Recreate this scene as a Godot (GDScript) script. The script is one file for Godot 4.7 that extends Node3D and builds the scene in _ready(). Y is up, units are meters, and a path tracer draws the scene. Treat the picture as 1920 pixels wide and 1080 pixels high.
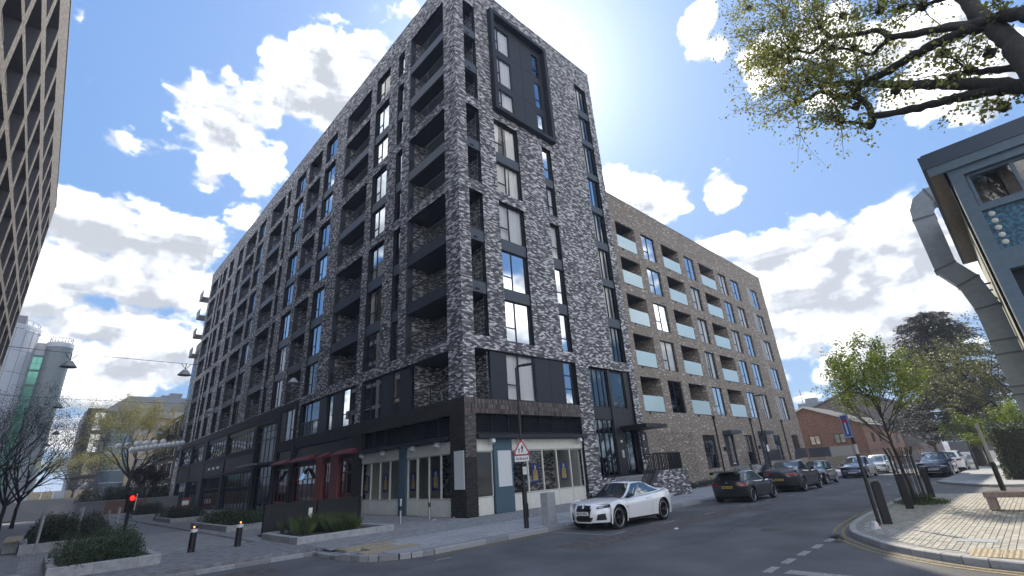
extends Node3D
# A brick apartment block on a street corner, seen from across the road.

var M := {}
var rng := RandomNumberGenerator.new()

const SUN_AZ := 48.0
const SUN_EL := 45.0

func _ready():
	rng.seed = 20240501
	setup_view()
	materials()
	build_ground()
	build_tower()
	build_brown_block()
	build_left_block()
	build_far_buildings()
	build_right_building()
	build_houses()
	build_cars()
	build_street_furniture()
	build_planters()
	build_trees()
	build_small_things()

# ------------------------------------------------------------------ camera, sky, sun
func setup_view():
	var cam := Camera3D.new()
	cam.name = "camera"
	cam.position = Vector3(-13.7, 1.76, 17.73)
	cam.rotation_order = EULER_ORDER_YXZ
	cam.rotation_degrees = Vector3(21.345, -44.350, -3.920)
	cam.fov = 63.23
	cam.near = 0.1
	cam.far = 3000.0
	add_child(cam)
	cam.current = true
	var env := Environment.new()
	env.background_mode = Environment.BG_SKY
	env.tonemap_mode = Environment.TONE_MAPPER_LINEAR
	env.tonemap_exposure = 1.72
	env.fog_enabled = true
	env.fog_mode = Environment.FOG_MODE_EXPONENTIAL
	env.fog_density = 0.0010
	env.fog_light_color = Color(0.86, 0.91, 1.0)
	env.sdfgi_enabled = true
	env.ssao_enabled = true
	env.ssil_enabled = true
	var sky := Sky.new()
	var pm := PanoramaSkyMaterial.new()
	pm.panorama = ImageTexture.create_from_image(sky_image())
	pm.energy_multiplier = 1.0
	sky.sky_material = pm
	env.sky = sky
	env.background_energy_multiplier = 1.0
	var we := WorldEnvironment.new()
	we.name = "world"
	we.environment = env
	add_child(we)
	var sun := DirectionalLight3D.new()
	sun.name = "sun"
	sun.light_energy = 1.3
	sun.light_color = Color(1.0, 0.95, 0.86)
	sun.light_angular_distance = 0.5
	sun.shadow_enabled = true
	add_child(sun)
	var d := dir_of(SUN_AZ, SUN_EL)
	sun.look_at_from_position(d * 100.0, Vector3.ZERO, Vector3.UP)

func dir_of(az: float, el: float) -> Vector3:
	var a := deg_to_rad(az)
	var e := deg_to_rad(el)
	return Vector3(sin(a) * cos(e), sin(e), -cos(a) * cos(e))

# cloud banks of the day: azimuth, elevation, half width, half height (degrees), weight
const CLOUDS := [
	[7.5, 36.6, 4.1, 3.5, 1.00], [4.4, 37.8, 2.5, 2.2, 0.85], [11.0, 33.7, 3.4, 2.7, 0.95], [7.4, 31.7, 2.3, 2.9, 0.85], [6.8, 41.1, 1.2, 1.4, 0.60], [13.8, 34.9, 1.8, 2.2, 0.70],
	[-1.5, 31.8, 2.0, 1.3, 0.60], [1.7, 32.2, 2.0, 1.2, 0.55], [1.3, 37.7, 1.2, 0.9, 0.40], [12.0, 44.9, 3.2, 1.4, 0.85], [17.4, 45.9, 4.3, 2.7, 1.00], [15.3, 41.8, 4.6, 2.6, 1.05],
	[23.4, 46.5, 3.5, 2.3, 0.95], [20.9, 41.8, 5.7, 3.2, 1.10], [12.0, 38.4, 2.4, 2.1, 0.70], [18.3, 49.6, 4.5, 0.9, 0.55], [24.5, 51.3, 5.8, 1.2, 0.60], [29.6, 51.7, 3.5, 0.9, 0.50],
	[-7.4, 40.8, 0.8, 0.8, 0.65], [-5.0, 35.8, 1.5, 0.8, 0.45], [12.5, 27.8, 2.2, 1.2, 0.55], [9.5, 29.2, 2.6, 1.3, 0.45], [-1.3, 24.0, 4.2, 2.8, 1.10], [-4.1, 24.6, 2.4, 2.0, 1.00],
	[3.2, 23.1, 4.7, 3.0, 1.10], [6.8, 23.9, 2.8, 2.4, 1.00], [-1.5, 20.0, 4.4, 2.3, 1.10], [4.1, 19.1, 4.7, 2.0, 1.05], [-3.3, 16.7, 2.7, 2.0, 1.00], [7.6, 19.7, 2.3, 2.7, 0.95],
	[1.5, 15.1, 7.3, 1.7, 1.05], [-1.0, 12.8, 3.8, 1.6, 1.00], [5.9, 14.1, 3.4, 2.0, 1.00], [3.5, 11.3, 5.1, 1.9, 0.95], [7.7, 11.1, 2.2, 1.5, 0.90], [1.3, 8.8, 4.3, 1.4, 0.80],
	[-0.5, 6.0, 3.0, 1.7, 0.70], [3.6, 4.7, 3.7, 1.4, 0.65], [3.4, 15.9, 2.4, 0.7, 0.30], [49.6, 50.5, 4.4, 1.7, 0.90], [53.1, 47.9, 2.5, 1.3, 0.50], [59.7, 33.0, 2.5, 2.1, 0.80],
	[62.7, 30.6, 4.0, 2.4, 1.00], [66.5, 28.8, 2.9, 2.1, 0.90], [64.7, 27.0, 3.2, 1.5, 0.75], [72.2, 28.3, 2.0, 2.0, 1.05], [71.7, 30.1, 0.8, 0.8, 0.60], [70.0, 22.1, 3.4, 2.0, 0.90],
	[75.0, 19.0, 4.1, 3.0, 1.10], [81.0, 18.4, 4.5, 3.4, 1.15], [85.8, 19.0, 3.5, 2.9, 1.15], [88.3, 16.5, 2.9, 3.7, 1.10], [78.7, 14.0, 6.4, 3.1, 1.10], [84.8, 13.0, 4.6, 3.9, 1.15],
	[89.7, 13.5, 2.7, 4.0, 1.00], [75.9, 10.7, 3.8, 2.4, 0.90], [80.9, 8.6, 5.0, 2.0, 0.90], [77.7, 6.8, 4.0, 1.0, 0.60], [74.9, 5.1, 1.8, 0.9, 0.75], [73.6, 7.7, 1.4, 1.3, 0.60],
	[75.1, 45.5, 2.6, 1.8, 0.80], [76.1, 42.5, 2.8, 1.7, 0.70], [75.7, 46.8, 2.6, 0.9, 0.70], [80.7, 39.0, 3.2, 2.8, 0.75], [87.7, 38.8, 3.6, 2.5, 0.85], [91.5, 35.6, 3.5, 2.5, 0.95],
	[96.4, 33.5, 3.5, 2.7, 0.95], [91.8, 30.7, 4.0, 1.9, 0.85], [85.8, 32.8, 3.6, 2.1, 0.60], [96.4, 26.9, 2.7, 1.6, 0.80], [79.4, 35.6, 1.6, 2.5, 0.50], [92.1, 28.2, 2.1, 0.9, 0.60],
	[98.7, 29.9, 1.7, 3.0, 0.90],
]

func sky_image() -> Image:
	var W := 4096
	var H := 2048
	var lo := sky_patch(-180.0, 180.0, -2.0, 90.0, 900, 230)
	var im := Image.create(W, H, false, Image.FORMAT_RGBF)
	im.fill(Color(0.30, 0.31, 0.33))
	# the whole upper half coarsely, the part with the fine cloud edges at full detail
	var y0 := int(H * (90.0 - 90.0) / 180.0)
	var y1 := int(H * (90.0 + 2.0) / 180.0)
	lo.resize(W, y1 - y0, Image.INTERPOLATE_CUBIC)
	im.blit_rect(lo, Rect2i(0, 0, W, y1 - y0), Vector2i(0, y0))
	var a0 := -24.0
	var a1 := 116.0
	var px0 := int(W * (a0 + 180.0) / 360.0)
	var px1 := int(W * (a1 + 180.0) / 360.0)
	var py0 := int(H * (90.0 - 60.0) / 180.0)
	var py1 := int(H * (90.0 + 1.0) / 180.0)
	var hi := sky_patch(px0 * 360.0 / W - 180.0, px1 * 360.0 / W - 180.0, 90.0 - py1 * 180.0 / H, 90.0 - py0 * 180.0 / H, px1 - px0, py1 - py0)
	im.blit_rect(hi, Rect2i(0, 0, px1 - px0, py1 - py0), Vector2i(px0, py0))
	# the panorama's left edge looks along -z
	var out := Image.create(W, H, false, Image.FORMAT_RGBF)
	out.blit_rect(im, Rect2i(W / 2, 0, W / 2, H), Vector2i(0, 0))
	out.blit_rect(im, Rect2i(0, 0, W / 2, H), Vector2i(W / 2, 0))
	return out

func blob_field(az: float, el: float) -> float:
	var s := 0.0
	for b in CLOUDS:
		var dx: float = (az - b[0]) / b[2]
		if dx > 2.2 or dx < -2.2:
			continue
		var dy: float = (el - b[1]) / b[3]
		var q := dx * dx + dy * dy
		if q < 4.5:
			s = maxf(s, b[4] * exp(-q * 0.8)) + 0.12 * b[4] * exp(-q * 0.8)
	return s

func sky_patch(a0: float, a1: float, e0: float, e1: float, w: int, h: int) -> Image:
	var n1 := FastNoiseLite.new()
	n1.seed = 7
	n1.noise_type = FastNoiseLite.TYPE_SIMPLEX_SMOOTH
	n1.frequency = 7.0
	n1.fractal_octaves = 6
	n1.fractal_gain = 0.55
	var n2 := FastNoiseLite.new()
	n2.seed = 3
	n2.noise_type = FastNoiseLite.TYPE_SIMPLEX_SMOOTH
	n2.frequency = 2.1
	n2.fractal_octaves = 3
	var n3 := FastNoiseLite.new()
	n3.seed = 11
	n3.noise_type = FastNoiseLite.TYPE_SIMPLEX_SMOOTH
	n3.frequency = 34.0
	n3.fractal_octaves = 3
	var sd := dir_of(SUN_AZ, SUN_EL)
	# the cloud banks on a coarse grid first
	var gw := int(w / 8.0) + 2
	var gh := int(h / 8.0) + 2
	var g := PackedFloat32Array()
	g.resize(gw * gh)
	for j in gh:
		var el := e1 - (e1 - e0) * (j * 8.0) / h
		for i in gw:
			var az := a0 + (a1 - a0) * (i * 8.0) / w
			var d := dir_of(az, el)
			var out := smoothstep(-12.0, -26.0, az) + smoothstep(108.0, 124.0, az) + smoothstep(56.0, 66.0, el)
			var far := n2.get_noise_3dv(d * Vector3(1, 2.0, 1)) * 1.7 + 0.40 + 0.3 * smoothstep(30.0, 8.0, el)
			g[j * gw + i] = lerpf(blob_field(az, el), clampf(far, -0.2, 1.0), clampf(out, 0.0, 1.0))
	var data := PackedFloat32Array()
	data.resize(w * h * 3)
	var k := 0
	for j in h:
		var el := e1 - (e1 - e0) * (j + 0.5) / h
		var er := deg_to_rad(el)
		var ce := cos(er)
		var se := sin(er)
		var t := clampf(el / 55.0, 0.0, 1.0)
		var low := exp(-maxf(el, 0.0) / 9.0)
		var gy := j / 8.0
		var gj := int(gy)
		var fy := gy - gj
		for i in w:
			var ar := deg_to_rad(a0 + (a1 - a0) * (i + 0.5) / w)
			var d := Vector3(sin(ar) * ce, se, -cos(ar) * ce)
			var gx := i / 8.0
			var gi := int(gx)
			var fx := gx - gi
			var q := gj * gw + gi
			var b := lerpf(lerpf(g[q], g[q + 1], fx), lerpf(g[q + gw], g[q + gw + 1], fx), fy)
			var qs := clampi(q - gw, 0, g.size() - 1)
			var cs := maxf(d.dot(sd), -1.0)
			var ang := acos(minf(cs, 1.0))
			# clear air
			var halo := 1.1 * exp(-ang / 0.13) + 0.17 * exp(-ang / 0.34)
			var r := lerpf(0.200, 0.118, t) + 0.16 * low + halo * 0.95
			var gg := lerpf(0.335, 0.232, t) + 0.14 * low + halo * 0.93
			var bb := lerpf(0.585, 0.49, t) + 0.03 * low + halo * 0.88
			var away := lerpf(1.0, 0.80, smoothstep(0.45, 1.15, ang) * smoothstep(2.4, 1.4, ang))
			r *= away * away
			gg *= away
			bb *= lerpf(1.0, away, 0.6)
			if b > 0.02:
				var p := d * Vector3(1.0, 1.5, 1.0)
				var f := n1.get_noise_3dv(p)
				var fine := n3.get_noise_3dv(p + Vector3(f, f * 0.5, -f) * 0.05)
				var den := b - 0.36 + f * 0.60 + fine * 0.10
				if den > 0.0:
					var f2 := n1.get_noise_3dv(p + (sd - d * cs) * 0.035 + Vector3(0, 0.028, 0))
					var al := smoothstep(0.0, 0.30, den + fine * 0.06)
					var thick := smoothstep(0.26, 0.95, den + (g[qs] - b) * 0.8)
					var rel := clampf((f - f2) * 1.6, -0.45, 0.45)
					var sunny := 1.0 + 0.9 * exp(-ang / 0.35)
					var lum := lerpf(lerpf(1.0 * sunny, 2.0, smoothstep(0.95, 1.8, ang)), 0.47, pow(thick, 0.62) * 0.98) * (1.0 + rel * 1.1 + fine * 0.08)  # clouds away from the sun, out of view, brightened to fill the shade
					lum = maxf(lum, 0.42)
					var cool := clampf((1.0 - lum) * 0.9, 0.0, 0.5)
					r = lerpf(r, lum * (1.0 - 0.17 * cool), al)
					gg = lerpf(gg, lum * (1.0 - 0.04 * cool), al)
					bb = lerpf(bb, lum * (1.0 + 0.16 * cool), al)
			data[k] = r
			data[k + 1] = gg
			data[k + 2] = bb
			k += 3
	return Image.create_from_data(w, h, false, Image.FORMAT_RGBF, data.to_byte_array())

# ------------------------------------------------------------------ nodes
func obj(called: String, m, mat: Material, parent: Node = self) -> MeshInstance3D:
	var o := MeshInstance3D.new()
	o.name = called
	o.mesh = m.mesh() if m is MB else m
	if mat:
		o.material_override = mat
	parent.add_child(o, true)
	return o

func tag(o: Node, label: String, category := "", group := "", kind := "") -> Node:
	if label: o.set_meta("label", label)
	if category: o.set_meta("category", category)
	if group: o.set_meta("group", group)
	if kind: o.set_meta("kind", kind)
	return o

func thing(called: String, label: String, category: String, at := Vector3.ZERO, turn := 0.0, group := "") -> Node3D:
	var o := Node3D.new()
	o.name = called
	add_child(o, true)
	o.position = at
	o.rotation.y = turn
	tag(o, label, category, group)
	return o

func structure(called: String, m, mat: Material, parent: Node = self) -> MeshInstance3D:
	var o := obj(called, m, mat, parent)
	o.set_meta("kind", "structure")
	return o

func dup(o: Node3D, at: Vector3, turn: float, label := "") -> Node3D:
	var c: Node3D = o.duplicate()
	c.name = String(o.name)
	add_child(c, true)
	c.position = at
	c.rotation.y = turn
	if label: c.set_meta("label", label)
	return c

func many(called: String, mesh: Mesh, mat: Material, xf: Array, cols: Array, parent: Node) -> MultiMeshInstance3D:
	var mm := MultiMesh.new()
	mm.transform_format = MultiMesh.TRANSFORM_3D
	mm.use_colors = not cols.is_empty()
	mm.mesh = mesh
	mm.instance_count = xf.size()
	for i in xf.size():
		mm.set_instance_transform(i, xf[i])
		if cols.size():
			mm.set_instance_color(i, cols[i])
	var o := MultiMeshInstance3D.new()
	o.name = called
	o.multimesh = mm
	o.material_override = mat
	o.set_meta("kind", "stuff")
	parent.add_child(o, true)
	return o

func rr(a: float, b: float) -> float:
	return rng.randf_range(a, b)

# ------------------------------------------------------------------ mesh collector
class MB:
	var v := PackedVector3Array()
	var n := PackedVector3Array()
	var uv := PackedVector2Array()
	var ix := PackedInt32Array()

	func quad(a: Vector3, b: Vector3, c: Vector3, d: Vector3, nn: Vector3):
		var s := v.size()
		v.append_array(PackedVector3Array([a, b, c, d]))
		n.append_array(PackedVector3Array([nn, nn, nn, nn]))
		uv.append_array(PackedVector2Array([Vector2(0, 1), Vector2(1, 1), Vector2(1, 0), Vector2(0, 0)]))
		if (b - a).cross(c - a).dot(nn) < 0.0:
			ix.append_array(PackedInt32Array([s, s + 1, s + 2, s, s + 2, s + 3]))
		else:
			ix.append_array(PackedInt32Array([s, s + 2, s + 1, s, s + 3, s + 2]))

	func tri(a: Vector3, b: Vector3, c: Vector3, nn: Vector3):
		var s := v.size()
		v.append_array(PackedVector3Array([a, b, c]))
		n.append_array(PackedVector3Array([nn, nn, nn]))
		uv.append_array(PackedVector2Array([Vector2(0, 1), Vector2(1, 1), Vector2(1, 0)]))
		if (b - a).cross(c - a).dot(nn) < 0.0:
			ix.append_array(PackedInt32Array([s, s + 1, s + 2]))
		else:
			ix.append_array(PackedInt32Array([s, s + 2, s + 1]))

	func hexa(p: Array):   # p: four bottom corners, four top corners, both in the same turn
		var c := Vector3.ZERO
		for q in p: c += q
		c /= 8.0
		for f in [[0, 1, 2, 3], [4, 5, 6, 7], [0, 1, 5, 4], [1, 2, 6, 5], [2, 3, 7, 6], [3, 0, 4, 7]]:
			var a: Vector3 = p[f[0]]
			var b: Vector3 = p[f[1]]
			var e: Vector3 = p[f[2]]
			var g: Vector3 = p[f[3]]
			var nn := (e - a).cross(g - b)
			if nn.length() < 1e-9: continue
			nn = nn.normalized()
			if nn.dot((a + b + e + g) / 4.0 - c) < 0.0: nn = -nn
			quad(a, b, e, g, nn)

	func box(lo: Vector3, hi: Vector3):
		hexa([Vector3(lo.x, lo.y, lo.z), Vector3(hi.x, lo.y, lo.z), Vector3(hi.x, lo.y, hi.z), Vector3(lo.x, lo.y, hi.z),
			Vector3(lo.x, hi.y, lo.z), Vector3(hi.x, hi.y, lo.z), Vector3(hi.x, hi.y, hi.z), Vector3(lo.x, hi.y, hi.z)])

	func cbox(t: Transform3D, s: Vector3):
		var h := s / 2.0
		var p := []
		for q in [Vector3(-1, -1, -1), Vector3(1, -1, -1), Vector3(1, -1, 1), Vector3(-1, -1, 1), Vector3(-1, 1, -1), Vector3(1, 1, -1), Vector3(1, 1, 1), Vector3(-1, 1, 1)]:
			p.append(t * (q * h))
		hexa(p)

	func bevel(lo: Vector3, hi: Vector3, r: float):   # box with chamfered upright edges and top rim
		var a := [Vector2(lo.x + r, lo.z), Vector2(hi.x - r, lo.z), Vector2(hi.x, lo.z + r), Vector2(hi.x, hi.z - r), Vector2(hi.x - r, hi.z), Vector2(lo.x + r, hi.z), Vector2(lo.x, hi.z - r), Vector2(lo.x, lo.z + r)]
		var c := Vector2((lo.x + hi.x) / 2, (lo.z + hi.z) / 2)
		for i in 8:
			var p: Vector2 = a[i]
			var q: Vector2 = a[(i + 1) % 8]
			var pi := p + (c - p).sign() * r
			var qi := q + (c - q).sign() * r
			var e := q - p
			var nn := Vector3(e.y, 0, -e.x).normalized()
			if nn.dot(Vector3((p.x + q.x) / 2 - c.x, 0, (p.y + q.y) / 2 - c.y)) < 0.0: nn = -nn
			quad(Vector3(p.x, lo.y, p.y), Vector3(q.x, lo.y, q.y), Vector3(q.x, hi.y - r, q.y), Vector3(p.x, hi.y - r, p.y), nn)
			quad(Vector3(p.x, hi.y - r, p.y), Vector3(q.x, hi.y - r, q.y), Vector3(qi.x, hi.y, qi.y), Vector3(pi.x, hi.y, pi.y), (nn + Vector3.UP).normalized())
			tri(Vector3(pi.x, hi.y, pi.y), Vector3(qi.x, hi.y, qi.y), Vector3(c.x, hi.y, c.y), Vector3.UP)

	func prism(poly: PackedVector2Array, t: Transform3D, depth: float):   # poly in t's xy plane, thickness along its z
		var k := Geometry2D.triangulate_polygon(poly)
		var zz := t.basis.z.normalized()
		for i in range(0, k.size(), 3):
			for s in [0.5, -0.5]:
				tri(t * Vector3(poly[k[i]].x, poly[k[i]].y, depth * s), t * Vector3(poly[k[i + 1]].x, poly[k[i + 1]].y, depth * s), t * Vector3(poly[k[i + 2]].x, poly[k[i + 2]].y, depth * s), zz * signf(s))
		var cw := 1.0 if Geometry2D.is_polygon_clockwise(poly) else -1.0
		for i in poly.size():
			var p := poly[i]
			var q := poly[(i + 1) % poly.size()]
			var e := (q - p).normalized()
			var nn := (t.basis * Vector3(-e.y, e.x, 0) * cw).normalized()
			quad(t * Vector3(p.x, p.y, -depth / 2), t * Vector3(q.x, q.y, -depth / 2), t * Vector3(q.x, q.y, depth / 2), t * Vector3(p.x, p.y, depth / 2), nn)

	func grid(rows: Array, wrap := false, inside = null):   # smooth sheet of equally long rows of points
		var s := v.size()
		var w: int = rows[0].size()
		var h := rows.size()
		for r in h:
			for c in w:
				v.append(rows[r][c])
				n.append(Vector3.ZERO)
				uv.append(Vector2(float(c) / maxf(1.0, w - 1), 1.0 - float(r) / maxf(1.0, h - 1)))
		var fl := PackedInt32Array()
		var sum := 0.0
		var cw := w if wrap else w - 1
		for r in h - 1:
			for c in cw:
				var a := s + r * w + c
				var b := s + r * w + (c + 1) % w
				var d := a + w
				var e := b + w
				fl.append_array(PackedInt32Array([a, b, e, a, e, d]))
		var cen := Vector3.ZERO
		for i in range(s, v.size()): cen += v[i]
		cen /= maxf(1.0, v.size() - s)
		if inside != null: cen = inside
		for i in range(0, fl.size(), 3):
			var f := (v[fl[i + 2]] - v[fl[i]]).cross(v[fl[i + 1]] - v[fl[i]])
			sum += f.dot((v[fl[i]] + v[fl[i + 1]] + v[fl[i + 2]]) / 3.0 - cen)
			for q in 3: n[fl[i + q]] += f
		var sg := 1.0 if sum >= 0.0 else -1.0
		for i in range(s, v.size()):
			n[i] = (n[i] * sg).normalized() if n[i].length_squared() > 1e-20 else Vector3.UP
		for i in range(0, fl.size(), 3):
			if sg > 0: ix.append_array(PackedInt32Array([fl[i], fl[i + 1], fl[i + 2]]))
			else: ix.append_array(PackedInt32Array([fl[i], fl[i + 2], fl[i + 1]]))

	func tube(path: Array, radii, k := 8, caps := true):
		var rows := []
		var up := Vector3.UP
		var x := Vector3.ZERO
		for i in path.size():
			var t: Vector3 = (path[mini(i + 1, path.size() - 1)] - path[maxi(i - 1, 0)]).normalized()
			if i == 0:
				x = t.cross(up if absf(t.y) < 0.9 else Vector3.RIGHT).normalized()
			x = (x - t * x.dot(t)).normalized()
			var y := t.cross(x)
			var rad: float = radii if not (radii is Array) else radii[i]
			var row := PackedVector3Array()
			for j in k:
				var a := TAU * j / k
				row.append(path[i] + (x * cos(a) + y * sin(a)) * rad)
			rows.append(row)
		if caps:
			var p0 := PackedVector3Array()
			var p1 := PackedVector3Array()
			for j in k:
				p0.append(path[0])
				p1.append(path[path.size() - 1])
			rows.push_front(p0)
			rows.append(p1)
		grid(rows, true)

	func lathe(prof: Array, at: Vector3, k := 16, axis := Vector3.UP):   # prof: Vector2(radius, height)
		var rows := []
		var x := axis.cross(Vector3.RIGHT if absf(axis.x) < 0.9 else Vector3.UP).normalized()
		var y := axis.cross(x)
		for p in prof:
			var row := PackedVector3Array()
			for j in k:
				var a := TAU * j / k
				row.append(at + axis * p.y + (x * cos(a) + y * sin(a)) * p.x)
			rows.append(row)
		grid(rows, true)

	func mesh() -> ArrayMesh:
		var m := ArrayMesh.new()
		if v.is_empty(): return m
		var a := []
		a.resize(Mesh.ARRAY_MAX)
		a[Mesh.ARRAY_VERTEX] = v
		a[Mesh.ARRAY_NORMAL] = n
		a[Mesh.ARRAY_TEX_UV] = uv
		a[Mesh.ARRAY_INDEX] = ix
		m.add_surface_from_arrays(Mesh.PRIMITIVE_TRIANGLES, a)
		return m

# a facade's own axes: along it (u), up (v) and out of it (d)
class Face:
	var o: Vector3
	var u: Vector3
	var n: Vector3
	func _init(oo: Vector3, uu: Vector3, nn: Vector3):
		o = oo
		u = uu
		n = nn
	func p(a: float, b: float, d := 0.0) -> Vector3:
		return o + u * a + Vector3(0, b, 0) + n * d
	func box(m: MB, u0: float, u1: float, v0: float, v1: float, d0: float, d1: float):
		m.hexa([p(u0, v0, d0), p(u1, v0, d0), p(u1, v0, d1), p(u0, v0, d1), p(u0, v1, d0), p(u1, v1, d0), p(u1, v1, d1), p(u0, v1, d1)])
	func sheet(m: MB, u0: float, u1: float, v0: float, v1: float, d: float):
		m.quad(p(u0, v0, d), p(u1, v0, d), p(u1, v1, d), p(u0, v1, d), n)

# ------------------------------------------------------------------ materials
func lin(r: float, g: float, b: float) -> Color:
	return Color(r, g, b).linear_to_srgb()

func mat(called: String, c: Color, rough := 0.7, metal := 0.0, spec := 0.5) -> StandardMaterial3D:
	var m := StandardMaterial3D.new()
	m.resource_name = called
	m.albedo_color = c
	m.roughness = rough
	m.metallic = metal
	m.metallic_specular = spec
	M[called] = m
	return m

func noise_tex(freq: float, oct: int, ramp: Array, size := 512, sd := 1, kind := FastNoiseLite.TYPE_SIMPLEX_SMOOTH) -> NoiseTexture2D:
	var f := FastNoiseLite.new()
	f.seed = sd
	f.noise_type = kind
	f.frequency = freq
	f.fractal_octaves = oct
	var t := NoiseTexture2D.new()
	t.width = size
	t.height = size
	t.seamless = true
	t.normalize = true
	t.noise = f
	if ramp.size():
		var g := Gradient.new()
		g.offsets = PackedFloat32Array(ramp.map(func(r): return r[0]))
		g.colors = PackedColorArray(ramp.map(func(r): return r[1]))
		t.color_ramp = g
	return t

func tri(m: StandardMaterial3D, scale: float) -> StandardMaterial3D:
	m.uv1_triplanar = true
	m.uv1_world_triplanar = true
	m.uv1_scale = Vector3.ONE * scale
	return m

func worn(called: String, c: Color, vary: float, scale: float, rough := 0.85, bump := 0.0, freq := 0.02, sd := 5, fine := 0.0) -> StandardMaterial3D:
	# one colour with soft stains and a fine grain
	var m := mat(called, Color.WHITE, rough)
	var d := Color(c.r * (1.0 - vary), c.g * (1.0 - vary), c.b * (1.0 - vary))
	var l := Color(minf(1, c.r * (1.0 + vary)), minf(1, c.g * (1.0 + vary)), minf(1, c.b * (1.0 + vary)))
	m.albedo_texture = noise_tex(freq, 5, [[0.15, d], [0.5, c], [0.85, l]], 512, sd)
	if bump > 0.0:
		m.heightmap_enabled = true
		m.heightmap_scale = bump
		m.heightmap_texture = noise_tex(0.15, 3, [], 512, sd + 1)
	tri(m, scale)
	if fine > 0.0:
		m.detail_enabled = true
		m.detail_blend_mode = BaseMaterial3D.BLEND_MODE_MUL
		m.detail_uv_layer = BaseMaterial3D.DETAIL_UV_2
		m.uv2_triplanar = true
		m.uv2_world_triplanar = true
		m.uv2_scale = Vector3.ONE * scale * 9.0
		var k := 1.0 - fine
		m.detail_albedo = noise_tex(0.09, 2, [[0.2, Color(k, k, k)], [0.8, Color(1, 1, 1)]], 512, sd + 2)
	return m

func pick(pal: Array) -> Color:
	# pal: [share, linear colour]...
	var x := rng.randf()
	for e in pal:
		x -= e[0]
		if x <= 0.0:
			var k := rr(0.82, 1.2)
			var c: Color = e[1]
			return Color(c.r * k, c.g * k, c.b * k)
	return pal[0][1]

var PAL_MIX := [[0.36, Color(0.082, 0.078, 0.086)], [0.24, Color(0.170, 0.166, 0.174)], [0.18, Color(0.32, 0.316, 0.322)], [0.22, Color(0.62, 0.615, 0.615)]]
var PAL_DARK := [[0.7, Color(0.024, 0.021, 0.022)], [0.3, Color(0.040, 0.034, 0.034)]]
var PAL_BROWN := [[0.52, Color(0.27, 0.228, 0.19)], [0.34, Color(0.235, 0.197, 0.163)], [0.08, Color(0.33, 0.29, 0.25)], [0.06, Color(0.55, 0.51, 0.46)]]
var PAL_RED := [[0.5, Color(0.225, 0.122, 0.083)], [0.3, Color(0.185, 0.10, 0.07)], [0.2, Color(0.26, 0.145, 0.10)]]
var PAL_UMBER := [[0.5, Color(0.105, 0.085, 0.077)], [0.3, Color(0.16, 0.135, 0.122)], [0.2, Color(0.06, 0.052, 0.050)]]

func brick_tex(called: String, pal: Array, mortar: Color, rows := 48, cols := 16, size := 1024) -> StandardMaterial3D:
	var im := Image.create(size, size, false, Image.FORMAT_RGB8)
	im.fill(mortar.linear_to_srgb())
	var bh := size / float(rows)
	var bw := size / float(cols)
	for r in rows:
		var off := bw * 0.5 if r % 2 else 0.0
		for c in cols:
			var col := pick(pal).linear_to_srgb()
			var x := int(c * bw + off)
			var rect := Rect2i(x, int(r * bh), int(bw) - 3, int(bh) - 3)
			im.fill_rect(rect, col)
			if rect.end.x > size:
				im.fill_rect(Rect2i(x - size, rect.position.y, rect.size.x, rect.size.y), col)
	im.generate_mipmaps()
	var m := mat(called, Color.WHITE, 0.9)
	m.albedo_texture = ImageTexture.create_from_image(im)
	tri(m, 1.0 / (cols * 0.225))
	m.uv1_scale = Vector3(1.0 / (cols * 0.225), 1.0 / (rows * 0.075), 1.0 / (cols * 0.225))
	return m

func glass(called: String, alpha: float, tint := Color(0.05, 0.07, 0.08)) -> StandardMaterial3D:
	var m := mat(called, Color(tint.r, tint.g, tint.b, alpha), 0.03)
	m.transparency = BaseMaterial3D.TRANSPARENCY_ALPHA
	m.metallic_specular = 0.7
	return m

func emit(called: String, c: Color, e: float) -> StandardMaterial3D:
	var m := mat(called, c, 0.4)
	m.emission_enabled = true
	m.emission = c
	m.emission_energy_multiplier = e
	return m

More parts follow.
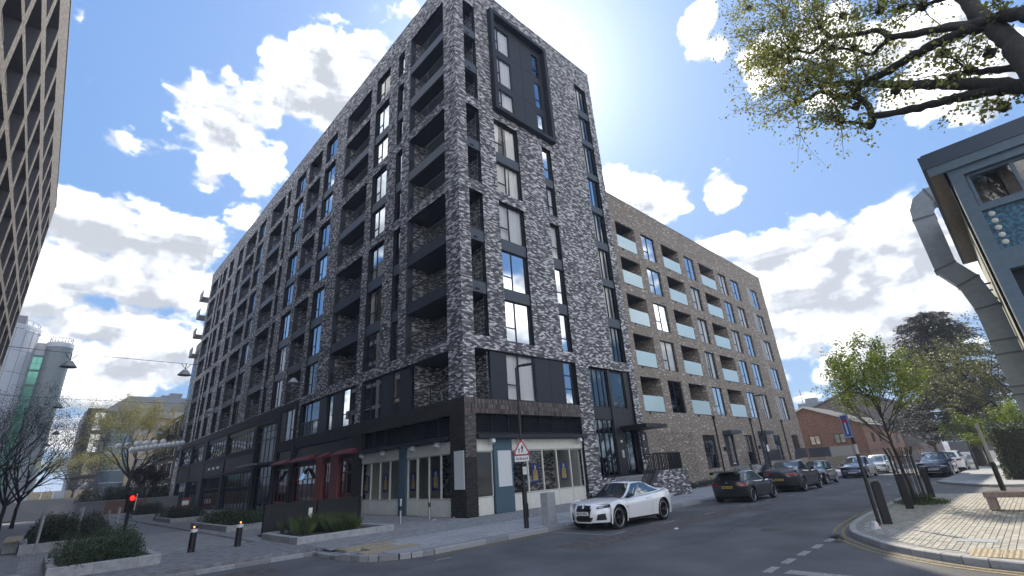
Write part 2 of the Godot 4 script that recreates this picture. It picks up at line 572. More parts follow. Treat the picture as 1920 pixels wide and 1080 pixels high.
func materials():
	var b := mat("brick", Color.WHITE, 0.88)
	b.vertex_color_use_as_albedo = true
	b.heightmap_enabled = true
	b.heightmap_scale = 0.25
	b.heightmap_texture = noise_tex(0.08, 3, [], 256, 21)
	tri(b, 2.2)
	mat("mortar_dark", lin(0.080, 0.077, 0.080), 0.95)
	mat("mortar_black", lin(0.022, 0.020, 0.020), 0.95)
	mat("mortar_brown", lin(0.19, 0.168, 0.147), 0.95)
	brick_tex("brick_mix", PAL_MIX, Color(0.105, 0.10, 0.105))
	brick_tex("brick_left_shaded", PAL_MIX.map(func(e): return [e[0], Color(e[1].r * 0.20, e[1].g * 0.19, e[1].b * 0.205)]), Color(0.06, 0.057, 0.06))  # mixed brick darkened: shade of the left block put into its colour
	brick_tex("brick_dark", PAL_DARK, Color(0.02, 0.018, 0.018), 24, 8, 512)
	brick_tex("brick_brown", PAL_BROWN, Color(0.165, 0.14, 0.118))
	brick_tex("brick_red", PAL_RED, Color(0.2, 0.12, 0.09))
	brick_tex("brick_umber", PAL_UMBER, Color(0.11, 0.095, 0.085))
	mat("frame", lin(0.018, 0.020, 0.025), 0.5, 0.0, 0.35)
	mat("panel", lin(0.026, 0.030, 0.038), 0.55, 0.0, 0.35)
	mat("panel_light", lin(0.050, 0.060, 0.076), 0.5, 0.0, 0.45)
	mat("reveal", lin(0.021, 0.023, 0.028), 0.6, 0.0, 0.3)
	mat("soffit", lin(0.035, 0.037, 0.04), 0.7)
	mat("rail", lin(0.012, 0.013, 0.015), 0.45)
	# coated window glass that mirrors the sky
	mat("pane", lin(0.34, 0.39, 0.45), 0.02, 1.0)
	mat("pane_pale", lin(0.62, 0.65, 0.68), 0.045, 1.0)
	mat("pane_dark", lin(0.10, 0.125, 0.14), 0.03, 1.0)
	glass("clear", 0.12)
	glass("shop_glass", 0.12, Color(0.05, 0.06, 0.06))
	var fr := mat("frosted", lin(0.44, 0.58, 0.60), 0.35)
	fr.clearcoat_enabled = true
	fr.clearcoat = 0.6
	fr.clearcoat_roughness = 0.08
	worn("asphalt", lin(0.168, 0.172, 0.184), 0.13, 0.05, 0.88, 0.3, 0.014, 31, 0.45)
	M.asphalt.uv2_scale = Vector3.ONE * 1.1
	worn("asphalt_old", lin(0.155, 0.135, 0.125), 0.16, 0.3, 0.92, 0.3, 0.02, 33, 0.4)
	worn("asphalt_new", lin(0.118, 0.121, 0.132), 0.12, 0.2, 0.85, 0.3, 0.02, 32, 0.4)
	mat("iron", lin(0.07, 0.068, 0.066), 0.5, 0.6)
	mat("panel_left_shaded", lin(0.07, 0.068, 0.077), 0.7)  # left block linings and balconies, their shade held in the colour too
	mat("curtain", lin(0.66, 0.65, 0.62), 0.9)
	worn("pave_base", lin(0.27, 0.265, 0.245), 0.08, 0.4, 0.9, 0.0, 0.03, 36, 0.15)
	mat("eave_blue", lin(0.05, 0.075, 0.115), 0.55)
	worn("sett", lin(0.255, 0.26, 0.272), 0.14, 0.3, 0.88, 0.2, 0.02, 35, 0.25)
	worn("granite", lin(0.35, 0.355, 0.365), 0.05, 0.5, 0.8, 0.05, 0.05, 37, 0.12)
	worn("granite_dark", lin(0.25, 0.255, 0.27), 0.06, 0.5, 0.85, 0.05, 0.05, 39, 0.12)
	worn("slab_a", lin(0.36, 0.368, 0.38), 0.07, 0.3, 0.85, 0.05, 0.03, 41, 0.08)
	worn("slab_b", lin(0.335, 0.342, 0.355), 0.07, 0.3, 0.85, 0.05, 0.03, 43, 0.08)
	worn("slab_c", lin(0.385, 0.39, 0.40), 0.07, 0.3, 0.85, 0.05, 0.03, 45, 0.08)
	worn("buff", lin(0.43, 0.37, 0.26), 0.12, 0.6, 0.88, 0.1, 0.03, 47, 0.2)
	worn("buff_pale", lin(0.48, 0.40, 0.28), 0.1, 0.6, 0.88, 0.1, 0.03, 48, 0.2)
	worn("earth", lin(0.075, 0.065, 0.055), 0.25, 0.4, 0.95, 0.5, 0.03, 49, 0.3)
	worn("terrain", lin(0.17, 0.17, 0.165), 0.15, 0.02, 0.95, 0.0, 0.03, 50, 0.1)
	var pv := mat("paver", Color.WHITE, 0.9)
	pv.vertex_color_use_as_albedo = true
	pv.heightmap_enabled = true
	pv.heightmap_scale = 0.12
	pv.heightmap_texture = M.brick.heightmap_texture
	tri(pv, 3.0)
	worn("line_white", lin(0.50, 0.50, 0.49), 0.22, 0.7, 0.8, 0.0, 0.04, 51, 0.45)
	worn("line_yellow", lin(0.40, 0.31, 0.14), 0.25, 0.7, 0.8, 0.0, 0.04, 53, 0.45)
	worn("cream", lin(0.68, 0.675, 0.61), 0.02, 0.25, 0.55, 0.0, 0.02, 55)
	mat("cream_frame", lin(0.64, 0.63, 0.56), 0.45)
	worn("teal", lin(0.055, 0.105, 0.145), 0.12, 0.5, 0.6, 0.0, 0.04, 57)
	mat("white_board", lin(0.62, 0.64, 0.65), 0.5)
	mat("awning_red", lin(0.15, 0.016, 0.022), 0.6)
	mat("door_red", lin(0.17, 0.013, 0.016), 0.5)
	worn("brick_paint", lin(0.21, 0.062, 0.042), 0.12, 0.6, 0.7, 0.1, 0.05, 59)
	mat("black_metal", lin(0.012, 0.012, 0.013), 0.45)
	mat("black_gloss", lin(0.010, 0.010, 0.012), 0.2)
	worn("black_timber", lin(0.017, 0.017, 0.020), 0.3, 1.5, 0.75, 0.2, 0.05, 61)
	mat("steel", lin(0.50, 0.51, 0.52), 0.32, 0.9)
	worn("galvanised", lin(0.30, 0.32, 0.335), 0.06, 0.5, 0.45, 0.0, 0.02, 63)
	mat("white_plastic", lin(0.68, 0.69, 0.70), 0.4)
	mat("sign_white", lin(0.72, 0.72, 0.72), 0.4)
	mat("sign_red", lin(0.42, 0.015, 0.02), 0.4)
	mat("sign_blue", lin(0.03, 0.11, 0.36), 0.4)
	mat("black_print", lin(0.012, 0.012, 0.012), 0.6)
	mat("rubber", lin(0.016, 0.016, 0.017), 0.85)
	mat("dark_hole", lin(0.006, 0.006, 0.007), 0.9)
	mat("room", lin(0.45, 0.45, 0.43), 0.9)
	mat("room_shade", lin(0.05, 0.05, 0.05), 0.9)
	mat("zinc", lin(0.13, 0.14, 0.165), 0.5)
	mat("concrete", lin(0.3, 0.3, 0.29), 0.9)
	emit("red_lamp", Color(1.0, 0.10, 0.06), 3.5)
	emit("amber_lamp", Color(1.0, 0.5, 0.18), 3.0)
	for k in [["leaf_plane", lin(0.27, 0.28, 0.085), lin(0.85, 0.86, 0.28)], ["leaf_lime", lin(0.19, 0.24, 0.045), lin(0.6, 0.72, 0.12)], ["leaf_dark", lin(0.028, 0.038, 0.020), lin(0.05, 0.07, 0.02)], ["leaf_conifer", lin(0.034, 0.036, 0.030), lin(0.04, 0.05, 0.03)], ["leaf_box", lin(0.035, 0.062, 0.024), lin(0.07, 0.12, 0.03)], ["leaf_grass", lin(0.06, 0.095, 0.03), lin(0.12, 0.2, 0.04)], ["leaf_bud", lin(0.27, 0.25, 0.08), lin(0.4, 0.4, 0.12)], ["leaf_red", lin(0.03, 0.008, 0.01), lin(0.05, 0.01, 0.01)]]:
		var m := mat(k[0], k[1], 0.55)
		m.vertex_color_use_as_albedo = true
		m.backlight_enabled = true
		m.backlight = Color(k[2].r * 0.9, k[2].g * 0.9, k[2].b * 0.9)
		m.cull_mode = BaseMaterial3D.CULL_DISABLED
	worn("bark", lin(0.036, 0.031, 0.026), 0.35, 1.2, 0.95, 0.8, 0.03, 71)
	var lb: StandardMaterial3D = M.leaf_lime.duplicate()
	lb.albedo_color = lin(0.15, 0.155, 0.04)
	lb.backlight = Color(0.4, 0.42, 0.1)
	M["leaf_bud2"] = lb
	worn("pink_stone", lin(0.33, 0.25, 0.22), 0.1, 0.6, 0.8, 0.1, 0.03, 97)
	worn("bark_pale", lin(0.10, 0.09, 0.075), 0.3, 1.2, 0.95, 0.5, 0.03, 73)
const LIMBS := [
	[[-2.81, 7.17, 19.55, 0.174], [-2.34, 8.21, 19.63, 0.164], [-1.86, 9.10, 19.65, 0.159], [-1.37, 9.95, 19.63, 0.149], [-0.72, 11.13, 19.65, 0.149], [0.24, 12.91, 19.68, 0.119]],
	[[-2.42, 8.71, 20.03, 0.129], [-2.06, 9.22, 19.88, 0.119], [-1.68, 9.57, 19.57, 0.109], [-1.15, 10.21, 19.17, 0.089], [-0.62, 10.85, 18.74, 0.079], [-0.28, 11.37, 18.31, 0.074], [0.05, 11.95, 18.20, 0.069], [0.38, 12.53, 17.68, 0.060], [0.69, 13.14, 17.21, 0.055], [1.00, 13.91, 17.06, 0.050]],
	[[-0.28, 11.37, 18.31, 0.060], [-0.11, 11.39, 18.06, 0.050], [0.06, 11.42, 17.84, 0.045], [0.38, 12.08, 17.56, 0.040], [0.68, 12.73, 17.13, 0.030]],
	[[-1.68, 9.52, 19.55, 0.119], [-1.32, 9.84, 19.25, 0.109], [-0.80, 10.22, 18.91, 0.104], [-0.44, 10.43, 18.43, 0.099], [0.06, 10.72, 17.95, 0.094], [0.38, 10.93, 17.54, 0.089], [0.69, 10.98, 17.18, 0.089], [0.99, 11.30, 16.80, 0.084]],
	[[-2.03, 7.58, 19.70, 0.129], [-1.65, 8.11, 19.36, 0.124], [-1.12, 8.80, 18.95, 0.114], [-0.60, 9.51, 18.43, 0.104], [0.06, 10.37, 17.85, 0.089], [0.53, 11.18, 17.27, 0.084], [0.97, 11.93, 16.56, 0.079]],
	[[-1.65, 8.03, 19.34, 0.109], [-1.28, 8.40, 18.96, 0.099], [-0.93, 8.70, 18.60, 0.089], [-0.43, 9.12, 18.09, 0.084], [0.05, 9.66, 17.42, 0.079], [0.37, 10.29, 17.36, 0.074], [0.69, 10.86, 17.21, 0.069]],
	[[0.05, 9.66, 17.42, 0.060], [0.21, 9.51, 17.26, 0.055], [0.52, 9.94, 17.05, 0.045], [0.82, 10.40, 16.66, 0.030]],
	[[-1.71, 8.21, 19.73, 0.079], [-1.35, 8.61, 19.48, 0.069], [-0.99, 8.97, 19.25, 0.064], [-0.82, 9.20, 19.16, 0.050]],
	[[0.69, 13.14, 17.21, 0.050], [0.99, 13.25, 16.91, 0.045], [1.29, 13.43, 16.58, 0.040], [1.58, 14.13, 16.21, 0.030]],
	[[0.99, 11.30, 16.80, 0.069], [1.28, 11.93, 16.48, 0.060], [1.57, 12.13, 16.08, 0.050], [1.85, 12.38, 15.75, 0.030]],
	[[0.97, 11.93, 16.56, 0.069], [1.15, 12.21, 16.88, 0.060], [1.60, 13.44, 16.42, 0.050], [2.03, 14.27, 15.93, 0.040]],
	[[-0.72, 11.13, 19.65, 0.060], [-0.36, 11.59, 19.33, 0.050], [-0.01, 11.91, 19.08, 0.040]],
]
const KNOTS := [[1.00, 13.91, 17.06, 1.1], [1.58, 14.13, 16.21, 1.2], [2.03, 14.16, 15.91, 1.2], [2.46, 15.46, 15.48, 1.0], [1.59, 12.78, 16.25, 1.1], [1.85, 12.38, 15.75, 1.1], [2.14, 13.37, 15.50, 1.1], [1.15, 12.21, 16.88, 1.0], [0.82, 10.40, 16.66, 0.6], [0.68, 10.55, 17.12, 0.9], [0.37, 9.65, 17.24, 0.45], [2.46, 16.43, 15.44, 1.0], [2.22, 16.20, 16.20, 1.1], [1.64, 15.20, 17.11, 1.1], [1.02, 13.82, 17.64, 0.8], [0.38, 12.12, 17.57, 0.7], [0.38, 10.89, 17.53, 0.7], [-0.82, 9.20, 19.16, 0.45], [-1.19, 9.16, 19.49, 0.35], [-0.64, 10.00, 18.97, 0.3], [-0.01, 11.91, 19.08, 0.9], [0.34, 12.47, 18.76, 0.7], [-1.32, 7.84, 19.27, 0.3], [-1.89, 9.29, 19.87, 0.3], [2.58, 14.61, 15.22, 0.8], [0.36, 12.77, 18.38, 0.6], [2.75, 18.00, 15.22, 0.8], [-0.95, 9.09, 18.86, 0.25], [-0.11, 9.98, 17.98, 0.3]]
# ------------------------------------------------------------------ ground, road, paving
func road_y(x: float) -> float:
	return -0.22 - 0.008 * clampf(x, 0.0, 80.0)

func pave_y(x: float, z: float) -> float:
	if x <= -7.1:
		return -0.13 * clampf((z + 3.0) / 4.6, 0.0, 1.0)
	return (-0.10 - 0.008 * clampf(x, 0.0, 80.0)) * clampf(z / 5.4, 0.0, 1.0)

func sheet(m: MB, x0: float, x1: float, z0: float, z1: float, nx: int, nz: int, fy: Callable):
	var rows := []
	for j in nz + 1:
		var row := PackedVector3Array()
		for i in nx + 1:
			var x := lerpf(x0, x1, float(i) / nx)
			var z := lerpf(z0, z1, float(j) / nz)
			row.append(Vector3(x, fy.call(x, z), z))
		rows.append(row)
	m.grid(rows, false, Vector3((x0 + x1) / 2, -1000, (z0 + z1) / 2))

func raised(m: MB, poly: Array, fy: Callable, drop := 0.5):   # a paved area with upright edges
	var p2 := PackedVector2Array(poly)
	var k := Geometry2D.triangulate_polygon(p2)
	for i in range(0, k.size(), 3):
		var t := []
		for q in 3: t.append(Vector3(p2[k[i + q]].x, fy.call(p2[k[i + q]].x, p2[k[i + q]].y), p2[k[i + q]].y))
		m.tri(t[0], t[1], t[2], Vector3.UP)
	for i in p2.size():
		var a := p2[i]
		var b := p2[(i + 1) % p2.size()]
		var e := (b - a).normalized()
		var nn := Vector3(e.y, 0, -e.x)
		var mid := (a + b) / 2 + Vector2(nn.x, nn.z) * 0.01
		if Geometry2D.is_point_in_polygon(mid, p2): nn = -nn
		var ya: float = fy.call(a.x, a.y)
		var yb: float = fy.call(b.x, b.y)
		m.quad(Vector3(a.x, ya - drop, a.y), Vector3(b.x, yb - drop, b.y), Vector3(b.x, yb, b.y), Vector3(a.x, ya, a.y), nn)

func along(pts: Array, step: float) -> Array:   # cuts a ground line into [from, to] pieces of one length
	var out := []
	var carry: Vector2 = pts[0]
	for i in range(1, pts.size()):
		var b: Vector2 = pts[i]
		while carry.distance_to(b) > step * 1.001:
			var nx := carry + (b - carry).normalized() * step
			out.append([carry, nx])
			carry = nx
		if carry.distance_to(b) > 0.25 or i == pts.size() - 1:
			if carry.distance_to(b) > 0.02: out.append([carry, b])
			carry = b
	return out

func smooth(pts: Array, n := 5) -> Array:
	var c := Curve2D.new()
	for i in pts.size():
		var t: Vector2 = (pts[mini(i + 1, pts.size() - 1)] - pts[maxi(i - 1, 0)]) / 6.0
		c.add_point(pts[i], -t, t)
	var out := []
	for i in pts.size() - 1:
		for k in n: out.append(c.sample(i, float(k) / n))
	out.append(pts[pts.size() - 1])
	return out

func kerb_run(parent: Node, pts: Array, w: float, fy: Callable, mats: Array, side := 1.0):
	var list := along(pts, 0.915)
	for i in list.size():
		var a: Vector2 = list[i][0]
		var b: Vector2 = list[i][1]
		var e := (b - a).normalized()
		var s := Vector2(-e.y, e.x) * w * side
		a += e * 0.004
		b -= e * 0.004
		var ya: float = fy.call(a.x, a.y) + rr(-0.003, 0.003)
		var yb: float = fy.call(b.x, b.y) + rr(-0.003, 0.003)
		var m := MB.new()
		var c := s * 0.12
		m.hexa([Vector3(a.x, ya - 0.35, a.y), Vector3(b.x, yb - 0.35, b.y), Vector3(b.x + s.x, yb - 0.35, b.y + s.y), Vector3(a.x + s.x, ya - 0.35, a.y + s.y),
			Vector3(a.x, ya - 0.018, a.y), Vector3(b.x, yb - 0.018, b.y), Vector3(b.x + s.x, yb - 0.018, b.y + s.y), Vector3(a.x + s.x, ya - 0.018, a.y + s.y)])
		m.hexa([Vector3(a.x, ya - 0.0181, a.y), Vector3(b.x, yb - 0.0181, b.y), Vector3(b.x + s.x, yb - 0.0181, b.y + s.y), Vector3(a.x + s.x, ya - 0.0181, a.y + s.y),
			Vector3(a.x + c.x, ya, a.y + c.y), Vector3(b.x + c.x, yb, b.y + c.y), Vector3(b.x + s.x - c.x, yb, b.y + s.y - c.y), Vector3(a.x + s.x - c.x, ya, a.y + s.y - c.y)])
		obj("kerb_stone", m, mats[i % mats.size()], parent)

func stripe(m: MB, pts: Array, off: float, w: float, lift := 0.006):
	for i in pts.size() - 1:
		var a: Vector2 = pts[i]
		var b: Vector2 = pts[i + 1]
		var na: Vector2 = (pts[mini(i + 1, pts.size() - 1)] - pts[maxi(i - 1, 0)]).normalized().orthogonal()
		var nb: Vector2 = (pts[mini(i + 2, pts.size() - 1)] - pts[i]).normalized().orthogonal()
		var q := [a + na * off, b + nb * off, b + nb * (off + w), a + na * (off + w)]
		var p := []
		for k in q: p.append(Vector3(k.x, road_y(k.x) + lift, k.y))
		m.quad(p[0], p[1], p[2], p[3], Vector3.UP)

func mark(m: MB, a: Vector2, b: Vector2, w: float, lift := 0.006):
	stripe(m, [a, b], -w / 2, w, lift)

func pavers(parent: Node, x0: float, x1: float, z0: float, z1: float, bl: float, bw: float, pal: Array, fy: Callable, clip := []):
	var bm := MB.new()
	bm.hexa([Vector3(-0.5, -0.5, -0.5), Vector3(0.5, -0.5, -0.5), Vector3(0.5, -0.5, 0.5), Vector3(-0.5, -0.5, 0.5), Vector3(-0.47, 0.5, -0.46), Vector3(0.47, 0.5, -0.46), Vector3(0.47, 0.5, 0.46), Vector3(-0.47, 0.5, 0.46)])
	var mesh := bm.mesh()
	var xf := []
	var cols := []
	var poly := PackedVector2Array(clip)
	var r := 0
	var z := z0
	while z < z1:
		var x := x0 + (bl / 2 if r % 2 else 0.0)
		while x < x1:
			var c := Vector2(x, z)
			if clip.is_empty() or Geometry2D.is_point_in_polygon(c, poly):
				var b := Basis(Vector3(bl - 0.006, 0, 0), Vector3(0, 0.03, 0), Vector3(0, 0, bw - 0.006)).rotated(Vector3.RIGHT, rr(-0.012, 0.012))
				xf.append(Transform3D(b, Vector3(x, fy.call(x, z) - 0.008 + rr(-0.0015, 0.0015), z)))
				cols.append(pick(pal))
			x += bl
		z += bw
		r += 1
	many("paving_blocks", mesh, M.paver, xf, cols, parent)

func build_ground():
	var ry := func(x, _z): return road_y(x)
	var py := func(x, z): return pave_y(x, z)
	var m := MB.new()
	var gy := func(x, _z): return road_y(x) - 0.03
	sheet(m, -1500, 0, -1500, 1500, 1, 1, gy)
	sheet(m, 0, 80, -1500, 1500, 1, 1, gy)
	sheet(m, 80, 1500, -1500, 1500, 1, 1, gy)
	structure("ground", m, M.terrain)
	m = MB.new()
	sheet(m, -140, 0, 1.0, 70, 1, 1, ry)
	sheet(m, 0, 80, 4.8, 40, 1, 1, ry)
	sheet(m, 80, 320, 3.0, 16, 1, 1, ry)
	var road := structure("road", m, M.asphalt)
	for e in [[-12.5, 9.6, -9.2, 10.5], [2.0, 10.0, 7.5, 11.4], [14.0, 9.2, 24.0, 10.3], [-6.5, 14.5, -4.9, 19.0]]:
		m = MB.new()
		sheet(m, e[0], e[2], e[1], e[3], 4, 1, func(x, _z): return road_y(x) + 0.003)
		obj("road_patch", m, M.asphalt_new, road)
	for e in [[-8.2, 8.3], [1.6, 11.9], [9.5, 8.9]]:
		m = MB.new()
		m.lathe([Vector2(0.001, 0.008), Vector2(0.3, 0.008), Vector2(0.31, 0.004), Vector2(0.33, 0.004), Vector2(0.36, 0.007), Vector2(0.37, 0.0)], Vector3(e[0], road_y(e[0]), e[1]), 20)
		obj("manhole_cover", m, M.iron, road)
	# hairline cracks sealed with tar
	m = MB.new()
	for e in [[-11.0, 7.0, 9.0], [-3.0, 10.6, 14.0], [4.0, 12.4, 12.0]]:
		var cp := []
		for i in 14: cp.append(Vector2(e[0] + e[2] * i / 13.0, e[1] + rr(-0.12, 0.12) + 0.5 * sin(i * 0.7)))
		stripe(m, cp, 0.0, 0.018, 0.005)
	obj("tar_seam", m, M.black_print, road)
	# old patches and a strip of worn setts in the road
	var f1 := func(x, _z): return road_y(x) + 0.004
	m = MB.new()
	sheet(m, -10.4, -8.75, 2.55, 3.75, 1, 1, f1)
	obj("road_patch", m, M.asphalt_old, road)
	m = MB.new()
	sheet(m, -3.2, 9.0, 7.9, 9.1, 4, 1, f1)
	obj("road_patch", m, M.asphalt_old, road)
	# plaza
	m = MB.new()
	raised(m, [Vector2(-60, 1.6), Vector2(-7.1, 1.6), Vector2(-7.1, -0.5), Vector2(-7.1, -3.0), Vector2(-7.1, -64), Vector2(-60, -64), Vector2(-60, -3.0)], py)
	raised(m, [Vector2(-7.1, -64), Vector2(-7.1, -3), Vector2(-7.1, 0), Vector2(0.05, 0), Vector2(0.05, -64)], py)
	var plaza := structure("plaza", m, M.sett)
	var pal_sett := [[0.5, Color(0.25, 0.256, 0.268)], [0.3, Color(0.225, 0.23, 0.243)], [0.2, Color(0.28, 0.282, 0.292)]]
	pavers(plaza, -13.6, -0.05, -13.0, 1.42, 0.2, 0.1, pal_sett, func(x, z): return pave_y(x, z) + 0.004)
	m = MB.new()
	sheet(m, -7.85, -7.6, -60, 1.4, 1, 14, func(x, z): return pave_y(x, z) + 0.012)
	obj("drain_channel", m, M.asphalt_old, plaza)
	m = MB.new()
	m.box(Vector3(-10.6, -0.1, 1.0), Vector3(-9.4, -0.085, 1.25))
	obj("drain_cover", m, M.granite_dark, plaza)
	kerb_run(plaza, [Vector2(-24, 1.6), Vector2(-7.1, 1.6)], 0.2, func(x, z): return pave_y(x, 1.6) + 0.012, [M.granite_dark, M.slab_b], 1.0)
	# paved pale square by the planter, lower left
	m = MB.new()
	sheet(m, -13.6, -10.9, 0.1, 1.35, 2, 2, func(x, z): return pave_y(x, z) + 0.016)
	obj("paving_slab", m, M.slab_a, plaza)
	for i in 4:
		m = MB.new()
		m.box(Vector3(-11.9 + i * 0.42, -0.2, 1.0), Vector3(-11.9 + i * 0.42 + 0.4, -0.075, 1.4))
		obj("tactile_slab", m, M.buff, plaza)
	# pavement along the building
	m = MB.new()
	var cpts := smooth([Vector2(-7.1, 1.6), Vector2(-7.12, 3.0), Vector2(-6.95, 4.4), Vector2(-6.3, 5.15), Vector2(-5.2, 5.4)], 4)
	var poly := cpts.duplicate()
	poly.append_array([Vector2(0, 5.4), Vector2(80, 5.4), Vector2(80, 0), Vector2(0, 0), Vector2(-7.1, 0)])
	raised(m, poly, py)
	var pv := structure("pavement", m, M.granite_dark)
	pavers(pv, -6.95, 14.0, 0.06, 2.62, 0.2, 0.1, pal_sett, func(x, z): return pave_y(x, z) - 0.002)
	var slabs := [M.slab_a, M.slab_b, M.slab_c]
	var z := 2.66
	var row := 0
	while z < 5.2:
		var x := -6.9 + (0.45 if row % 2 else 0.0)
		var d := 0.62
		while x < 14.0:
			var lo := 0.86
			var mx := x + lo
			var zc := z + d / 2
			if Geometry2D.is_point_in_polygon(Vector2(x + 0.1, zc + 0.25), PackedVector2Array(poly)):
				var buff := x < -5.6 and row < 3
				m = MB.new()
				var h := rr(-0.002, 0.002) + 0.010
				var q := []
				for e in [[x, z], [mx, z], [mx, z + d - 0.008], [x, z + d - 0.008]]:
					q.append(Vector3(e[0], pave_y(e[0], e[1]) - 0.05, e[1]))
				for e in 4: q.append(q[e] + Vector3(0, 0.05 + h, 0))
				m.hexa(q)
				if buff:
					for bx in 9:
						for bz in 6:
							var c := Vector3(x + 0.06 + bx * 0.092, pave_y(x, zc) + h, z + 0.06 + bz * 0.1)
							m.box(c + Vector3(-0.02, -0.01, -0.02), c + Vector3(0.02, 0.005, 0.02))
				obj("tactile_slab" if buff else "paving_slab", m, M.buff if buff else slabs[rng.randi() % 3], pv)
			x += lo + 0.008
		z += d
		row += 1
	m = MB.new()
	sheet(m, 14.0, 80, 1.6, 5.2, 20, 3, func(x, z2): return pave_y(x, z2) + 0.006)
	obj("paving", m, M.slab_b, pv)
	var kp := cpts.duplicate()
	kp.append_array([Vector2(48, 5.4)])
	kerb_run(pv, kp, 0.16, func(x, z2): return pave_y(x, minf(z2, 5.4)) + 0.014, [M.granite, M.granite_dark, M.granite], 1.0)
	# the opposite pavement, its corner and the crossover
	var ry2 := func(x, _z): return road_y(x) + 0.12
	var edge := smooth([Vector2(13.2, 14.4), Vector2(12.6, 13.7), Vector2(11.4, 13.45), Vector2(7.5, 13.5), Vector2(3.62, 13.63), Vector2(1.35, 13.97), Vector2(0.0, 14.6), Vector2(-1.13, 15.5), Vector2(-1.95, 17.0), Vector2(-2.2, 20.0), Vector2(-2.2, 40.0)], 5)
	poly = edge.duplicate()
	poly.append_array([Vector2(0, 40), Vector2(13.4, 40)])
	m = MB.new()
	raised(m, poly, ry2)
	var pr := structure("corner_pavement", m, M.pave_base)
	var pal_b := [[0.5, Color(0.315, 0.305, 0.278)], [0.3, Color(0.295, 0.285, 0.26)], [0.2, Color(0.335, 0.325, 0.30)]]
	pavers(pr, -2.0, 13.2, 13.55, 18.6, 0.21, 0.105, pal_b, func(x, _z): return road_y(x) + 0.122, Geometry2D.offset_polygon(PackedVector2Array(poly), -0.2)[0])
	kerb_run(pr, edge, 0.16, func(x, _z): return road_y(x) + 0.126, [M.granite, M.slab_c, M.granite], -1.0 if edge[0].x > edge[9].x and false else 1.0)
	for i in 6:
		for j in 2:
			m = MB.new()
			var o := Vector3(-1.45 + i * 0.0, 0, 0) + Vector3(0.42 * j - 0.35, road_y(0) + 0.134, 16.3 + 0.42 * i)
			m.box(o + Vector3(0, -0.05, 0), o + Vector3(0.405, 0, 0.405))
			for a in 5:
				for b in 5:
					m.box(o + Vector3(0.03 + a * 0.08, -0.002, 0.03 + b * 0.08), o + Vector3(0.065 + a * 0.08, 0.006, 0.065 + b * 0.08))
			obj("tactile_slab", m, M.buff_pale, pr)
	m = MB.new()
	m.box(Vector3(-0.2, road_y(0) + 0.1, 16.0), Vector3(0.2, road_y(0) + 0.137, 16.6))
	obj("drain_cover", m, M.galvanised, pr)
	# pavement beyond the crossover
	var edge2 := smooth([Vector2(320, 13.3), Vector2(120, 13.3), Vector2(60, 13.3), Vector2(27.5, 13.3), Vector2(24.5, 13.15), Vector2(22.8, 13.5), Vector2(20.6, 14.6), Vector2(19.4, 15.6), Vector2(19.0, 18.0), Vector2(19.0, 40.0)], 4)
	poly = edge2.duplicate()
	poly.append(Vector2(320, 40))
	m = MB.new()
	raised(m, poly, ry2)
	var pf := structure("far_pavement", m, M.slab_b)
	var near := []
	for e in edge2:
		if e.x < 62.0: near.append(e)
	kerb_run(pf, near, 0.16, func(x, _z): return road_y(x) + 0.126, [M.granite, M.slab_c, M.granite], 1.0)
	# painted lines
	m = MB.new()
	var k2 := cpts.slice(14)
	k2.append_array([Vector2(-3.3, 5.4), Vector2(-0.9, 5.4)])
	stripe(m, k2, -0.37, 0.07)
	stripe(m, k2, -0.56, 0.07)
	stripe(m, edge, -0.36, 0.075)
	stripe(m, edge, -0.55, 0.075)
	stripe(m, edge2, -0.36, 0.075)
	stripe(m, edge2, -0.55, 0.075)
	mark(m, Vector2(-7.15, 5.32), Vector2(-6.55, 5.72), 0.07)
	obj("yellow_lines", m, M.line_yellow, road)
	m = MB.new()
	for i in 6:
		mark(m, Vector2(0.35 - i * 0.92, 13.66), Vector2(-0.2 - i * 0.92, 13.68), 0.16)
	mark(m, Vector2(-3.65, 13.95), Vector2(-3.75, 16.2), 0.32)
	for i in 10:
		var x := -0.9 + i * 3.1
		mark(m, Vector2(x, 8.05), Vector2(x + 0.85, 8.05), 0.08)
	mark(m, Vector2(-0.85, 5.6), Vector2(-0.85, 8.05), 0.08)
	for i in 5:
		mark(m, Vector2(23.0 + i * 7.0, 10.7), Vector2(23.6 + i * 7.0, 10.9), 0.3)
	mark(m, Vector2(5.0, 13.05), Vector2(5.7, 13.02), 0.1)
	mark(m, Vector2(-6.0, 6.4), Vector2(-5.5, 6.4), 0.08)
	obj("white_lines", m, M.line_white, road)
	m = MB.new()
	for i in 26:
		m.box(Vector3(-14.9, 0.0, -61.0 - i * 0.33), Vector3(-10.2, 0.085 * (i + 1), -61.33 - i * 0.33))
	structure("plaza_steps", m, M.granite)
	m = MB.new()
	m.box(Vector3(-40, 0, -69), Vector3(5, 2.0, -140))
	structure("upper_terrace", m, M.granite)

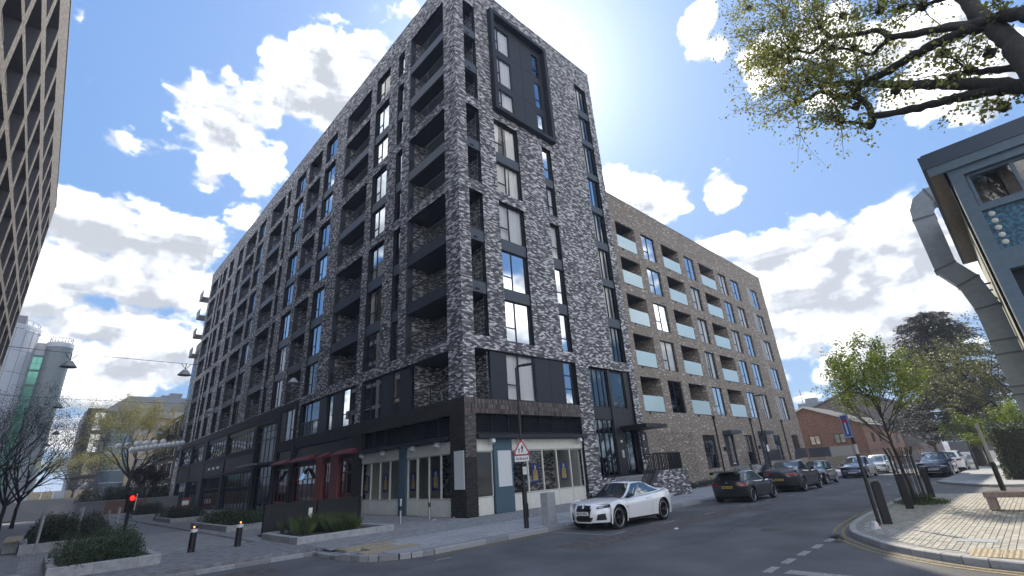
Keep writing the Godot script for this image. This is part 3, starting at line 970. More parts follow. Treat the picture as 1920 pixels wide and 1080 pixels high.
# ------------------------------------------------------------------ facades
func wall(parent: Node, F: Face, U0: float, U1: float, V0: float, V1: float, holes: Array, wm: Material, rm: Material, depth := 0.3, called := "wall"):
	var us := [U0, U1]
	var vs := [V0, V1]
	for h in holes:
		for q in 2:
			if not us.has(h[q]): us.append(h[q])
			if not vs.has(h[2 + q]): vs.append(h[2 + q])
	us.sort()
	vs.sort()
	var m := MB.new()
	for j in vs.size() - 1:
		var vc: float = (vs[j] + vs[j + 1]) / 2.0
		if vc < V0 or vc > V1: continue
		var run := -1.0e9
		for i in us.size() - 1:
			var uc: float = (us[i] + us[i + 1]) / 2.0
			var open: bool = uc < U0 or uc > U1
			if not open:
				for h in holes:
					if uc > h[0] and uc < h[1] and vc > h[2] and vc < h[3]:
						open = true
						break
			if open:
				if run > -1.0e8: F.sheet(m, run, us[i], vs[j], vs[j + 1], 0.0)
				run = -1.0e9
			elif run < -1.0e8:
				run = us[i]
		if run > -1.0e8: F.sheet(m, run, us[us.size() - 1], vs[j], vs[j + 1], 0.0)
	obj(called, m, wm, parent)
	m = MB.new()
	var up := Vector3.UP
	for h in holes:
		m.quad(F.p(h[0], h[2]), F.p(h[0], h[3]), F.p(h[0], h[3], -depth), F.p(h[0], h[2], -depth), F.u)
		m.quad(F.p(h[1], h[2]), F.p(h[1], h[3]), F.p(h[1], h[3], -depth), F.p(h[1], h[2], -depth), -F.u)
		m.quad(F.p(h[0], h[2]), F.p(h[1], h[2]), F.p(h[1], h[2], -depth), F.p(h[0], h[2], -depth), up)
		m.quad(F.p(h[0], h[3]), F.p(h[1], h[3]), F.p(h[1], h[3], -depth), F.p(h[0], h[3], -depth), -up)
	obj("opening_lining", m, rm, parent)

var brick_mesh: ArrayMesh
func brick_unit() -> ArrayMesh:
	if brick_mesh == null:
		var m := MB.new()
		m.hexa([Vector3(-0.5, -0.5, -0.5), Vector3(0.5, -0.5, -0.5), Vector3(0.5, 0.5, -0.5), Vector3(-0.5, 0.5, -0.5), Vector3(-0.488, -0.46, 0.5), Vector3(0.488, -0.46, 0.5), Vector3(0.488, 0.46, 0.5), Vector3(-0.488, 0.46, 0.5)])
		brick_mesh = m.mesh()
	return brick_mesh

func brick_list(F: Face, U0: float, U1: float, V0: float, V1: float, holes: Array, pal: Callable, xf: Array, cols: Array, proud := 0.008, rough_face := 0.0):
	# bricks of a running bond, cut where an opening begins; they stand a little proud of the mortar
	var r := int(V0 / 0.075)
	var v := r * 0.075
	while v < V1 - 0.03:
		var vc := v + 0.0375
		var cuts := []
		for h in holes:
			if vc > h[2] and vc < h[3]: cuts.append([h[0], h[1]])
		cuts.sort_custom(func(a, b): return a[0] < b[0])
		var free := []
		var s := U0
		for c in cuts:
			if c[0] > s: free.append([s, minf(c[0], U1)])
			s = maxf(s, c[1])
		if s < U1: free.append([s, U1])
		var off := 0.1125 if r % 2 else 0.0
		for f in free:
			var u: float = floorf((f[0] - off) / 0.225) * 0.225 + off
			while u < f[1]:
				var a: float = maxf(u, f[0])
				var b: float = minf(u + 0.215, f[1])
				if b - a > 0.03:
					var p := proud + (rng.randf() * 0.004 if rough_face == 0.0 else (rough_face if r % 2 else 0.0) + rng.randf() * 0.012)
					var w := Basis(F.u * (b - a), Vector3(0, 0.065, 0), F.n * (0.02 + p))
					xf.append(Transform3D(w, F.p((a + b) / 2, vc, p - (0.02 + p) / 2)))
					cols.append(pick(pal.call((a + b) / 2, vc)))
				u += 0.225
		v += 0.075
		r += 1

func bricks(parent: Node, F: Face, U0: float, U1: float, V0: float, V1: float, holes: Array, pal: Callable):
	var xf := []
	var cols := []
	brick_list(F, U0, U1, V0, V1, holes, pal, xf, cols)
	many("brick_courses", brick_unit(), M.brick, xf, cols, parent)

func win(parent: Node, F: Face, u0: float, u1: float, v0: float, v1: float, d: float, mull: Array, trans: Array, pane: Material, fm: Material = null, called := "window", fw := 0.055) -> MeshInstance3D:
	# frame bars with a pane in each light; mull: shares of the width, trans: [column, share of the height]
	if fm == null: fm = M.frame
	var m := MB.new()
	var d0 := d - 0.05
	var d1 := d + 0.03
	F.box(m, u0, u0 + fw, v0, v1, d0, d1)
	F.box(m, u1 - fw, u1, v0, v1, d0, d1)
	F.box(m, u0 + fw, u1 - fw, v0, v0 + fw, d0, d1)
	F.box(m, u0 + fw, u1 - fw, v1 - fw, v1, d0, d1)
	var us := [u0 + fw]
	for q in mull:
		var c: float = lerpf(u0, u1, q)
		F.box(m, c - fw * 0.55, c + fw * 0.55, v0 + fw, v1 - fw, d0, d1 - 0.004)
		us.append(c - fw * 0.55)
		us.append(c + fw * 0.55)
	us.append(u1 - fw)
	var lights := []
	for i in range(0, us.size(), 2):
		var cut := []
		for t in trans:
			if t[0] == i / 2: cut.append(lerpf(v0, v1, t[1]))
		var s := v0 + fw
		for c in cut:
			F.box(m, us[i], us[i + 1], c - fw * 0.5, c + fw * 0.5, d0, d1 - 0.006)
			lights.append([us[i], us[i + 1], s, c - fw * 0.5])
			s = c + fw * 0.5
		lights.append([us[i], us[i + 1], s, v1 - fw])
	var w := obj(called, m, fm, parent)
	for l in lights:
		var g := MB.new()
		var t := rr(-0.004, 0.004)
		g.quad(F.p(l[0], l[2], d - 0.01), F.p(l[1], l[2], d - 0.01 + t), F.p(l[1], l[3], d - 0.01 + t), F.p(l[0], l[3], d - 0.01), (F.n - F.u * t / maxf(0.2, l[1] - l[0])).normalized())
		obj("pane", g, pane, w)
	return w

func railing(parent: Node, F: Face, u0: float, u1: float, v: float, d: float, h := 1.05):
	var m := MB.new()
	F.box(m, u0, u1, v + h - 0.045, v + h, d - 0.03, d + 0.03)
	F.box(m, u0, u1, v + 0.07, v + 0.10, d - 0.015, d + 0.015)
	var n := int((u1 - u0) / 0.11)
	for i in n:
		var u := u0 + (i + 0.5) * (u1 - u0) / n
		F.box(m, u - 0.007, u + 0.007, v + 0.1, v + h - 0.045, d - 0.007, d + 0.007)
	for u in [u0 + 0.02, (u0 + u1) / 2, u1 - 0.02]:
		F.box(m, u - 0.02, u + 0.02, v, v + h - 0.045, d - 0.02, d + 0.02)
	obj("railing", m, M.rail, parent)

func balcony(parent: Node, F: Face, u0: float, u1: float, floors: Array, depth: float, wm: Material, fascia: Material, opts := {}):
	# recessed balconies one above the other, with slabs between them
	var s := 0.3
	for k in floors.size():
		var v0: float = floors[k][0]
		var v1: float = floors[k][1]
		var m := MB.new()
		var far: float = opts.get("back_to", u1)
		F.sheet(m, u0 - opts.get("wide", 0.0), far, v0, v1, -depth)
		m.quad(F.p(u1, v0, -s), F.p(u1, v1, -s), F.p(u1, v1, -depth), F.p(u1, v0, -depth), -F.u)
		if not opts.has("corner"):
			m.quad(F.p(u0, v0, -s), F.p(u0, v1, -s), F.p(u0, v1, -depth), F.p(u0, v0, -depth), F.u)
		else:
			F.box(m, 0.30, u0, v0, v1, -s - 0.02, -s + 0.002)
			F.box(m, 0.301, 0.33, v0, v1, -0.745, -s)
			F.box(m, 0.301, 0.33, v0, v1, -depth, -1.745)
		var b := obj("balcony", m, wm, parent)
		m = MB.new()
		var ua: float = 0.3 if opts.has("corner") else u0
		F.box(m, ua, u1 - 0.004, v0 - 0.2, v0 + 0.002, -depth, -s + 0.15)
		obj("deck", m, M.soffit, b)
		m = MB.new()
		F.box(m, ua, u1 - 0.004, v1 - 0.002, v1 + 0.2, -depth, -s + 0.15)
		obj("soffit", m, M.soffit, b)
		# a sliding door and a window on the back wall
		var w := u1 - u0
		var da: float = u0 + w * opts.get("door", 0.25)
		win(b, F, da, minf(da + 1.9, u1 - 0.2), v0 + 0.08, v1 - 0.12, -depth + 0.06, [0.5], [], M.pane_dark if rng.randf() < 0.4 else M.pane, null, "door")
		if not opts.get("glass", false):
			railing(b, F, u0 + 0.005, u1 - 0.005, v0, -0.16)
			if floors.size() > 1 and k < floors.size() - 1:
				var fm := MB.new()
				F.box(fm, u0 + 0.003, u1 - 0.003, v1 + 0.001, floors[k + 1][0] + 0.015, -0.26, -0.035)
				obj("fascia", fm, fascia, b)
		else:
			var gm := MB.new()
			F.box(gm, u0 + 0.02, u1 - 0.02, v0 + 0.03, v0 + 1.12, -0.035, -0.015)
			obj("balustrade_glass", gm, M.frosted, b)
			gm = MB.new()
			F.box(gm, u0 + 0.01, u1 - 0.01, v0 - 0.03, v0 + 0.03, -0.06, 0.012)
			F.box(gm, (u0 + u1) / 2 - 0.9, (u0 + u1) / 2 - 0.78, v0 - 0.16, v0 - 0.03, 0.002, 0.07)
			obj("balustrade_channel", gm, M.frame, b)

func curtain(parent: Node, F: Face, u0: float, u1: float, v0: float, v1: float, d: float, parts: Array):
	# drawn cloth behind clear glass, with a dark sheet painted for the unlit room
	var m := MB.new()
	F.sheet(m, u0, u1, v0, v1, d - 0.5)
	obj("room_wall", m, M.room_shade, parent)
	for q in parts:
		m = MB.new()
		var rows := []
		for j in 2:
			var row := PackedVector3Array()
			for i in 25:
				var t := i / 24.0
				var squeeze: float = 1.0 - (q[2] if j == 0 else 0.0)
				var u: float = lerpf(q[0], q[0] + (q[1] - q[0]) * squeeze, t)
				row.append(F.p(lerpf(u0, u1, u), v0 if j == 0 else v1, d - 0.1 + 0.025 * sin(t * 34.0 * (q[1] - q[0]) + q[0] * 5.0)))
			rows.append(row)
		m.grid(rows, false, F.p(u0, v0, d - 3.0))
		obj("curtain", m, M.curtain, parent)

const G0 := [[8.27, 10.70], [11.33, 13.80], [14.47, 17.02]]
const G1 := [[17.72, 20.03], [20.67, 23.25]]
const G2 := [[23.95, 26.20], [26.85, 29.45]]
const G3 := [[30.05, 32.60]]
const G23 := [[23.95, 26.20], [26.90, 29.30], [29.95, 32.70]]

func span(g: Array) -> Array:
	return [g[0][0], g[g.size() - 1][1]]

func stack_windows(parent: Node, F: Face, u0: float, u1: float, groups: Array, mull: Array, trans: Array, panes: Array, lean := 0.0, d := -0.2):
	for g in groups:
		for k in g.size():
			var pane: Material = panes[rng.randi() % panes.size()]
			if pane == M.clear:
				var c: Array = [[[0.0, 1.0, 0.0]], [[0.0, 0.35, 0.3], [0.62, 1.0, 0.0]], [[0.0, 0.62, 0.12], [0.66, 1.0, 0.0]]][rng.randi() % 3]
				curtain(parent, F, u0 + 0.03, u1 - 0.03, g[k][0] + 0.03, g[k][1] - 0.03, d - 0.06, c)
			win(parent, F, u0 + 0.02 + lean, u1 - 0.02, g[k][0] + 0.02, g[k][1] - 0.02, d, mull, trans, pane)
			if lean > 0.0:
				var m0 := MB.new()
				F.box(m0, u0 + 0.004, u0 + 0.02 + lean, g[k][0] + 0.004, g[k][1] - 0.004, d - 0.03, d + 0.06)
				obj("side_panel", m0, M.frame, parent)
			if k < g.size() - 1:
				var m := MB.new()
				F.box(m, u0 + 0.003, u1 - 0.003, g[k][1] - 0.02, g[k + 1][0] + 0.02, d - 0.05, -0.07)
				obj("spandrel_panel", m, M.panel_light, parent)
# ------------------------------------------------------------------ the corner tower and its long wing
func build_tower():
	var t := thing("apartment_block", "tall dark grey brick apartment block on the corner, long wing of balconies behind it", "apartment building")
	var R := Face.new(Vector3.ZERO, Vector3(1, 0, 0), Vector3(0, 0, 1))
	var L := Face.new(Vector3.ZERO, Vector3(0, 0, -1), Vector3(-1, 0, 0))
	var TOP := 34.7
	# ---- right face
	var rh := []
	for g in [[23.98, 32.3], [17.70, 23.25], [8.31, 17.0]]: rh.append([0.74, 1.75, g[0], g[1]])
	rh.append([0.74, 8.57, 5.13, 7.63])
	rh.append([3.0, 8.75, 23.95, 32.9])
	for g in [G0, G1]:
		rh.append([3.0, 5.12] + span(g))
		rh.append([7.54, 8.47] + span(g))
	rh.append([12.65, 14.2, 8.2, 32.35])
	rh.append([0.65, 8.5, 0.0, 4.43])
	rh.append([9.8, 14.3, 1.06, 7.56])
	wall(t, R, 0.0, 15.0, -0.15, TOP, rh, M.mortar_dark, M.reveal)
	var rb := rh.duplicate()
	rb.append([-0.1, 8.57, 4.43, 5.13])
	rb.append([-0.1, 0.65, -0.2, 4.45])
	bricks(t, R, 0.0, 15.0, -0.15, TOP, rb, func(_u, _v): return PAL_MIX)
	# ---- left face
	var lh := []
	var cols_w := [[8.4, 10.6], [18.12, 20.6], [25.8, 28.35], [38.45, 40.95], [47.65, 49.95], [52.3, 54.5], [55.95, 58.05]]
	var cols_b := [[11.5, 16.05], [21.55, 24.85], [31.85, 36.3], [41.95, 46.3], [60.9, 64.9]]
	var cols_s := [[6.25, 7.13], [30.0, 30.95], [58.75, 59.8]]
	for c in cols_w + cols_b:
		for g in [G0, G1, G2, G3]: lh.append(c + span(g))
	for c in cols_s:
		for g in [G0, G1, [[23.95, 26.2], [26.85, 29.35]], [[30.2, 32.5]]]: lh.append(c + span(g))
	for g in [G0, G1, G23]: lh.append([1.25, 5.4] + span(g))
	var low := [[1.2, 10.55, 5.15, 7.62], [11.3, 20.9, 5.15, 7.62], [21.9, 25.3, 5.15, 7.62], [25.9, 31.4, 3.7, 7.05], [31.95, 41.35, 5.25, 7.35], [41.75, 50.25, 5.25, 7.45], [52.0, 58.2, 5.25, 7.5], [59.0, 65.2, 5.25, 7.5],
		[31.95, 41.35, 3.5, 4.9], [41.75, 50.25, 3.45, 4.9], [52.0, 58.2, 3.45, 4.9], [59.0, 65.2, 3.45, 4.9],
		[1.15, 10.3, 0.0, 4.43], [11.3, 21.3, 0.0, 4.43], [21.95, 25.3, 0.0, 4.43], [25.9, 30.9, 0.0, 3.55], [31.3, 41.2, 0.0, 3.3], [42.0, 50.2, 0.0, 3.3], [52.0, 58.2, 0.0, 3.2], [59.0, 65.2, 0.0, 3.2]]
	lh.append_array(low)
	wall(t, L, 0.0, 66.0, -0.05, TOP, lh, M.mortar_dark, M.reveal)
	var lb := lh.duplicate()
	lb.append([-0.1, 1.15, -0.2, 4.45])
	bricks(t, L, 0.0, 66.0, 0.0, TOP, lb, func(u, v): return PAL_DARK if v < 5.14 or (u > 21.2 and v < 8.2) else PAL_MIX)
	# the body behind the facades, parapet coping
	var m := MB.new()
	m.box(Vector3(2.25, 4.6, -65.9), Vector3(15.0, TOP - 0.3, -2.25))
	m.box(Vector3(5.6, 0.0, -65.9), Vector3(15.0, 4.6, -2.25))
	m.box(Vector3(0.02, TOP - 0.4, -65.95), Vector3(14.98, TOP - 0.25, -0.02))
	m.box(Vector3(14.7, 22.0, -2.3), Vector3(14.99, TOP - 0.3, -0.02))
	m.box(Vector3(0.02, 0.0, -66.0), Vector3(2.3, TOP - 0.3, -65.8))
	obj("rear_wall", m, M.brick_mix, t)
	m = MB.new()
	R.box(m, -0.03, 15.03, TOP, TOP + 0.07, -0.4, 0.03)
	L.box(m, 0.4, 66.0, TOP, TOP + 0.07, -0.4, 0.03)
	obj("parapet_coping", m, M.panel_light, t)
	# ---- corner pier: rough dark bricks, each its own piece
	var xf := []
	var cols := []
	brick_list(R, 0.0, 0.65, 0.0, 4.43, [], func(_u, v): return PAL_UMBER if v > 2.5 else PAL_DARK, xf, cols, 0.010, 0.014)
	var n_r := xf.size()
	brick_list(L, 0.0, 1.15, 0.0, 4.43, [], func(_u, _v): return PAL_DARK, xf, cols, 0.010, 0.014)
	var tones := {}
	var unit := brick_unit()
	for i in xf.size():
		var key := int(clampf(cols[i].r / 0.012, 1, 14))
		if not tones.has(key):
			var bm := mat("pier_brick_%d" % key, lin(0.012 * key, 0.0108 * key, 0.0105 * key), 0.85)
			bm.heightmap_enabled = true
			bm.heightmap_scale = 0.3
			bm.heightmap_texture = M.brick.heightmap_texture
			tri(bm, 2.2)
			tones[key] = bm
	var left := []
	var leftc := []
	for i in xf.size():
		if i < n_r or i % 2 == 0 and i < n_r + 180:
			var b := MeshInstance3D.new()
			b.name = "brick"
			b.mesh = unit
			b.transform = xf[i]
			b.material_override = tones[int(clampf(cols[i].r / 0.012, 1, 14))]
			t.add_child(b, true)
		else:
			left.append(xf[i])
			leftc.append(cols[i])
	many("brick_courses", unit, M.brick, left, leftc, t)
	# soldier courses above the shop
	for f in [[R, 0.0, 8.57, PAL_UMBER]]:
		var F: Face = f[0]
		xf = []
		cols = []
		for r in 3:
			var u: float = f[1] + (0.0375 if r % 2 else 0.0)
			while u < f[2] - 0.05:
				var p := 0.03 if (int(u / 0.075) + r) % 3 == 0 else 0.012
				xf.append(Transform3D(Basis(F.u * 0.066, Vector3(0, 0.21, 0), F.n * (0.02 + p)), F.p(u + 0.0375, 4.55 + r * 0.225, (p - 0.02) / 2)))
				cols.append(pick(f[3]))
				u += 0.075
		many("soldier_course", unit, M.brick, xf, cols, t)
	# ---- right face windows
	for g in [G0, G1]:
		stack_windows(t, R, 3.0, 5.12, [g], [0.42], [[0, 0.34]], [M.pane_pale, M.clear, M.clear, M.clear])
		stack_windows(t, R, 7.54, 8.47, [g], [], [[0, 0.34]], [M.pane_pale, M.clear], 0.0)
	var ef := [[8.2, 10.68], [11.28, 13.76], [14.30, 16.75], [17.35, 19.85], [20.40, 22.95], [23.45, 26.2], [26.72, 29.1], [29.75, 32.35]]
	for k in ef.size():
		if k > 0 and k != 4: curtain(t, R, 12.7, 13.6, ef[k][0] + 0.05, ef[k][1] - 0.05, -0.25, [[0.0, 0.5, 0.0], [0.5, 1.0, 0.0]])
		win(t, R, 12.67, 13.62, ef[k][0] + 0.02, ef[k][1] - 0.02, -0.2, [0.5], [], M.pane_dark if k == 0 else (M.pane_pale if k == 4 else M.clear))
		win(t, R, 13.62, 14.18, ef[k][0] + 0.02, ef[k][1] - 0.02, -0.2, [], [], M.pane_dark)
		if k < ef.size() - 1:
			m = MB.new()
			R.box(m, 12.653, 14.197, ef[k][1] - 0.02, ef[k + 1][0] + 0.02, -0.25, -0.07)
			obj("spandrel_panel", m, M.panel_light, t)
	# the framed bay near the top
	m = MB.new()
	R.box(m, 2.95, 3.25, 23.85, 33.0, -0.25, 0.42)
	R.box(m, 8.5, 8.8, 23.85, 33.0, -0.25, 0.42)
	R.box(m, 3.25, 8.5, 23.85, 24.15, -0.25, 0.42)
	R.box(m, 3.25, 8.5, 32.7, 33.0, -0.25, 0.42)
	obj("bay_frame", m, M.frame, t)
	var fl := [[24.2, 26.2], [26.75, 29.2], [29.8, 32.1]]
	for k in 3:
		curtain(t, R, 3.3, 5.02, fl[k][0] + 0.04, fl[k][1] - 0.04, -0.1, [[0.0, 1.0, 0.0]])
		win(t, R, 3.27, 5.05, fl[k][0], fl[k][1], -0.06, [0.36], [[0, 0.38]], M.clear)
		win(t, R, 7.4, 8.2, fl[k][0], fl[k][1], -0.06, [], [[0, 0.32]], M.pane_dark if k == 2 else M.pane)
		m = MB.new()
		R.box(m, 5.06, 6.19, fl[k][0] - 0.05 if k else 24.151, (fl[k + 1][0] - 0.07) if k < 2 else 32.699, -0.12, -0.02)
		obj("cladding_panel", m, M.panel, t)
		m = MB.new()
		R.box(m, 6.21, 7.39, fl[k][0] - 0.05 if k else 24.151, (fl[k + 1][0] - 0.07) if k < 2 else 32.699, -0.12, -0.02)
		obj("cladding_panel", m, M.panel, t)
		m = MB.new()
		var va: float = fl[k][1] + 0.003
		var vb: float = fl[k + 1][0] - 0.003 if k < 2 else 32.698
		R.box(m, 3.253, 5.057, va, vb, -0.12, -0.02)
		R.box(m, 7.393, 8.495, va, vb, -0.12, -0.022)
		R.box(m, 8.203, 8.496, fl[k][0], fl[k][1], -0.14, -0.03)
		obj("cladding_panel", m, M.panel, t)
	m = MB.new()
	R.sheet(m, 5.05, 8.75, 23.95, 32.9, -0.24)
	obj("backing", m, M.frame, t)
	# first floor strip
	m = MB.new()
	R.sheet(m, 1.80, 2.9, 5.13, 7.63, -0.27)
	R.sheet(m, 5.05, 8.57, 5.13, 7.63, -0.27)
	obj("backing", m, M.frame, t)
	for e in [[1.80, 2.88], [5.08, 6.27], [6.285, 7.45]]:
		m = MB.new()
		R.box(m, e[0], e[1], 5.15, 7.60, -0.2, -0.09)
		obj("cladding_panel", m, M.panel, t)
	curtain(t, R, 2.94, 5.02, 5.18, 7.56, -0.2, [[0.0, 0.42, 0.0], [0.43, 1.0, 0.0]])
	win(t, R, 2.9, 5.06, 5.15, 7.60, -0.14, [0.42], [[0, 0.33]], M.clear)
	win(t, R, 7.47, 8.2, 5.15, 7.60, -0.14, [], [[0, 0.36], [0, 0.68]], M.pane)
	# slots of the corner balconies
	for g in [G0, G1, [[23.98, 26.2], [26.9, 29.3], [29.95, 32.3]], [[5.15, 7.62]]]:
		for k in g.size():
			railing(t, R, 0.75, 1.745, g[k][0], -0.12)
			if k < g.size() - 1:
				m = MB.new()
				R.box(m, 0.745, 1.745, g[k][1], g[k + 1][0], -0.27, -0.05)
				obj("fascia", m, M.panel_light, t)
				m = MB.new()
				R.box(m, 1.0, 1.25, g[k][1] + 0.12, g[k][1] + 0.24, -0.05, -0.03)
				obj("vent", m, M.dark_hole, t)
	for v in [10.4, 13.55, 16.6, 19.8, 22.9, 26.0, 29.0]:
		m = MB.new()
		R.box(m, 8.85, 8.99, v, v + 0.16, 0.0, 0.06)
		obj("vent", m, M.frame, t)
		for u in [7.75, 17.4, 25.3, 37.6]:
			m = MB.new()
			L.box(m, u - 0.07, u + 0.07, v, v + 0.16, 0.0, 0.06)
			obj("vent", m, M.frame, t)
	# ---- left face: balconies, windows
	balcony(t, L, 1.25, 5.4, G0, 2.0, M.brick_mix, M.panel, {"corner": true, "wide": 0.95, "door": 0.18})
	balcony(t, L, 1.25, 5.4, G1, 2.0, M.brick_mix, M.panel_light, {"corner": true, "wide": 0.95, "door": 0.18})
	balcony(t, L, 1.25, 5.4, G23, 2.0, M.brick_mix, M.panel_light, {"corner": true, "wide": 0.95, "door": 0.18})
	balcony(t, L, 1.25, 4.82, [[5.15, 7.62]], 2.0, M.brick_mix, M.panel, {"corner": true, "wide": 0.95, "door": 0.18})
	for c in cols_b:
		for g in [G0, G1, G2, G3]:
			balcony(t, L, c[0], c[1], g, 1.7, M.brick_mix, M.panel if g == G0 else M.panel_light, {"door": 0.12})
	for c in cols_w:
		stack_windows(t, L, c[0], c[1], [G0, G1, G2, G3], [0.56], [[1, 0.33]], [M.pane, M.pane, M.pane_pale, M.clear], 0.0)
	for c in cols_s:
		stack_windows(t, L, c[0], c[1], [G0, G1, [[23.95, 26.2], [26.85, 29.35]], [[30.2, 32.5]]], [], [[0, 0.34]], [M.pane, M.pane_dark], 0.0)
	# metal cheek on the far side of each balcony stack
	for c in [[1.25, 5.4]] + cols_b:
		for g in [G0, G1, G2, G3]:
			var s := span(g)
			if c[1] == 5.4 and g == G2: s = span(G23)
			if c[1] == 5.4 and g == G3: continue
			m = MB.new()
			L.box(m, c[1] - 0.03, c[1] + 0.004, s[0] + 0.004, s[1] - 0.004, -0.42, -0.012)
			obj("side_panel", m, M.panel_light, t)
	# first floor strips of the left face
	for e in [[4.85, 10.55], [11.3, 20.9], [21.9, 25.3]]:
		m = MB.new()
		L.sheet(m, e[0], e[1], 5.15, 7.62, -0.27)
		obj("backing", m, M.frame, t)
	for e in [[4.87, 5.98], [6.8, 8.17], [13.45, 15.0], [16.05, 17.35], [24.1, 25.28]]:
		m = MB.new()
		L.box(m, e[0], e[1], 5.17, 7.60, -0.2, -0.09)
		obj("cladding_panel", m, M.panel, t)
	win(t, L, 6.0, 6.78, 5.17, 7.60, -0.14, [], [[0, 0.36]], M.pane_pale)
	win(t, L, 8.2, 10.53, 5.17, 7.60, -0.14, [0.56], [[1, 0.33]], M.pane)
	win(t, L, 11.32, 13.43, 5.17, 7.60, -0.14, [0.5], [[0, 0.33], [1, 0.33]], M.pane)
	win(t, L, 15.02, 16.03, 5.17, 7.60, -0.22, [], [], M.pane_dark)
	win(t, L, 17.4, 20.85, 5.17, 7.60, -0.22, [0.5, 0.75], [], M.pane_dark)
	railing(t, L, 17.4, 20.85, 5.16, -0.08)
	win(t, L, 21.93, 24.08, 5.17, 7.60, -0.14, [0.5], [[0, 0.33]], M.pane)
	# workshop-like glazing of the far bays
	for e in [[31.95, 41.35, 5.25, 7.35, 9], [41.75, 50.25, 5.25, 7.45, 8], [52.0, 58.2, 5.25, 7.5, 6], [59.0, 65.2, 5.25, 7.5, 6], [25.9, 31.4, 3.7, 7.05, 5], [31.3, 41.2, 0.0, 3.3, 9], [42.0, 50.2, 0.0, 3.3, 7], [52.0, 58.2, 0.0, 3.2, 5], [59.0, 65.2, 0.0, 3.2, 5]]:
		var mul := []
		var trn := []
		for i in range(1, e[4]): mul.append(float(i) / e[4])
		for i in e[4]: trn.append([i, 0.62])
		if e[2] == 3.7:
			for i in e[4]: trn.append([i, 0.82])
		win(t, L, e[0] + 0.02, e[1] - 0.02, e[2] + 0.1, e[3] - (0.42 if e[2] > 5.0 else 0.06), -0.24, mul, trn, M.pane if e[2] > 5.0 else M.pane_dark)
		m = MB.new()
		L.box(m, e[0] + 0.02, e[1] - 0.02, e[3] - (0.40 if e[2] > 5.0 else 0.05), e[3] - 0.004, -0.28, -0.16)
		obj("head_panel", m, M.frame, t)
	for e in [[31.95, 41.35, 3.5, 4.9], [41.75, 50.25, 3.45, 4.9], [52.0, 58.2, 3.45, 4.9], [59.0, 65.2, 3.45, 4.9]]:
		var n := 1 if e[0] < 32.0 else int((e[1] - e[0]) / 1.0)
		for i in n:
			m = MB.new()
			L.box(m, lerpf(e[0], e[1], float(i) / n) + 0.015, lerpf(e[0], e[1], (i + 1.0) / n) - 0.015, e[2] + 0.01, e[3] - 0.01, -0.2, -0.08)
			obj("cladding_panel", m, M.reveal, t)
		m = MB.new()
		L.sheet(m, e[0], e[1], e[2], e[3], -0.25)
		obj("backing", m, M.frame, t)
	for i in 3:
		m = MB.new()
		L.box(m, 43.6 + i * 1.9, 44.5 + i * 1.9, 4.05, 4.3, -0.08, -0.06)
		obj("sign_board", m, M.white_board, t)
	# the entrance between the workshops: recess, canopy
	m = MB.new()
	L.box(m, 25.6, 31.2, 3.56, 3.72, -0.2, 1.3)
	obj("canopy", m, M.black_metal, t)
	win(t, L, 25.95, 30.85, 0.02, 3.5, -0.26, [0.2, 0.4, 0.6, 0.8], [[0, 0.75], [1, 0.75], [2, 0.75], [3, 0.75], [4, 0.75]], M.pane_dark)
	# projecting balconies on the far end, above a lower wing
	for k in 4:
		m = MB.new()
		var v := 30.6 - k * 3.1
		m.box(Vector3(-0.9, v, -68.2), Vector3(4.0, v + 0.25, -66.0))
		m.box(Vector3(-0.9, v + 0.25, -68.2), Vector3(-0.82, v + 1.3, -66.0))
		obj("end_balcony", m, M.zinc, t)
	build_lower_wing(t)
	build_shop(t, R, L)
	build_red_shop(t, L)
	build_lobby(t, R)

func build_lower_wing(t: Node3D):
	var m := MB.new()
	m.box(Vector3(0.0, 0.0, -69.0), Vector3(10.0, 23.6, -66.02))
	obj("lower_wing", m, M.brick_mix, t)
	var L := Face.new(Vector3(0, 0, -66), Vector3(0, 0, -1), Vector3(-1, 0, 0))
	for k in 5:
		win(t, L, 0.5, 2.6, 5.4 + k * 3.1, 7.9 + k * 3.1, 0.03, [0.5], [], M.pane)

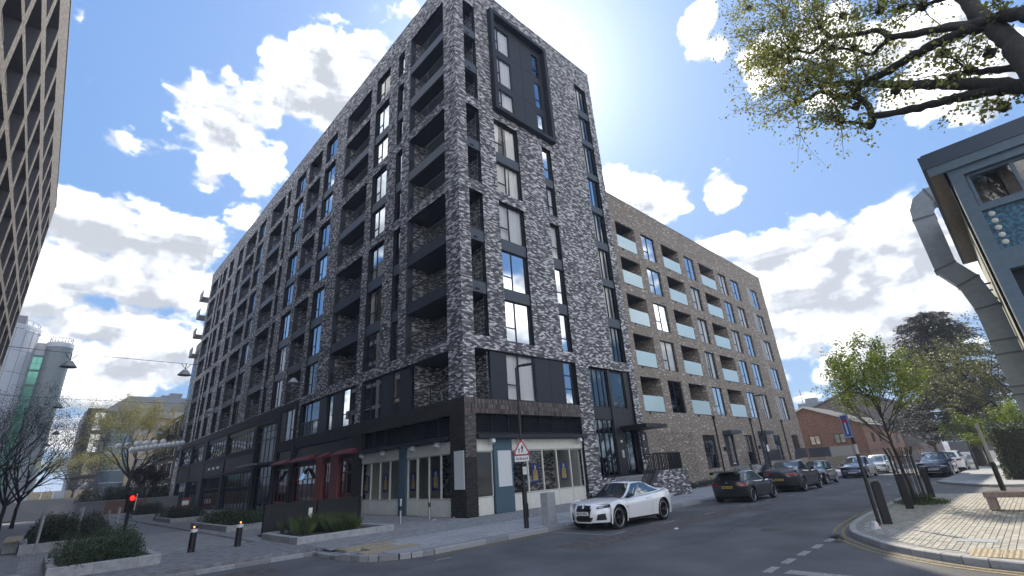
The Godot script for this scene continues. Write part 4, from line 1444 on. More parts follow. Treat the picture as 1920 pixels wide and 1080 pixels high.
func build_shop(t: Node3D, R: Face, L: Face):
	var m := MB.new()
	m.box(Vector3(0.4, 3.36, -9.9), Vector3(5.5, 3.5, -0.4))
	m.box(Vector3(0.4, -0.02, -9.9), Vector3(8.4, 0.02, -0.4))
	m.box(Vector3(8.3, 0.0, -6.0), Vector3(8.45, 3.4, -0.38))
	m.box(Vector3(5.4, 0.0, -6.0), Vector3(8.3, 3.4, -3.2))
	m.box(Vector3(5.2, 3.36, -6.0), Vector3(8.4, 3.5, -0.4))
	m.box(Vector3(0.4, 0.0, -10.2), Vector3(5.6, 3.5, -9.9))
	obj("shop_room", m, M.room, t)
	for f in [[R, 0.65, 8.5], [L, 1.15, 10.3]]:
		var F: Face = f[0]
		m = MB.new()
		F.sheet(m, f[1], f[2], 3.2, 4.43, -0.34)
		obj("backing", m, M.frame, t)
		# louvre panels
		var n := 7
		for i in n:
			var a := lerpf(f[1], f[2], float(i) / n) + 0.03
			var b := lerpf(f[1], f[2], (i + 1.0) / n) - 0.03
			m = MB.new()
			for k in 9:
				var v := 3.62 + k * 0.085
				m.hexa([F.p(a, v, -0.22), F.p(b, v, -0.22), F.p(b, v + 0.012, -0.22), F.p(a, v + 0.012, -0.22), F.p(a, v + 0.05, -0.3), F.p(b, v + 0.05, -0.3), F.p(b, v + 0.062, -0.3), F.p(a, v + 0.062, -0.3)])
			F.box(m, a - 0.03, a, 3.58, 4.42, -0.31, -0.18)
			F.box(m, a, b + 0.03, 3.53, 3.58, -0.31, -0.18)
			obj("louvre", m, M.frame, t)
	# fascia boards, pilasters, windows with cream frames
	for e in [[R, 0.67, 1.72], [R, 2.97, 8.48], [L, 1.17, 5.18], [L, 5.92, 10.28]]:
		var F: Face = e[0]
		m = MB.new()
		F.box(m, e[1], e[2], 2.74, 3.26, -0.33, -0.12)
		obj("shop_fascia", m, M.cream, t)
	for e in [[R, 1.75, 2.94], [L, 5.21, 5.89]]:
		var F: Face = e[0]
		m = MB.new()
		F.box(m, e[1], e[2], 0.0, 3.42, -0.33, -0.06)
		obj("pilaster", m, M.teal, t)
	m = MB.new()
	R.box(m, 1.95, 2.8, 1.12, 2.72, -0.06, -0.02)
	obj("blank_sign_board", m, M.white_board, t)
	m = MB.new()
	L.box(m, 0.06, 0.78, 1.15, 2.78, 0.03, 0.07)
	obj("blank_sign_board", m, M.white_board, t)
	var poster := poster_material()
	for e in [[R, 0.67, 1.72, 1, []], [R, 2.97, 8.48, 5, [1, 3]], [L, 1.17, 4.22, 3, [1]], [L, 5.92, 10.28, 4, [1, 3]]]:
		var F: Face = e[0]
		var n: int = e[3]
		for i in n:
			var a := lerpf(e[1], e[2], float(i) / n)
			var b := lerpf(e[1], e[2], (i + 1.0) / n)
			win(t, F, a, b, 0.74, 2.72, -0.2, [], [], M.shop_glass, M.cream_frame, "shop_window", 0.035)
			m = MB.new()
			F.box(m, a + 0.012, b - 0.012, 0.0, 0.72, -0.28, -0.185)
			obj("stall_riser", m, M.cream, t)
			if e[4].has(i):
				m = MB.new()
				var c := (a + b) / 2
				F.sheet(m, c - 0.29, c + 0.29, 1.12, 2.05, -0.235)
				obj("poster", m, poster, t)
	# the shop door
	win(t, L, 4.24, 5.19, 0.02, 2.72, -0.2, [], [[0, 0.28]], M.shop_glass, M.cream_frame, "shop_door", 0.07)
	m = MB.new()
	L.box(m, 4.32, 5.11, 0.1, 0.75, -0.24, -0.19)
	obj("door_panel", m, M.cream, t)
	m = MB.new()
	L.sheet(m, 4.45, 4.98, 1.12, 2.0, -0.23)
	obj("poster", m, poster, t)
	# awning cassettes, floodlights
	for e in [[R, 0.62, 8.62], [L, 1.2, 5.15], [L, 5.6, 10.4]]:
		var F: Face = e[0]
		m = MB.new()
		F.box(m, e[1], e[2], 3.34, 3.47, -0.15, 0.22)
		F.box(m, e[1], e[2], 3.28, 3.36, 0.17, 0.26)
		obj("awning_cassette", m, M.panel, t)
	for e in [[R, 1.55], [R, 3.35], [R, 8.05], [L, 2.1], [L, 4.3], [L, 7.4], [L, 9.9]]:
		var F: Face = e[0]
		m = MB.new()
		m.hexa([F.p(e[1] - 0.1, 3.0, 0.02), F.p(e[1] + 0.1, 3.0, 0.02), F.p(e[1] + 0.1, 3.1, 0.22), F.p(e[1] - 0.1, 3.1, 0.22), F.p(e[1] - 0.1, 3.27, 0.0), F.p(e[1] + 0.1, 3.27, 0.0), F.p(e[1] + 0.1, 3.27, 0.18), F.p(e[1] - 0.1, 3.27, 0.18)])
		F.box(m, e[1] - 0.03, e[1] + 0.03, 3.12, 3.18, -0.12, 0.03)
		obj("floodlight", m, M.white_plastic, t)

func poster_material() -> StandardMaterial3D:
	var im := Image.create(128, 208, false, Image.FORMAT_RGB8)
	im.fill(Color(0.13, 0.17, 0.42))
	im.fill_rect(Rect2i(54, 18, 22, 46), Color(0.82, 0.8, 0.7))
	im.fill_rect(Rect2i(60, 26, 4, 30), Color(0.2, 0.2, 0.35))
	im.fill_rect(Rect2i(30, 70, 68, 50), Color(0.74, 0.64, 0.32))
	for i in 3: im.fill_rect(Rect2i(38, 78 + i * 13, 52 - i * 6, 6), Color(0.42, 0.36, 0.2))
	im.fill_rect(Rect2i(26, 124, 78, 52), Color(0.74, 0.64, 0.32))
	for i in 4: im.fill_rect(Rect2i(36 + i * 17, 134, 5, 32), Color(0.5, 0.42, 0.2))
	var m := mat("poster_print", Color.WHITE, 0.5)
	m.albedo_texture = ImageTexture.create_from_image(im)
	return m

func build_red_shop(t: Node3D, L: Face):
	var m := MB.new()
	L.sheet(m, 11.3, 21.3, 0.0, 4.43, -0.29)
	L.sheet(m, 21.95, 25.3, 0.0, 4.43, -0.29)
	obj("backing", m, M.frame, t)
	for e in [[11.32, 13.35], [13.36, 15.85], [15.86, 18.5], [18.52, 21.28], [21.97, 25.28]]:
		m = MB.new()
		L.box(m, e[0], e[1], 3.62, 4.42, -0.28, -0.16)
		obj("head_panel", m, M.frame, t)
	for e in [[13.36, 14.6], [15.88, 16.98]]:
		m = MB.new()
		L.box(m, e[0], e[1], 0.0, 3.6, -0.28, -0.03)
		obj("pilaster", m, M.brick_paint, t)
	# sloping red awnings
	for e in [[10.75, 13.6], [14.75, 15.75], [17.15, 21.1], [21.95, 25.2]]:
		m = MB.new()
		m.hexa([L.p(e[0], 3.45, -0.1), L.p(e[1], 3.45, -0.1), L.p(e[1], 3.36, 0.5), L.p(e[0], 3.36, 0.5), L.p(e[0], 3.75, -0.1), L.p(e[1], 3.75, -0.1), L.p(e[1], 3.46, 0.5), L.p(e[0], 3.46, 0.5)])
		obj("awning", m, M.awning_red, t)
	# the red door and the windows
	var dr := win(t, L, 11.35, 13.33, 0.02, 3.2, -0.2, [0.5], [[0, 0.34], [1, 0.34], [0, 0.74], [1, 0.74]], M.pane_dark, M.door_red, "shop_door", 0.09)
	for u in [11.46, 12.42]:
		m = MB.new()
		L.box(m, u, u + 0.82, 0.14, 1.0, -0.22, -0.185)
		obj("door_panel", m, M.door_red, dr)
	for e in [[14.62, 15.86, 2], [17.0, 21.28, 5], [21.97, 25.28, 4]]:
		var mul := []
		var trn := []
		for i in range(1, e[2]): mul.append(float(i) / e[2])
		for i in e[2]: trn.append([i, 0.62])
		win(t, L, e[0], e[1], 0.65, 3.1, -0.2, mul, trn, M.pane_dark, M.door_red, "shop_window", 0.06)
		m = MB.new()
		L.box(m, e[0], e[1], 0.0, 0.65, -0.28, -0.15)
		obj("stall_riser", m, M.door_red, t)
	for u in [18.2, 22.6]:
		m = MB.new()
		m.hexa([L.p(u, 2.15, 0.32), L.p(u + 0.75, 2.15, 0.32), L.p(u + 0.75, 2.15, 0.28), L.p(u, 2.15, 0.28), L.p(u, 2.9, -0.14), L.p(u + 0.75, 2.9, -0.14), L.p(u + 0.75, 2.9, -0.18), L.p(u, 2.9, -0.18)])
		obj("open_window", m, M.pane_pale if u < 20.0 else M.pane_dark, t)
	# rainwater pipe
	m = MB.new()
	m.tube([L.p(21.6, 0.0, 0.09), L.p(21.6, 7.9, 0.09)], 0.06, 10)
	obj("downpipe", m, M.black_metal, t)

func build_lobby(t: Node3D, R: Face):
	var m := MB.new()
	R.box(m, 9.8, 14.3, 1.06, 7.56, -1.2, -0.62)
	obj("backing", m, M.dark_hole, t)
	# left: four tall lights and a spandrel band; right: one wide light over the door
	for e in [[1.1, 4.4], [5.1, 7.5]]:
		win(t, R, 9.83, 11.85, e[0], e[1], -0.22, [0.25, 0.5, 0.75], [], M.pane_dark, null, "lobby_window", 0.07)
	win(t, R, 12.1, 13.7, 5.1, 7.5, -0.22, [], [], M.pane_dark, null, "lobby_window", 0.08)
	m = MB.new()
	R.box(m, 9.83, 11.85, 4.4, 5.1, -0.26, -0.16)
	R.box(m, 11.85, 12.1, 1.06, 7.55, -0.26, -0.1)
	R.box(m, 12.1, 14.29, 4.0, 5.1, -0.26, -0.15)
	R.box(m, 13.7, 14.29, 5.1, 7.55, -0.26, -0.12)
	R.box(m, 12.1, 12.75, 1.06, 4.0, -0.26, -0.12)
	obj("cladding_panel", m, M.black_metal, t)
	var d := win(t, R, 12.75, 14.28, 1.08, 4.0, -0.3, [0.36, 0.9], [], M.pane_dark, M.black_metal, "entrance_door", 0.09)
	m = MB.new()
	m.tube([R.p(13.2, 1.7, -0.22), R.p(13.2, 2.9, -0.22)], 0.02, 8)
	obj("handle", m, M.steel, d)
	m = MB.new()
	R.box(m, 12.3, 12.52, 2.1, 2.55, -0.12, -0.09)
	obj("intercom", m, M.steel, t)
	m = MB.new()
	R.box(m, 12.32, 12.5, 3.0, 3.14, -0.12, -0.09)
	obj("number_plate", m, M.white_plastic, t)
	m = MB.new()
	R.box(m, 12.5, 15.0, 3.75, 3.98, -0.2, 1.75)
	obj("canopy", m, M.black_metal, t)
	m = MB.new()
	R.box(m, 14.45, 15.1, 2.0, 3.62, 0.02, 0.09)
	var s := obj("house_sign", m, M.black_gloss, t)
	for k in 5:
		m = MB.new()
		var v := [3.3, 3.12, 2.55, 2.42, 2.15]
		var w := [0.2, 0.16, 0.22, 0.1, 0.3]
		R.box(m, 14.6, 14.6 + w[k], v[k], v[k] + (0.14 if k < 2 else 0.05), 0.09, 0.096)
		obj("lettering", m, M.white_plastic, s)
	# steps, landing and the brick plinth with black railings
	var st := thing("entrance_steps", "grey entrance steps with a brick plinth and black bar railings", "steps", Vector3.ZERO)
	m = MB.new()
	m.box(Vector3(11.2, -0.2, 0.02), Vector3(14.04, 1.05, 2.6))
	obj("landing", m, M.slab_c, st)
	for k in 6:
		m = MB.new()
		m.box(Vector3(11.19 - 0.3 * (k + 1), -0.2, 0.6), Vector3(11.19 - 0.3 * k, 1.05 - 0.175 * (k + 1), 2.6))
		obj("step", m, M.slab_c, st)
	var poly := PackedVector2Array([Vector2(9.7, -0.25), Vector2(14.33, -0.25), Vector2(14.33, 1.3), Vector2(11.17, 1.3), Vector2(9.7, 0.02)])
	m = MB.new()
	m.prism(poly, Transform3D(Basis(), Vector3(0, 0, 2.78)), 0.30)
	m.box(Vector3(14.05, -0.25, 0.02), Vector3(14.33, 1.3, 2.62))
	obj("plinth", m, M.mortar_dark, st)
	var xf := []
	var cols := []
	brick_list(Face.new(Vector3(0, 0, 2.94), Vector3(1, 0, 0), Vector3(0, 0, 1)), 9.6, 14.33, -0.2, 1.3, [], func(_u, _v): return PAL_MIX, xf, cols)
	var kx := []
	var kc := []
	for i in xf.size():
		var o: Vector3 = xf[i].origin
		if Geometry2D.is_point_in_polygon(Vector2(o.x, o.y + 0.03), poly):
			kx.append(xf[i])
			kc.append(cols[i])
	brick_list(Face.new(Vector3(14.335, 0, 0), Vector3(0, 0, 1), Vector3(1, 0, 0)), 0.02, 2.94, -0.2, 1.3, [], func(_u, _v): return PAL_MIX, kx, kc)
	many("brick_courses", brick_unit(), M.brick, kx, kc, st)
	m = MB.new()
	for i in 30:
		var x := 9.35 + i * 0.165
		var y := 1.3 - maxf(0.0, 11.17 - x) * 0.87
		m.box(Vector3(x - 0.02, y, 2.70), Vector3(x + 0.02, y + 0.88, 2.74))
	for i in 14:
		m.box(Vector3(14.2, 1.28, 0.25 + i * 0.18), Vector3(14.24, 2.2, 0.29 + i * 0.18))
	m.tube([Vector3(9.3, 0.6, 2.72), Vector3(11.17, 2.2, 2.72), Vector3(14.22, 2.2, 2.72), Vector3(14.22, 2.2, 0.2)], 0.025, 8)
	obj("railing", m, M.black_metal, st)
	m = MB.new()
	m.box(Vector3(13.2, 1.28, 2.45), Vector3(14.2, 2.2, 2.68))
	obj("cabinet", m, M.black_metal, st)

# ------------------------------------------------------------------ the brown block on the right
func build_brown_block():
	var t := thing("apartment_block", "lower brown brick apartment block with frosted glass balconies beyond the tower", "apartment building")
	var F := Face.new(Vector3(15.0, 0, -0.01), Vector3(1, 0, 0), Vector3(0, 0, 1))
	var rows := [[5.0, 7.45], [8.2, 10.6], [11.4, 13.72], [14.55, 16.83], [17.6, 19.97]]
	var cb := [[0.6, 3.35], [7.6, 10.7], [14.8, 18.1]]
	var cw := [[4.35, 6.5], [11.8, 13.75], [19.1, 21.1], [22.3, 24.4], [27.6, 29.8]]
	var holes := []
	for r in rows:
		for c in cb + cw: holes.append([c[0], c[1], r[0], r[1]])
	var gw := [[8.2, 10.4], [12.0, 13.9], [16.2, 18.0], [19.5, 21.4], [23.2, 25.0], [28.4, 30.5]]
	for i in gw.size():
		holes.append([gw[i][0], gw[i][1], 0.95 if i != 2 and i != 4 else 0.95, 3.47])
	wall(t, F, 0.0, 32.0, -0.4, 22.3, holes, M.mortar_brown, M.brick_brown, 0.28)
	bricks(t, F, 0.0, 32.0, -0.4, 22.3, holes, func(_u, _v): return PAL_BROWN)
	var m := MB.new()
	m.box(Vector3(15.01, -0.5, -14), Vector3(47.0, 22.1, -1.9))
	m.box(Vector3(46.9, -0.5, -1.9), Vector3(47.0, 22.3, -0.012))
	m.box(Vector3(15.01, 22.0, -1.9), Vector3(46.9, 22.2, -0.02))
	obj("rear_wall", m, M.brick_brown, t)
	m = MB.new()
	F.box(m, 0.0, 32.05, 22.3, 22.37, -0.4, 0.03)
	obj("parapet_coping", m, M.zinc, t)
	for r in rows:
		for c in cb:
			balcony(t, F, c[0], c[1], [r], 1.75, M.brick_brown, M.panel, {"glass": true, "door": 0.08})
		for i in cw.size():
			var c: Array = cw[i]
			var drawn: bool = rng.randf() < 0.55 and not (i == 0 and r[0] == 5.0)
			if drawn: curtain(t, F, c[0] + 0.05, c[1] - 0.05, r[0] + 0.05, r[1] - 0.05, -0.17, [[[0.0, 1.0, 0.0]], [[0.0, 0.5, 0.25], [0.52, 1.0, 0.0]]][rng.randi() % 2])  # white curtains added for the pale look of reflected cloud
			win(t, F, c[0] + 0.02 , c[1] - 0.02, r[0] + 0.02, r[1] - 0.02, -0.12, [0.5 if i else 0.44], [[0, 0.34]], M.pane_dark if i == 0 and r[0] == 5.0 else (M.clear if drawn else M.pane_pale))
			if i == 4:
				m = MB.new()
				F.box(m, c[0] - 1.15, c[0] - 0.02, r[0], r[1], 0.0, 0.03)
				obj("cladding_panel", m, M.concrete, t)
			m = MB.new()
			F.box(m, (c[0] + c[1]) / 2 + 0.5, (c[0] + c[1]) / 2 + 0.7, r[1] + 0.14, r[1] + 0.22, 0.0, 0.03)
			obj("vent", m, M.frame, t)
	for i in gw.size():
		var c: Array = gw[i]
		if i == 1 or i == 3:
			var d := win(t, F, c[0] + 0.02, c[1] - 0.02, 0.97, 3.45, -0.1, [0.5], [], M.pane, null, "door")
			m = MB.new()
			F.box(m, c[0] + 0.06, (c[0] + c[1]) / 2 - 0.03, 1.02, 3.4, -0.12, -0.085)
			obj("door_leaf", m, M.panel, d)
			m = MB.new()
			F.box(m, c[0] + 0.7, c[0] + 0.86, 2.0, 2.04, -0.085, -0.03)
			obj("handle", m, M.steel, d)
			m = MB.new()
			F.box(m, c[0] - 0.1, c[1] + 0.1, 3.5, 3.78, 0.0, 0.75)
			obj("canopy", m, M.panel_light, t)
		else:
			win(t, F, c[0] + 0.02, c[1] - 0.02, 0.97, 3.45, -0.12, [0.5], [[0, 0.34]], M.pane)
	for u in [10.65, 18.2, 26.3]:
		m = MB.new()
		m.tube([F.p(u, -0.3, 0.09), F.p(u, 4.75, 0.09)], 0.055, 8)
		F.box(m, u - 0.11, u + 0.11, 4.7, 4.95, 0.01, 0.2)
		obj("downpipe", m, M.frame, t)
	for u in [11.6, 18.9]:
		m = MB.new()
		F.box(m, u - 0.1, u + 0.1, 2.2, 2.5, 0.01, 0.16)
		obj("meter_box", m, M.frame, t)
	# diamond patterned panel of proud bricks
	var xf := []
	var cols := []
	for r in 40:
		for c in 23:
			if (r + c) % 3 == 0:
				xf.append(Transform3D(Basis(Vector3(0.2, 0, 0), Vector3(0, 0.064, 0), Vector3(0, 0, 0.05)), F.p(1.6 + c * 0.225 + (0.1125 if r % 2 else 0.0), 0.71 + r * 0.075, 0.03)))
				cols.append(pick(PAL_BROWN))
	many("patterned_brickwork", brick_unit(), M.brick, xf, cols, t)
	# front door steps behind grey screens
	for i in 2:
		var x := 29.0 + i * 7.4
		var s := thing("front_steps", "brick front steps with a sloping grey metal screen, %s" % ("nearer the tower" if i == 0 else "farther from the tower"), "steps", Vector3(x, 0, 0), 0.0, "front steps of the brown block")
		m = MB.new()
		m.prism(PackedVector2Array([Vector2(-0.6, -0.6), Vector2(3.6, -0.6), Vector2(3.6, 1.18), Vector2(0.7, 1.18)]), Transform3D(Basis(), Vector3(0, 0, 1.9)), 0.22)
		obj("plinth", m, M.brick_brown, s)
		m = MB.new()
		m.prism(PackedVector2Array([Vector2(-0.9, 0.0), Vector2(-0.1, 0.0), Vector2(0.9, 1.2), Vector2(3.62, 1.2), Vector2(3.62, 2.05), Vector2(0.6, 2.05)]), Transform3D(Basis(), Vector3(0, 0, 2.03)), 0.04)
		obj("screen", m, M.panel, s)
		for k in 5:
			m = MB.new()
			m.box(Vector3(-2.4 + k * 0.3, -0.6, 0.1), Vector3(0.6, -0.4 + 0.27 * (k + 1), 1.75))
			obj("step", m, M.slab_b, s)

# ------------------------------------------------------------------ block at the left edge
func build_left_block():
	var t := thing("apartment_block", "brick apartment block with shade in its colour filling the left edge, deep balcony openings in a grid", "apartment building")
	var F := Face.new(Vector3(-19.2, 0, 0), Vector3(0, 0, -1), Vector3(1, 0, 0))
	var U0 := -12.0
	var U1 := 54.6
	var TOP := 35.0
	var rows := [[5.4, 8.2], [8.7, 11.5], [12.0, 14.8], [15.3, 18.1], [18.6, 21.3], [21.9, 24.6], [25.1, 28.0], [29.0, 32.1]]
	var holes := []
	var u := -10.0
	while u < 53.0:
		for r in rows: holes.append([u, minf(u + 3.5, 54.0), r[0], r[1]])
		holes.append([u, minf(u + 3.5, 54.0), 0.0, 4.4])
		u += 4.35
	wall(t, F, U0, U1, 0.0, TOP, holes, M.brick_left_shaded, M.panel_left_shaded, 0.35)
	var m := MB.new()
	m.box(Vector3(-34, 0, -54.58), Vector3(-21.3, TOP - 0.2, 12.0))
	m.box(Vector3(-21.3, TOP - 0.5, -54.5), Vector3(-19.22, TOP - 0.2, 12.0))
	m.box(Vector3(-21.3, 0, -54.58), Vector3(-19.22, TOP - 0.2, -54.4))
	obj("rear_wall", m, M.brick_left_shaded, t)
	m = MB.new()
	F.box(m, U0, U1 + 0.05, TOP, TOP + 0.08, -0.5, 0.05)
	obj("parapet_coping", m, M.panel_light, t)
	for h in holes:
		if h[2] < 1.0 or h[0] < -6.0:
			m = MB.new()
			F.sheet(m, h[0], h[1], h[2], h[3], -0.34)
			obj("shop_window", m, M.pane_dark, t)
			continue
		var b := MB.new()
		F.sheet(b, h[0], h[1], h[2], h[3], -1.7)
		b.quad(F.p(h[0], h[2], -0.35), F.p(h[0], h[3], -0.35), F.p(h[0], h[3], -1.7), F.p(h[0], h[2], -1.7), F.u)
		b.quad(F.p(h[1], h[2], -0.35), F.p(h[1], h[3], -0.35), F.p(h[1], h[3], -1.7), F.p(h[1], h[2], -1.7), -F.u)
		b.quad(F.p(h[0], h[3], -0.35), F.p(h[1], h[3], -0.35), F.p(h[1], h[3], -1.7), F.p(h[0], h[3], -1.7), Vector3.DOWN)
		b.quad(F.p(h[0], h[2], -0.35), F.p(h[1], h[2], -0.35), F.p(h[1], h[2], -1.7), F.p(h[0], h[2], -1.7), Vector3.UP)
		var bo := obj("balcony", b, M.panel_left_shaded, t)
		win(bo, F, h[0] + 0.2, h[0] + 2.0, h[2] + 0.05, h[3] - 0.1, -1.62, [0.5], [], M.pane, null, "door")
		m = MB.new()
		F.box(m, h[0] + 2.2, h[0] + 3.0, h[2] + 0.05, h[3] - 0.1, -1.68, -1.6)
		obj("door_leaf", m, M.white_board, bo)
		m = MB.new()
		F.box(m, h[0] + 0.01, h[1] - 0.01, h[2] + 1.0, h[2] + 1.05, -0.3, -0.25)
		obj("handrail", m, M.rail, bo)
	for k in 5:
		m = MB.new()
		var v := 30.0 - k * 6.3
		m.box(Vector3(-21.4, v, -56.0), Vector3(-19.3, v + 1.2, -54.6))
		obj("end_balcony", m, M.panel, t)
# ------------------------------------------------------------------ far buildings on the left
func drum(t: Node3D, c: Vector3, r: float, h: float, m0: Material, called: String, rows: int, seams: int):
	for k in rows:
		var m := MB.new()
		var y0 := h * k / rows + 0.03
		var y1 := h * (k + 1.0) / rows - 0.03
		m.lathe([Vector2(r - 0.1, y0), Vector2(r, y0 + 0.02), Vector2(r, y1 - 0.02), Vector2(r - 0.1, y1)], c, 36)
		obj(called, m, m0, t)
	var s := MB.new()
	s.lathe([Vector2(r - 0.12, 0), Vector2(r - 0.12, h)], c, 36)
	for i in seams:
		var a := TAU * i / seams
		var d := Vector3(cos(a), 0, sin(a))
		s.cbox(Transform3D(Basis(Vector3.UP, -a), c + d * r + Vector3(0, h / 2, 0)), Vector3(0.04, h, 0.06))
	obj("seam", s, M.zinc, t)
	s = MB.new()
	s.lathe([Vector2(r + 0.1, h), Vector2(r + 0.1, h + 0.9), Vector2(r - 0.1, h + 0.9)], c, 36)
	obj("parapet", s, M.white_clad, t)
	s = MB.new()
	for i in 20:
		var a := TAU * i / 20
		var p := c + Vector3(cos(a) * (r - 0.3), h + 0.9, sin(a) * (r - 0.3))
		s.tube([p, p + Vector3(0, 1.0, 0)], 0.04, 5)
	var ring := []
	for i in 25: ring.append(c + Vector3(cos(TAU * i / 24) * (r - 0.3), h + 1.9, sin(TAU * i / 24) * (r - 0.3)))
	s.tube(ring, 0.04, 5)
	obj("roof_rail", s, M.zinc, t)

func build_far_buildings():
	mat("white_clad", lin(0.33, 0.36, 0.41), 0.5)
	mat("grey_clad", lin(0.10, 0.13, 0.145), 0.45)
	mat("green_glass", lin(0.10, 0.34, 0.27), 0.15, 0.5)
	mat("green_bar", lin(0.03, 0.11, 0.09), 0.5)
	mat("blue_glass", lin(0.20, 0.32, 0.42), 0.04, 0.9)
	worn("tan_brick", lin(0.34, 0.27, 0.17), 0.1, 0.3, 0.9, 0.0, 0.03, 81)
	var t := thing("glass_tower", "pair of round clad towers with a green glazed stair between them, far left", "office tower")
	var z := -112.0
	drum(t, Vector3(-25.2, 0, z), 5.4, 33.0, M.white_clad, "cladding_ring", 8, 22)
	drum(t, Vector3(-16.4, 0, z + 1.0), 2.0, 30.6, M.grey_clad, "cladding_ring", 7, 10)
	for k in 10:
		var m := MB.new()
		m.box(Vector3(-20.6, k * 2.9 + 0.1, z - 1), Vector3(-17.6, k * 2.9 + 2.6, z + 0.4))
		obj("stair_glazing", m, M.green_glass, t)
		m = MB.new()
		m.box(Vector3(-20.7, k * 2.9 + 2.6, z - 1), Vector3(-17.5, k * 2.9 + 3.0, z + 0.5))
		for i in 5: m.box(Vector3(-20.6 + i * 0.72, k * 2.9 + 0.1, z + 0.4), Vector3(-20.54 + i * 0.72, k * 2.9 + 2.6, z + 0.46))
		m.box(Vector3(-20.6, k * 2.9 + 1.3, z + 0.4), Vector3(-17.6, k * 2.9 + 1.36, z + 0.45))
		obj("stair_floor", m, M.green_bar, t)
	var m := MB.new()
	m.box(Vector3(-20.8, 29.0, z - 1), Vector3(-17.4, 31.5, z + 0.6))
	obj("stair_head", m, M.white_clad, t)
	m = MB.new()
	m.box(Vector3(-27, 33.9, z - 3), Vector3(-22.2, 36.2, z + 2))
	obj("plant_room", m, M.zinc, t)
	# dark corner building with tall panes
	t = thing("office_building", "narrow dark blue office building with tall reflecting panes, beside the tan one", "office building")
	m = MB.new()
	m.box(Vector3(-9.2, 0, -150), Vector3(-4.3, 21.4, -128))
	obj("wall", m, M.panel, t)
	m = MB.new()
	m.box(Vector3(-9.6, 0, -149), Vector3(-9.2, 20.6, -128.4))
	obj("edge_fin", m, M.zinc, t)
	for k in 4:
		var F := Face.new(Vector3(-9.2, 0, -127.98), Vector3(1, 0, 0), Vector3(0, 0, 1))
		win(t, F, 1.5, 4.3, 2.2 + k * 4.75, 6.2 + k * 4.75, 0.06, [0.33, 0.66], [[0, 0.3], [1, 0.3], [2, 0.3], [0, 0.65], [1, 0.65], [2, 0.65]], M.pane_pale, M.frame, "window", 0.07)
	# tan office building with a big dark roof
	t = thing("office_building", "tan office building with a broad dark roof and white framed windows, end of the street", "office building")
	m = MB.new()
	m.box(Vector3(0.0, 0, -155), Vector3(20, 19.5, -128.5))
	obj("wall", m, M.tan_brick, t)
	var F := Face.new(Vector3(0, 0, -128.48), Vector3(1, 0, 0), Vector3(0, 0, 1))
	for k in 4:
		for i in 4:
			win(t, F, 1.0 + i * 2.9, 3.0 + i * 2.9, 3.0 + k * 4.2, 5.9 + k * 4.2, 0.05, [0.33, 0.66], [[0, 0.5], [1, 0.5], [2, 0.5]], M.pane_pale, M.white_clad, "window", 0.08)
	m = MB.new()
	m.box(Vector3(-4.3, 0, -150), Vector3(0.0, 20.8, -128.2))
	var gw := obj("glazed_stair", m, M.blue_glass, t)
	for k in 8:
		m = MB.new()
		m.box(Vector3(-4.3, k * 2.6 + 2.5, -128.2), Vector3(0.0, k * 2.6 + 2.62, -128.1))
		obj("floor_band", m, M.white_clad, gw)
	m = MB.new()
	m.hexa([Vector3(-6.4, 20.9, -127.6), Vector3(24, 20.9, -127.6), Vector3(24, 20.9, -160), Vector3(-6.4, 20.9, -160), Vector3(-2.2, 24.8, -130), Vector3(22, 24.8, -130), Vector3(22, 24.8, -155), Vector3(-2.2, 24.8, -155)])
	obj("roof", m, M.zinc, t)
	m = MB.new()
	m.box(Vector3(0.4, 19.5, -128.4), Vector3(22, 20.9, -127.5))
	obj("cornice", m, M.white_clad, t)
	m = MB.new()
	m.box(Vector3(4.6, 24.8, -140), Vector3(8.5, 25.8, -133))
	m.box(Vector3(6.5, 25.8, -140), Vector3(9.2, 26.6, -134))
	obj("plant_room", m, M.zinc, t)
	# small block with black balconies just past the wing
	t = thing("apartment_block", "small block with pale bays and projecting black balconies past the far end of the wing", "apartment building")
	m = MB.new()
	m.box(Vector3(0.2, 0, -92), Vector3(10, 13.2, -71))
	obj("wall", m, M.brick_umber, t)
	var L := Face.new(Vector3(0.2, 0, -71), Vector3(0, 0, -1), Vector3(-1, 0, 0))
	for k in 4:
		for i in 3:
			m = MB.new()
			L.box(m, 1.2 + i * 6.2, 4.6 + i * 6.2, 1.0 + k * 3.1, 3.4 + k * 3.1, 0.0, 0.05)
			var bay := obj("pale_bay", m, M.cream, t)
			for q in 2: win(bay, L, 1.5 + i * 6.2 + q * 1.5, 2.4 + i * 6.2 + q * 1.5, 1.1 + k * 3.1, 3.2 + k * 3.1, 0.1, [], [], M.pane_dark)
			m = MB.new()
			L.box(m, 0.8 + i * 6.2, 5.0 + i * 6.2, 0.75 + k * 3.1, 0.9 + k * 3.1, 0.0, 1.3)
			var bb := obj("balcony", m, M.black_metal, t)
			railing(bb, L, 0.8 + i * 6.2, 5.0 + i * 6.2, 0.9 + k * 3.1, 1.25, 1.0)
	# low far terrace behind the trees
	for e in [[-40.0, -16.0, 9.0, -190.0, "pale low block far behind the bare trees, left"], [16.0, 40.0, 12.0, -200.0, "pale low block far behind the tan building"]]:
		t = thing("building", e[4], "building")
		m = MB.new()
		m.box(Vector3(e[0], 0, e[3] - 10), Vector3(e[1], e[2], e[3]))
		obj("wall", m, M.white_clad, t)
		var G := Face.new(Vector3(e[0], 0, e[3] + 0.02), Vector3(1, 0, 0), Vector3(0, 0, 1))
		for i in 8: win(t, G, 1.0 + i * 2.8, 2.8 + i * 2.8, 4.0, 6.4, 0.05, [0.5], [], M.pane_dark)
	# retaining wall with a red brick length, and the sandwich of steps beside it
	t = thing("garden_wall", "low retaining wall at the end of the plaza, a red brick length in its middle", "wall")
	m = MB.new()
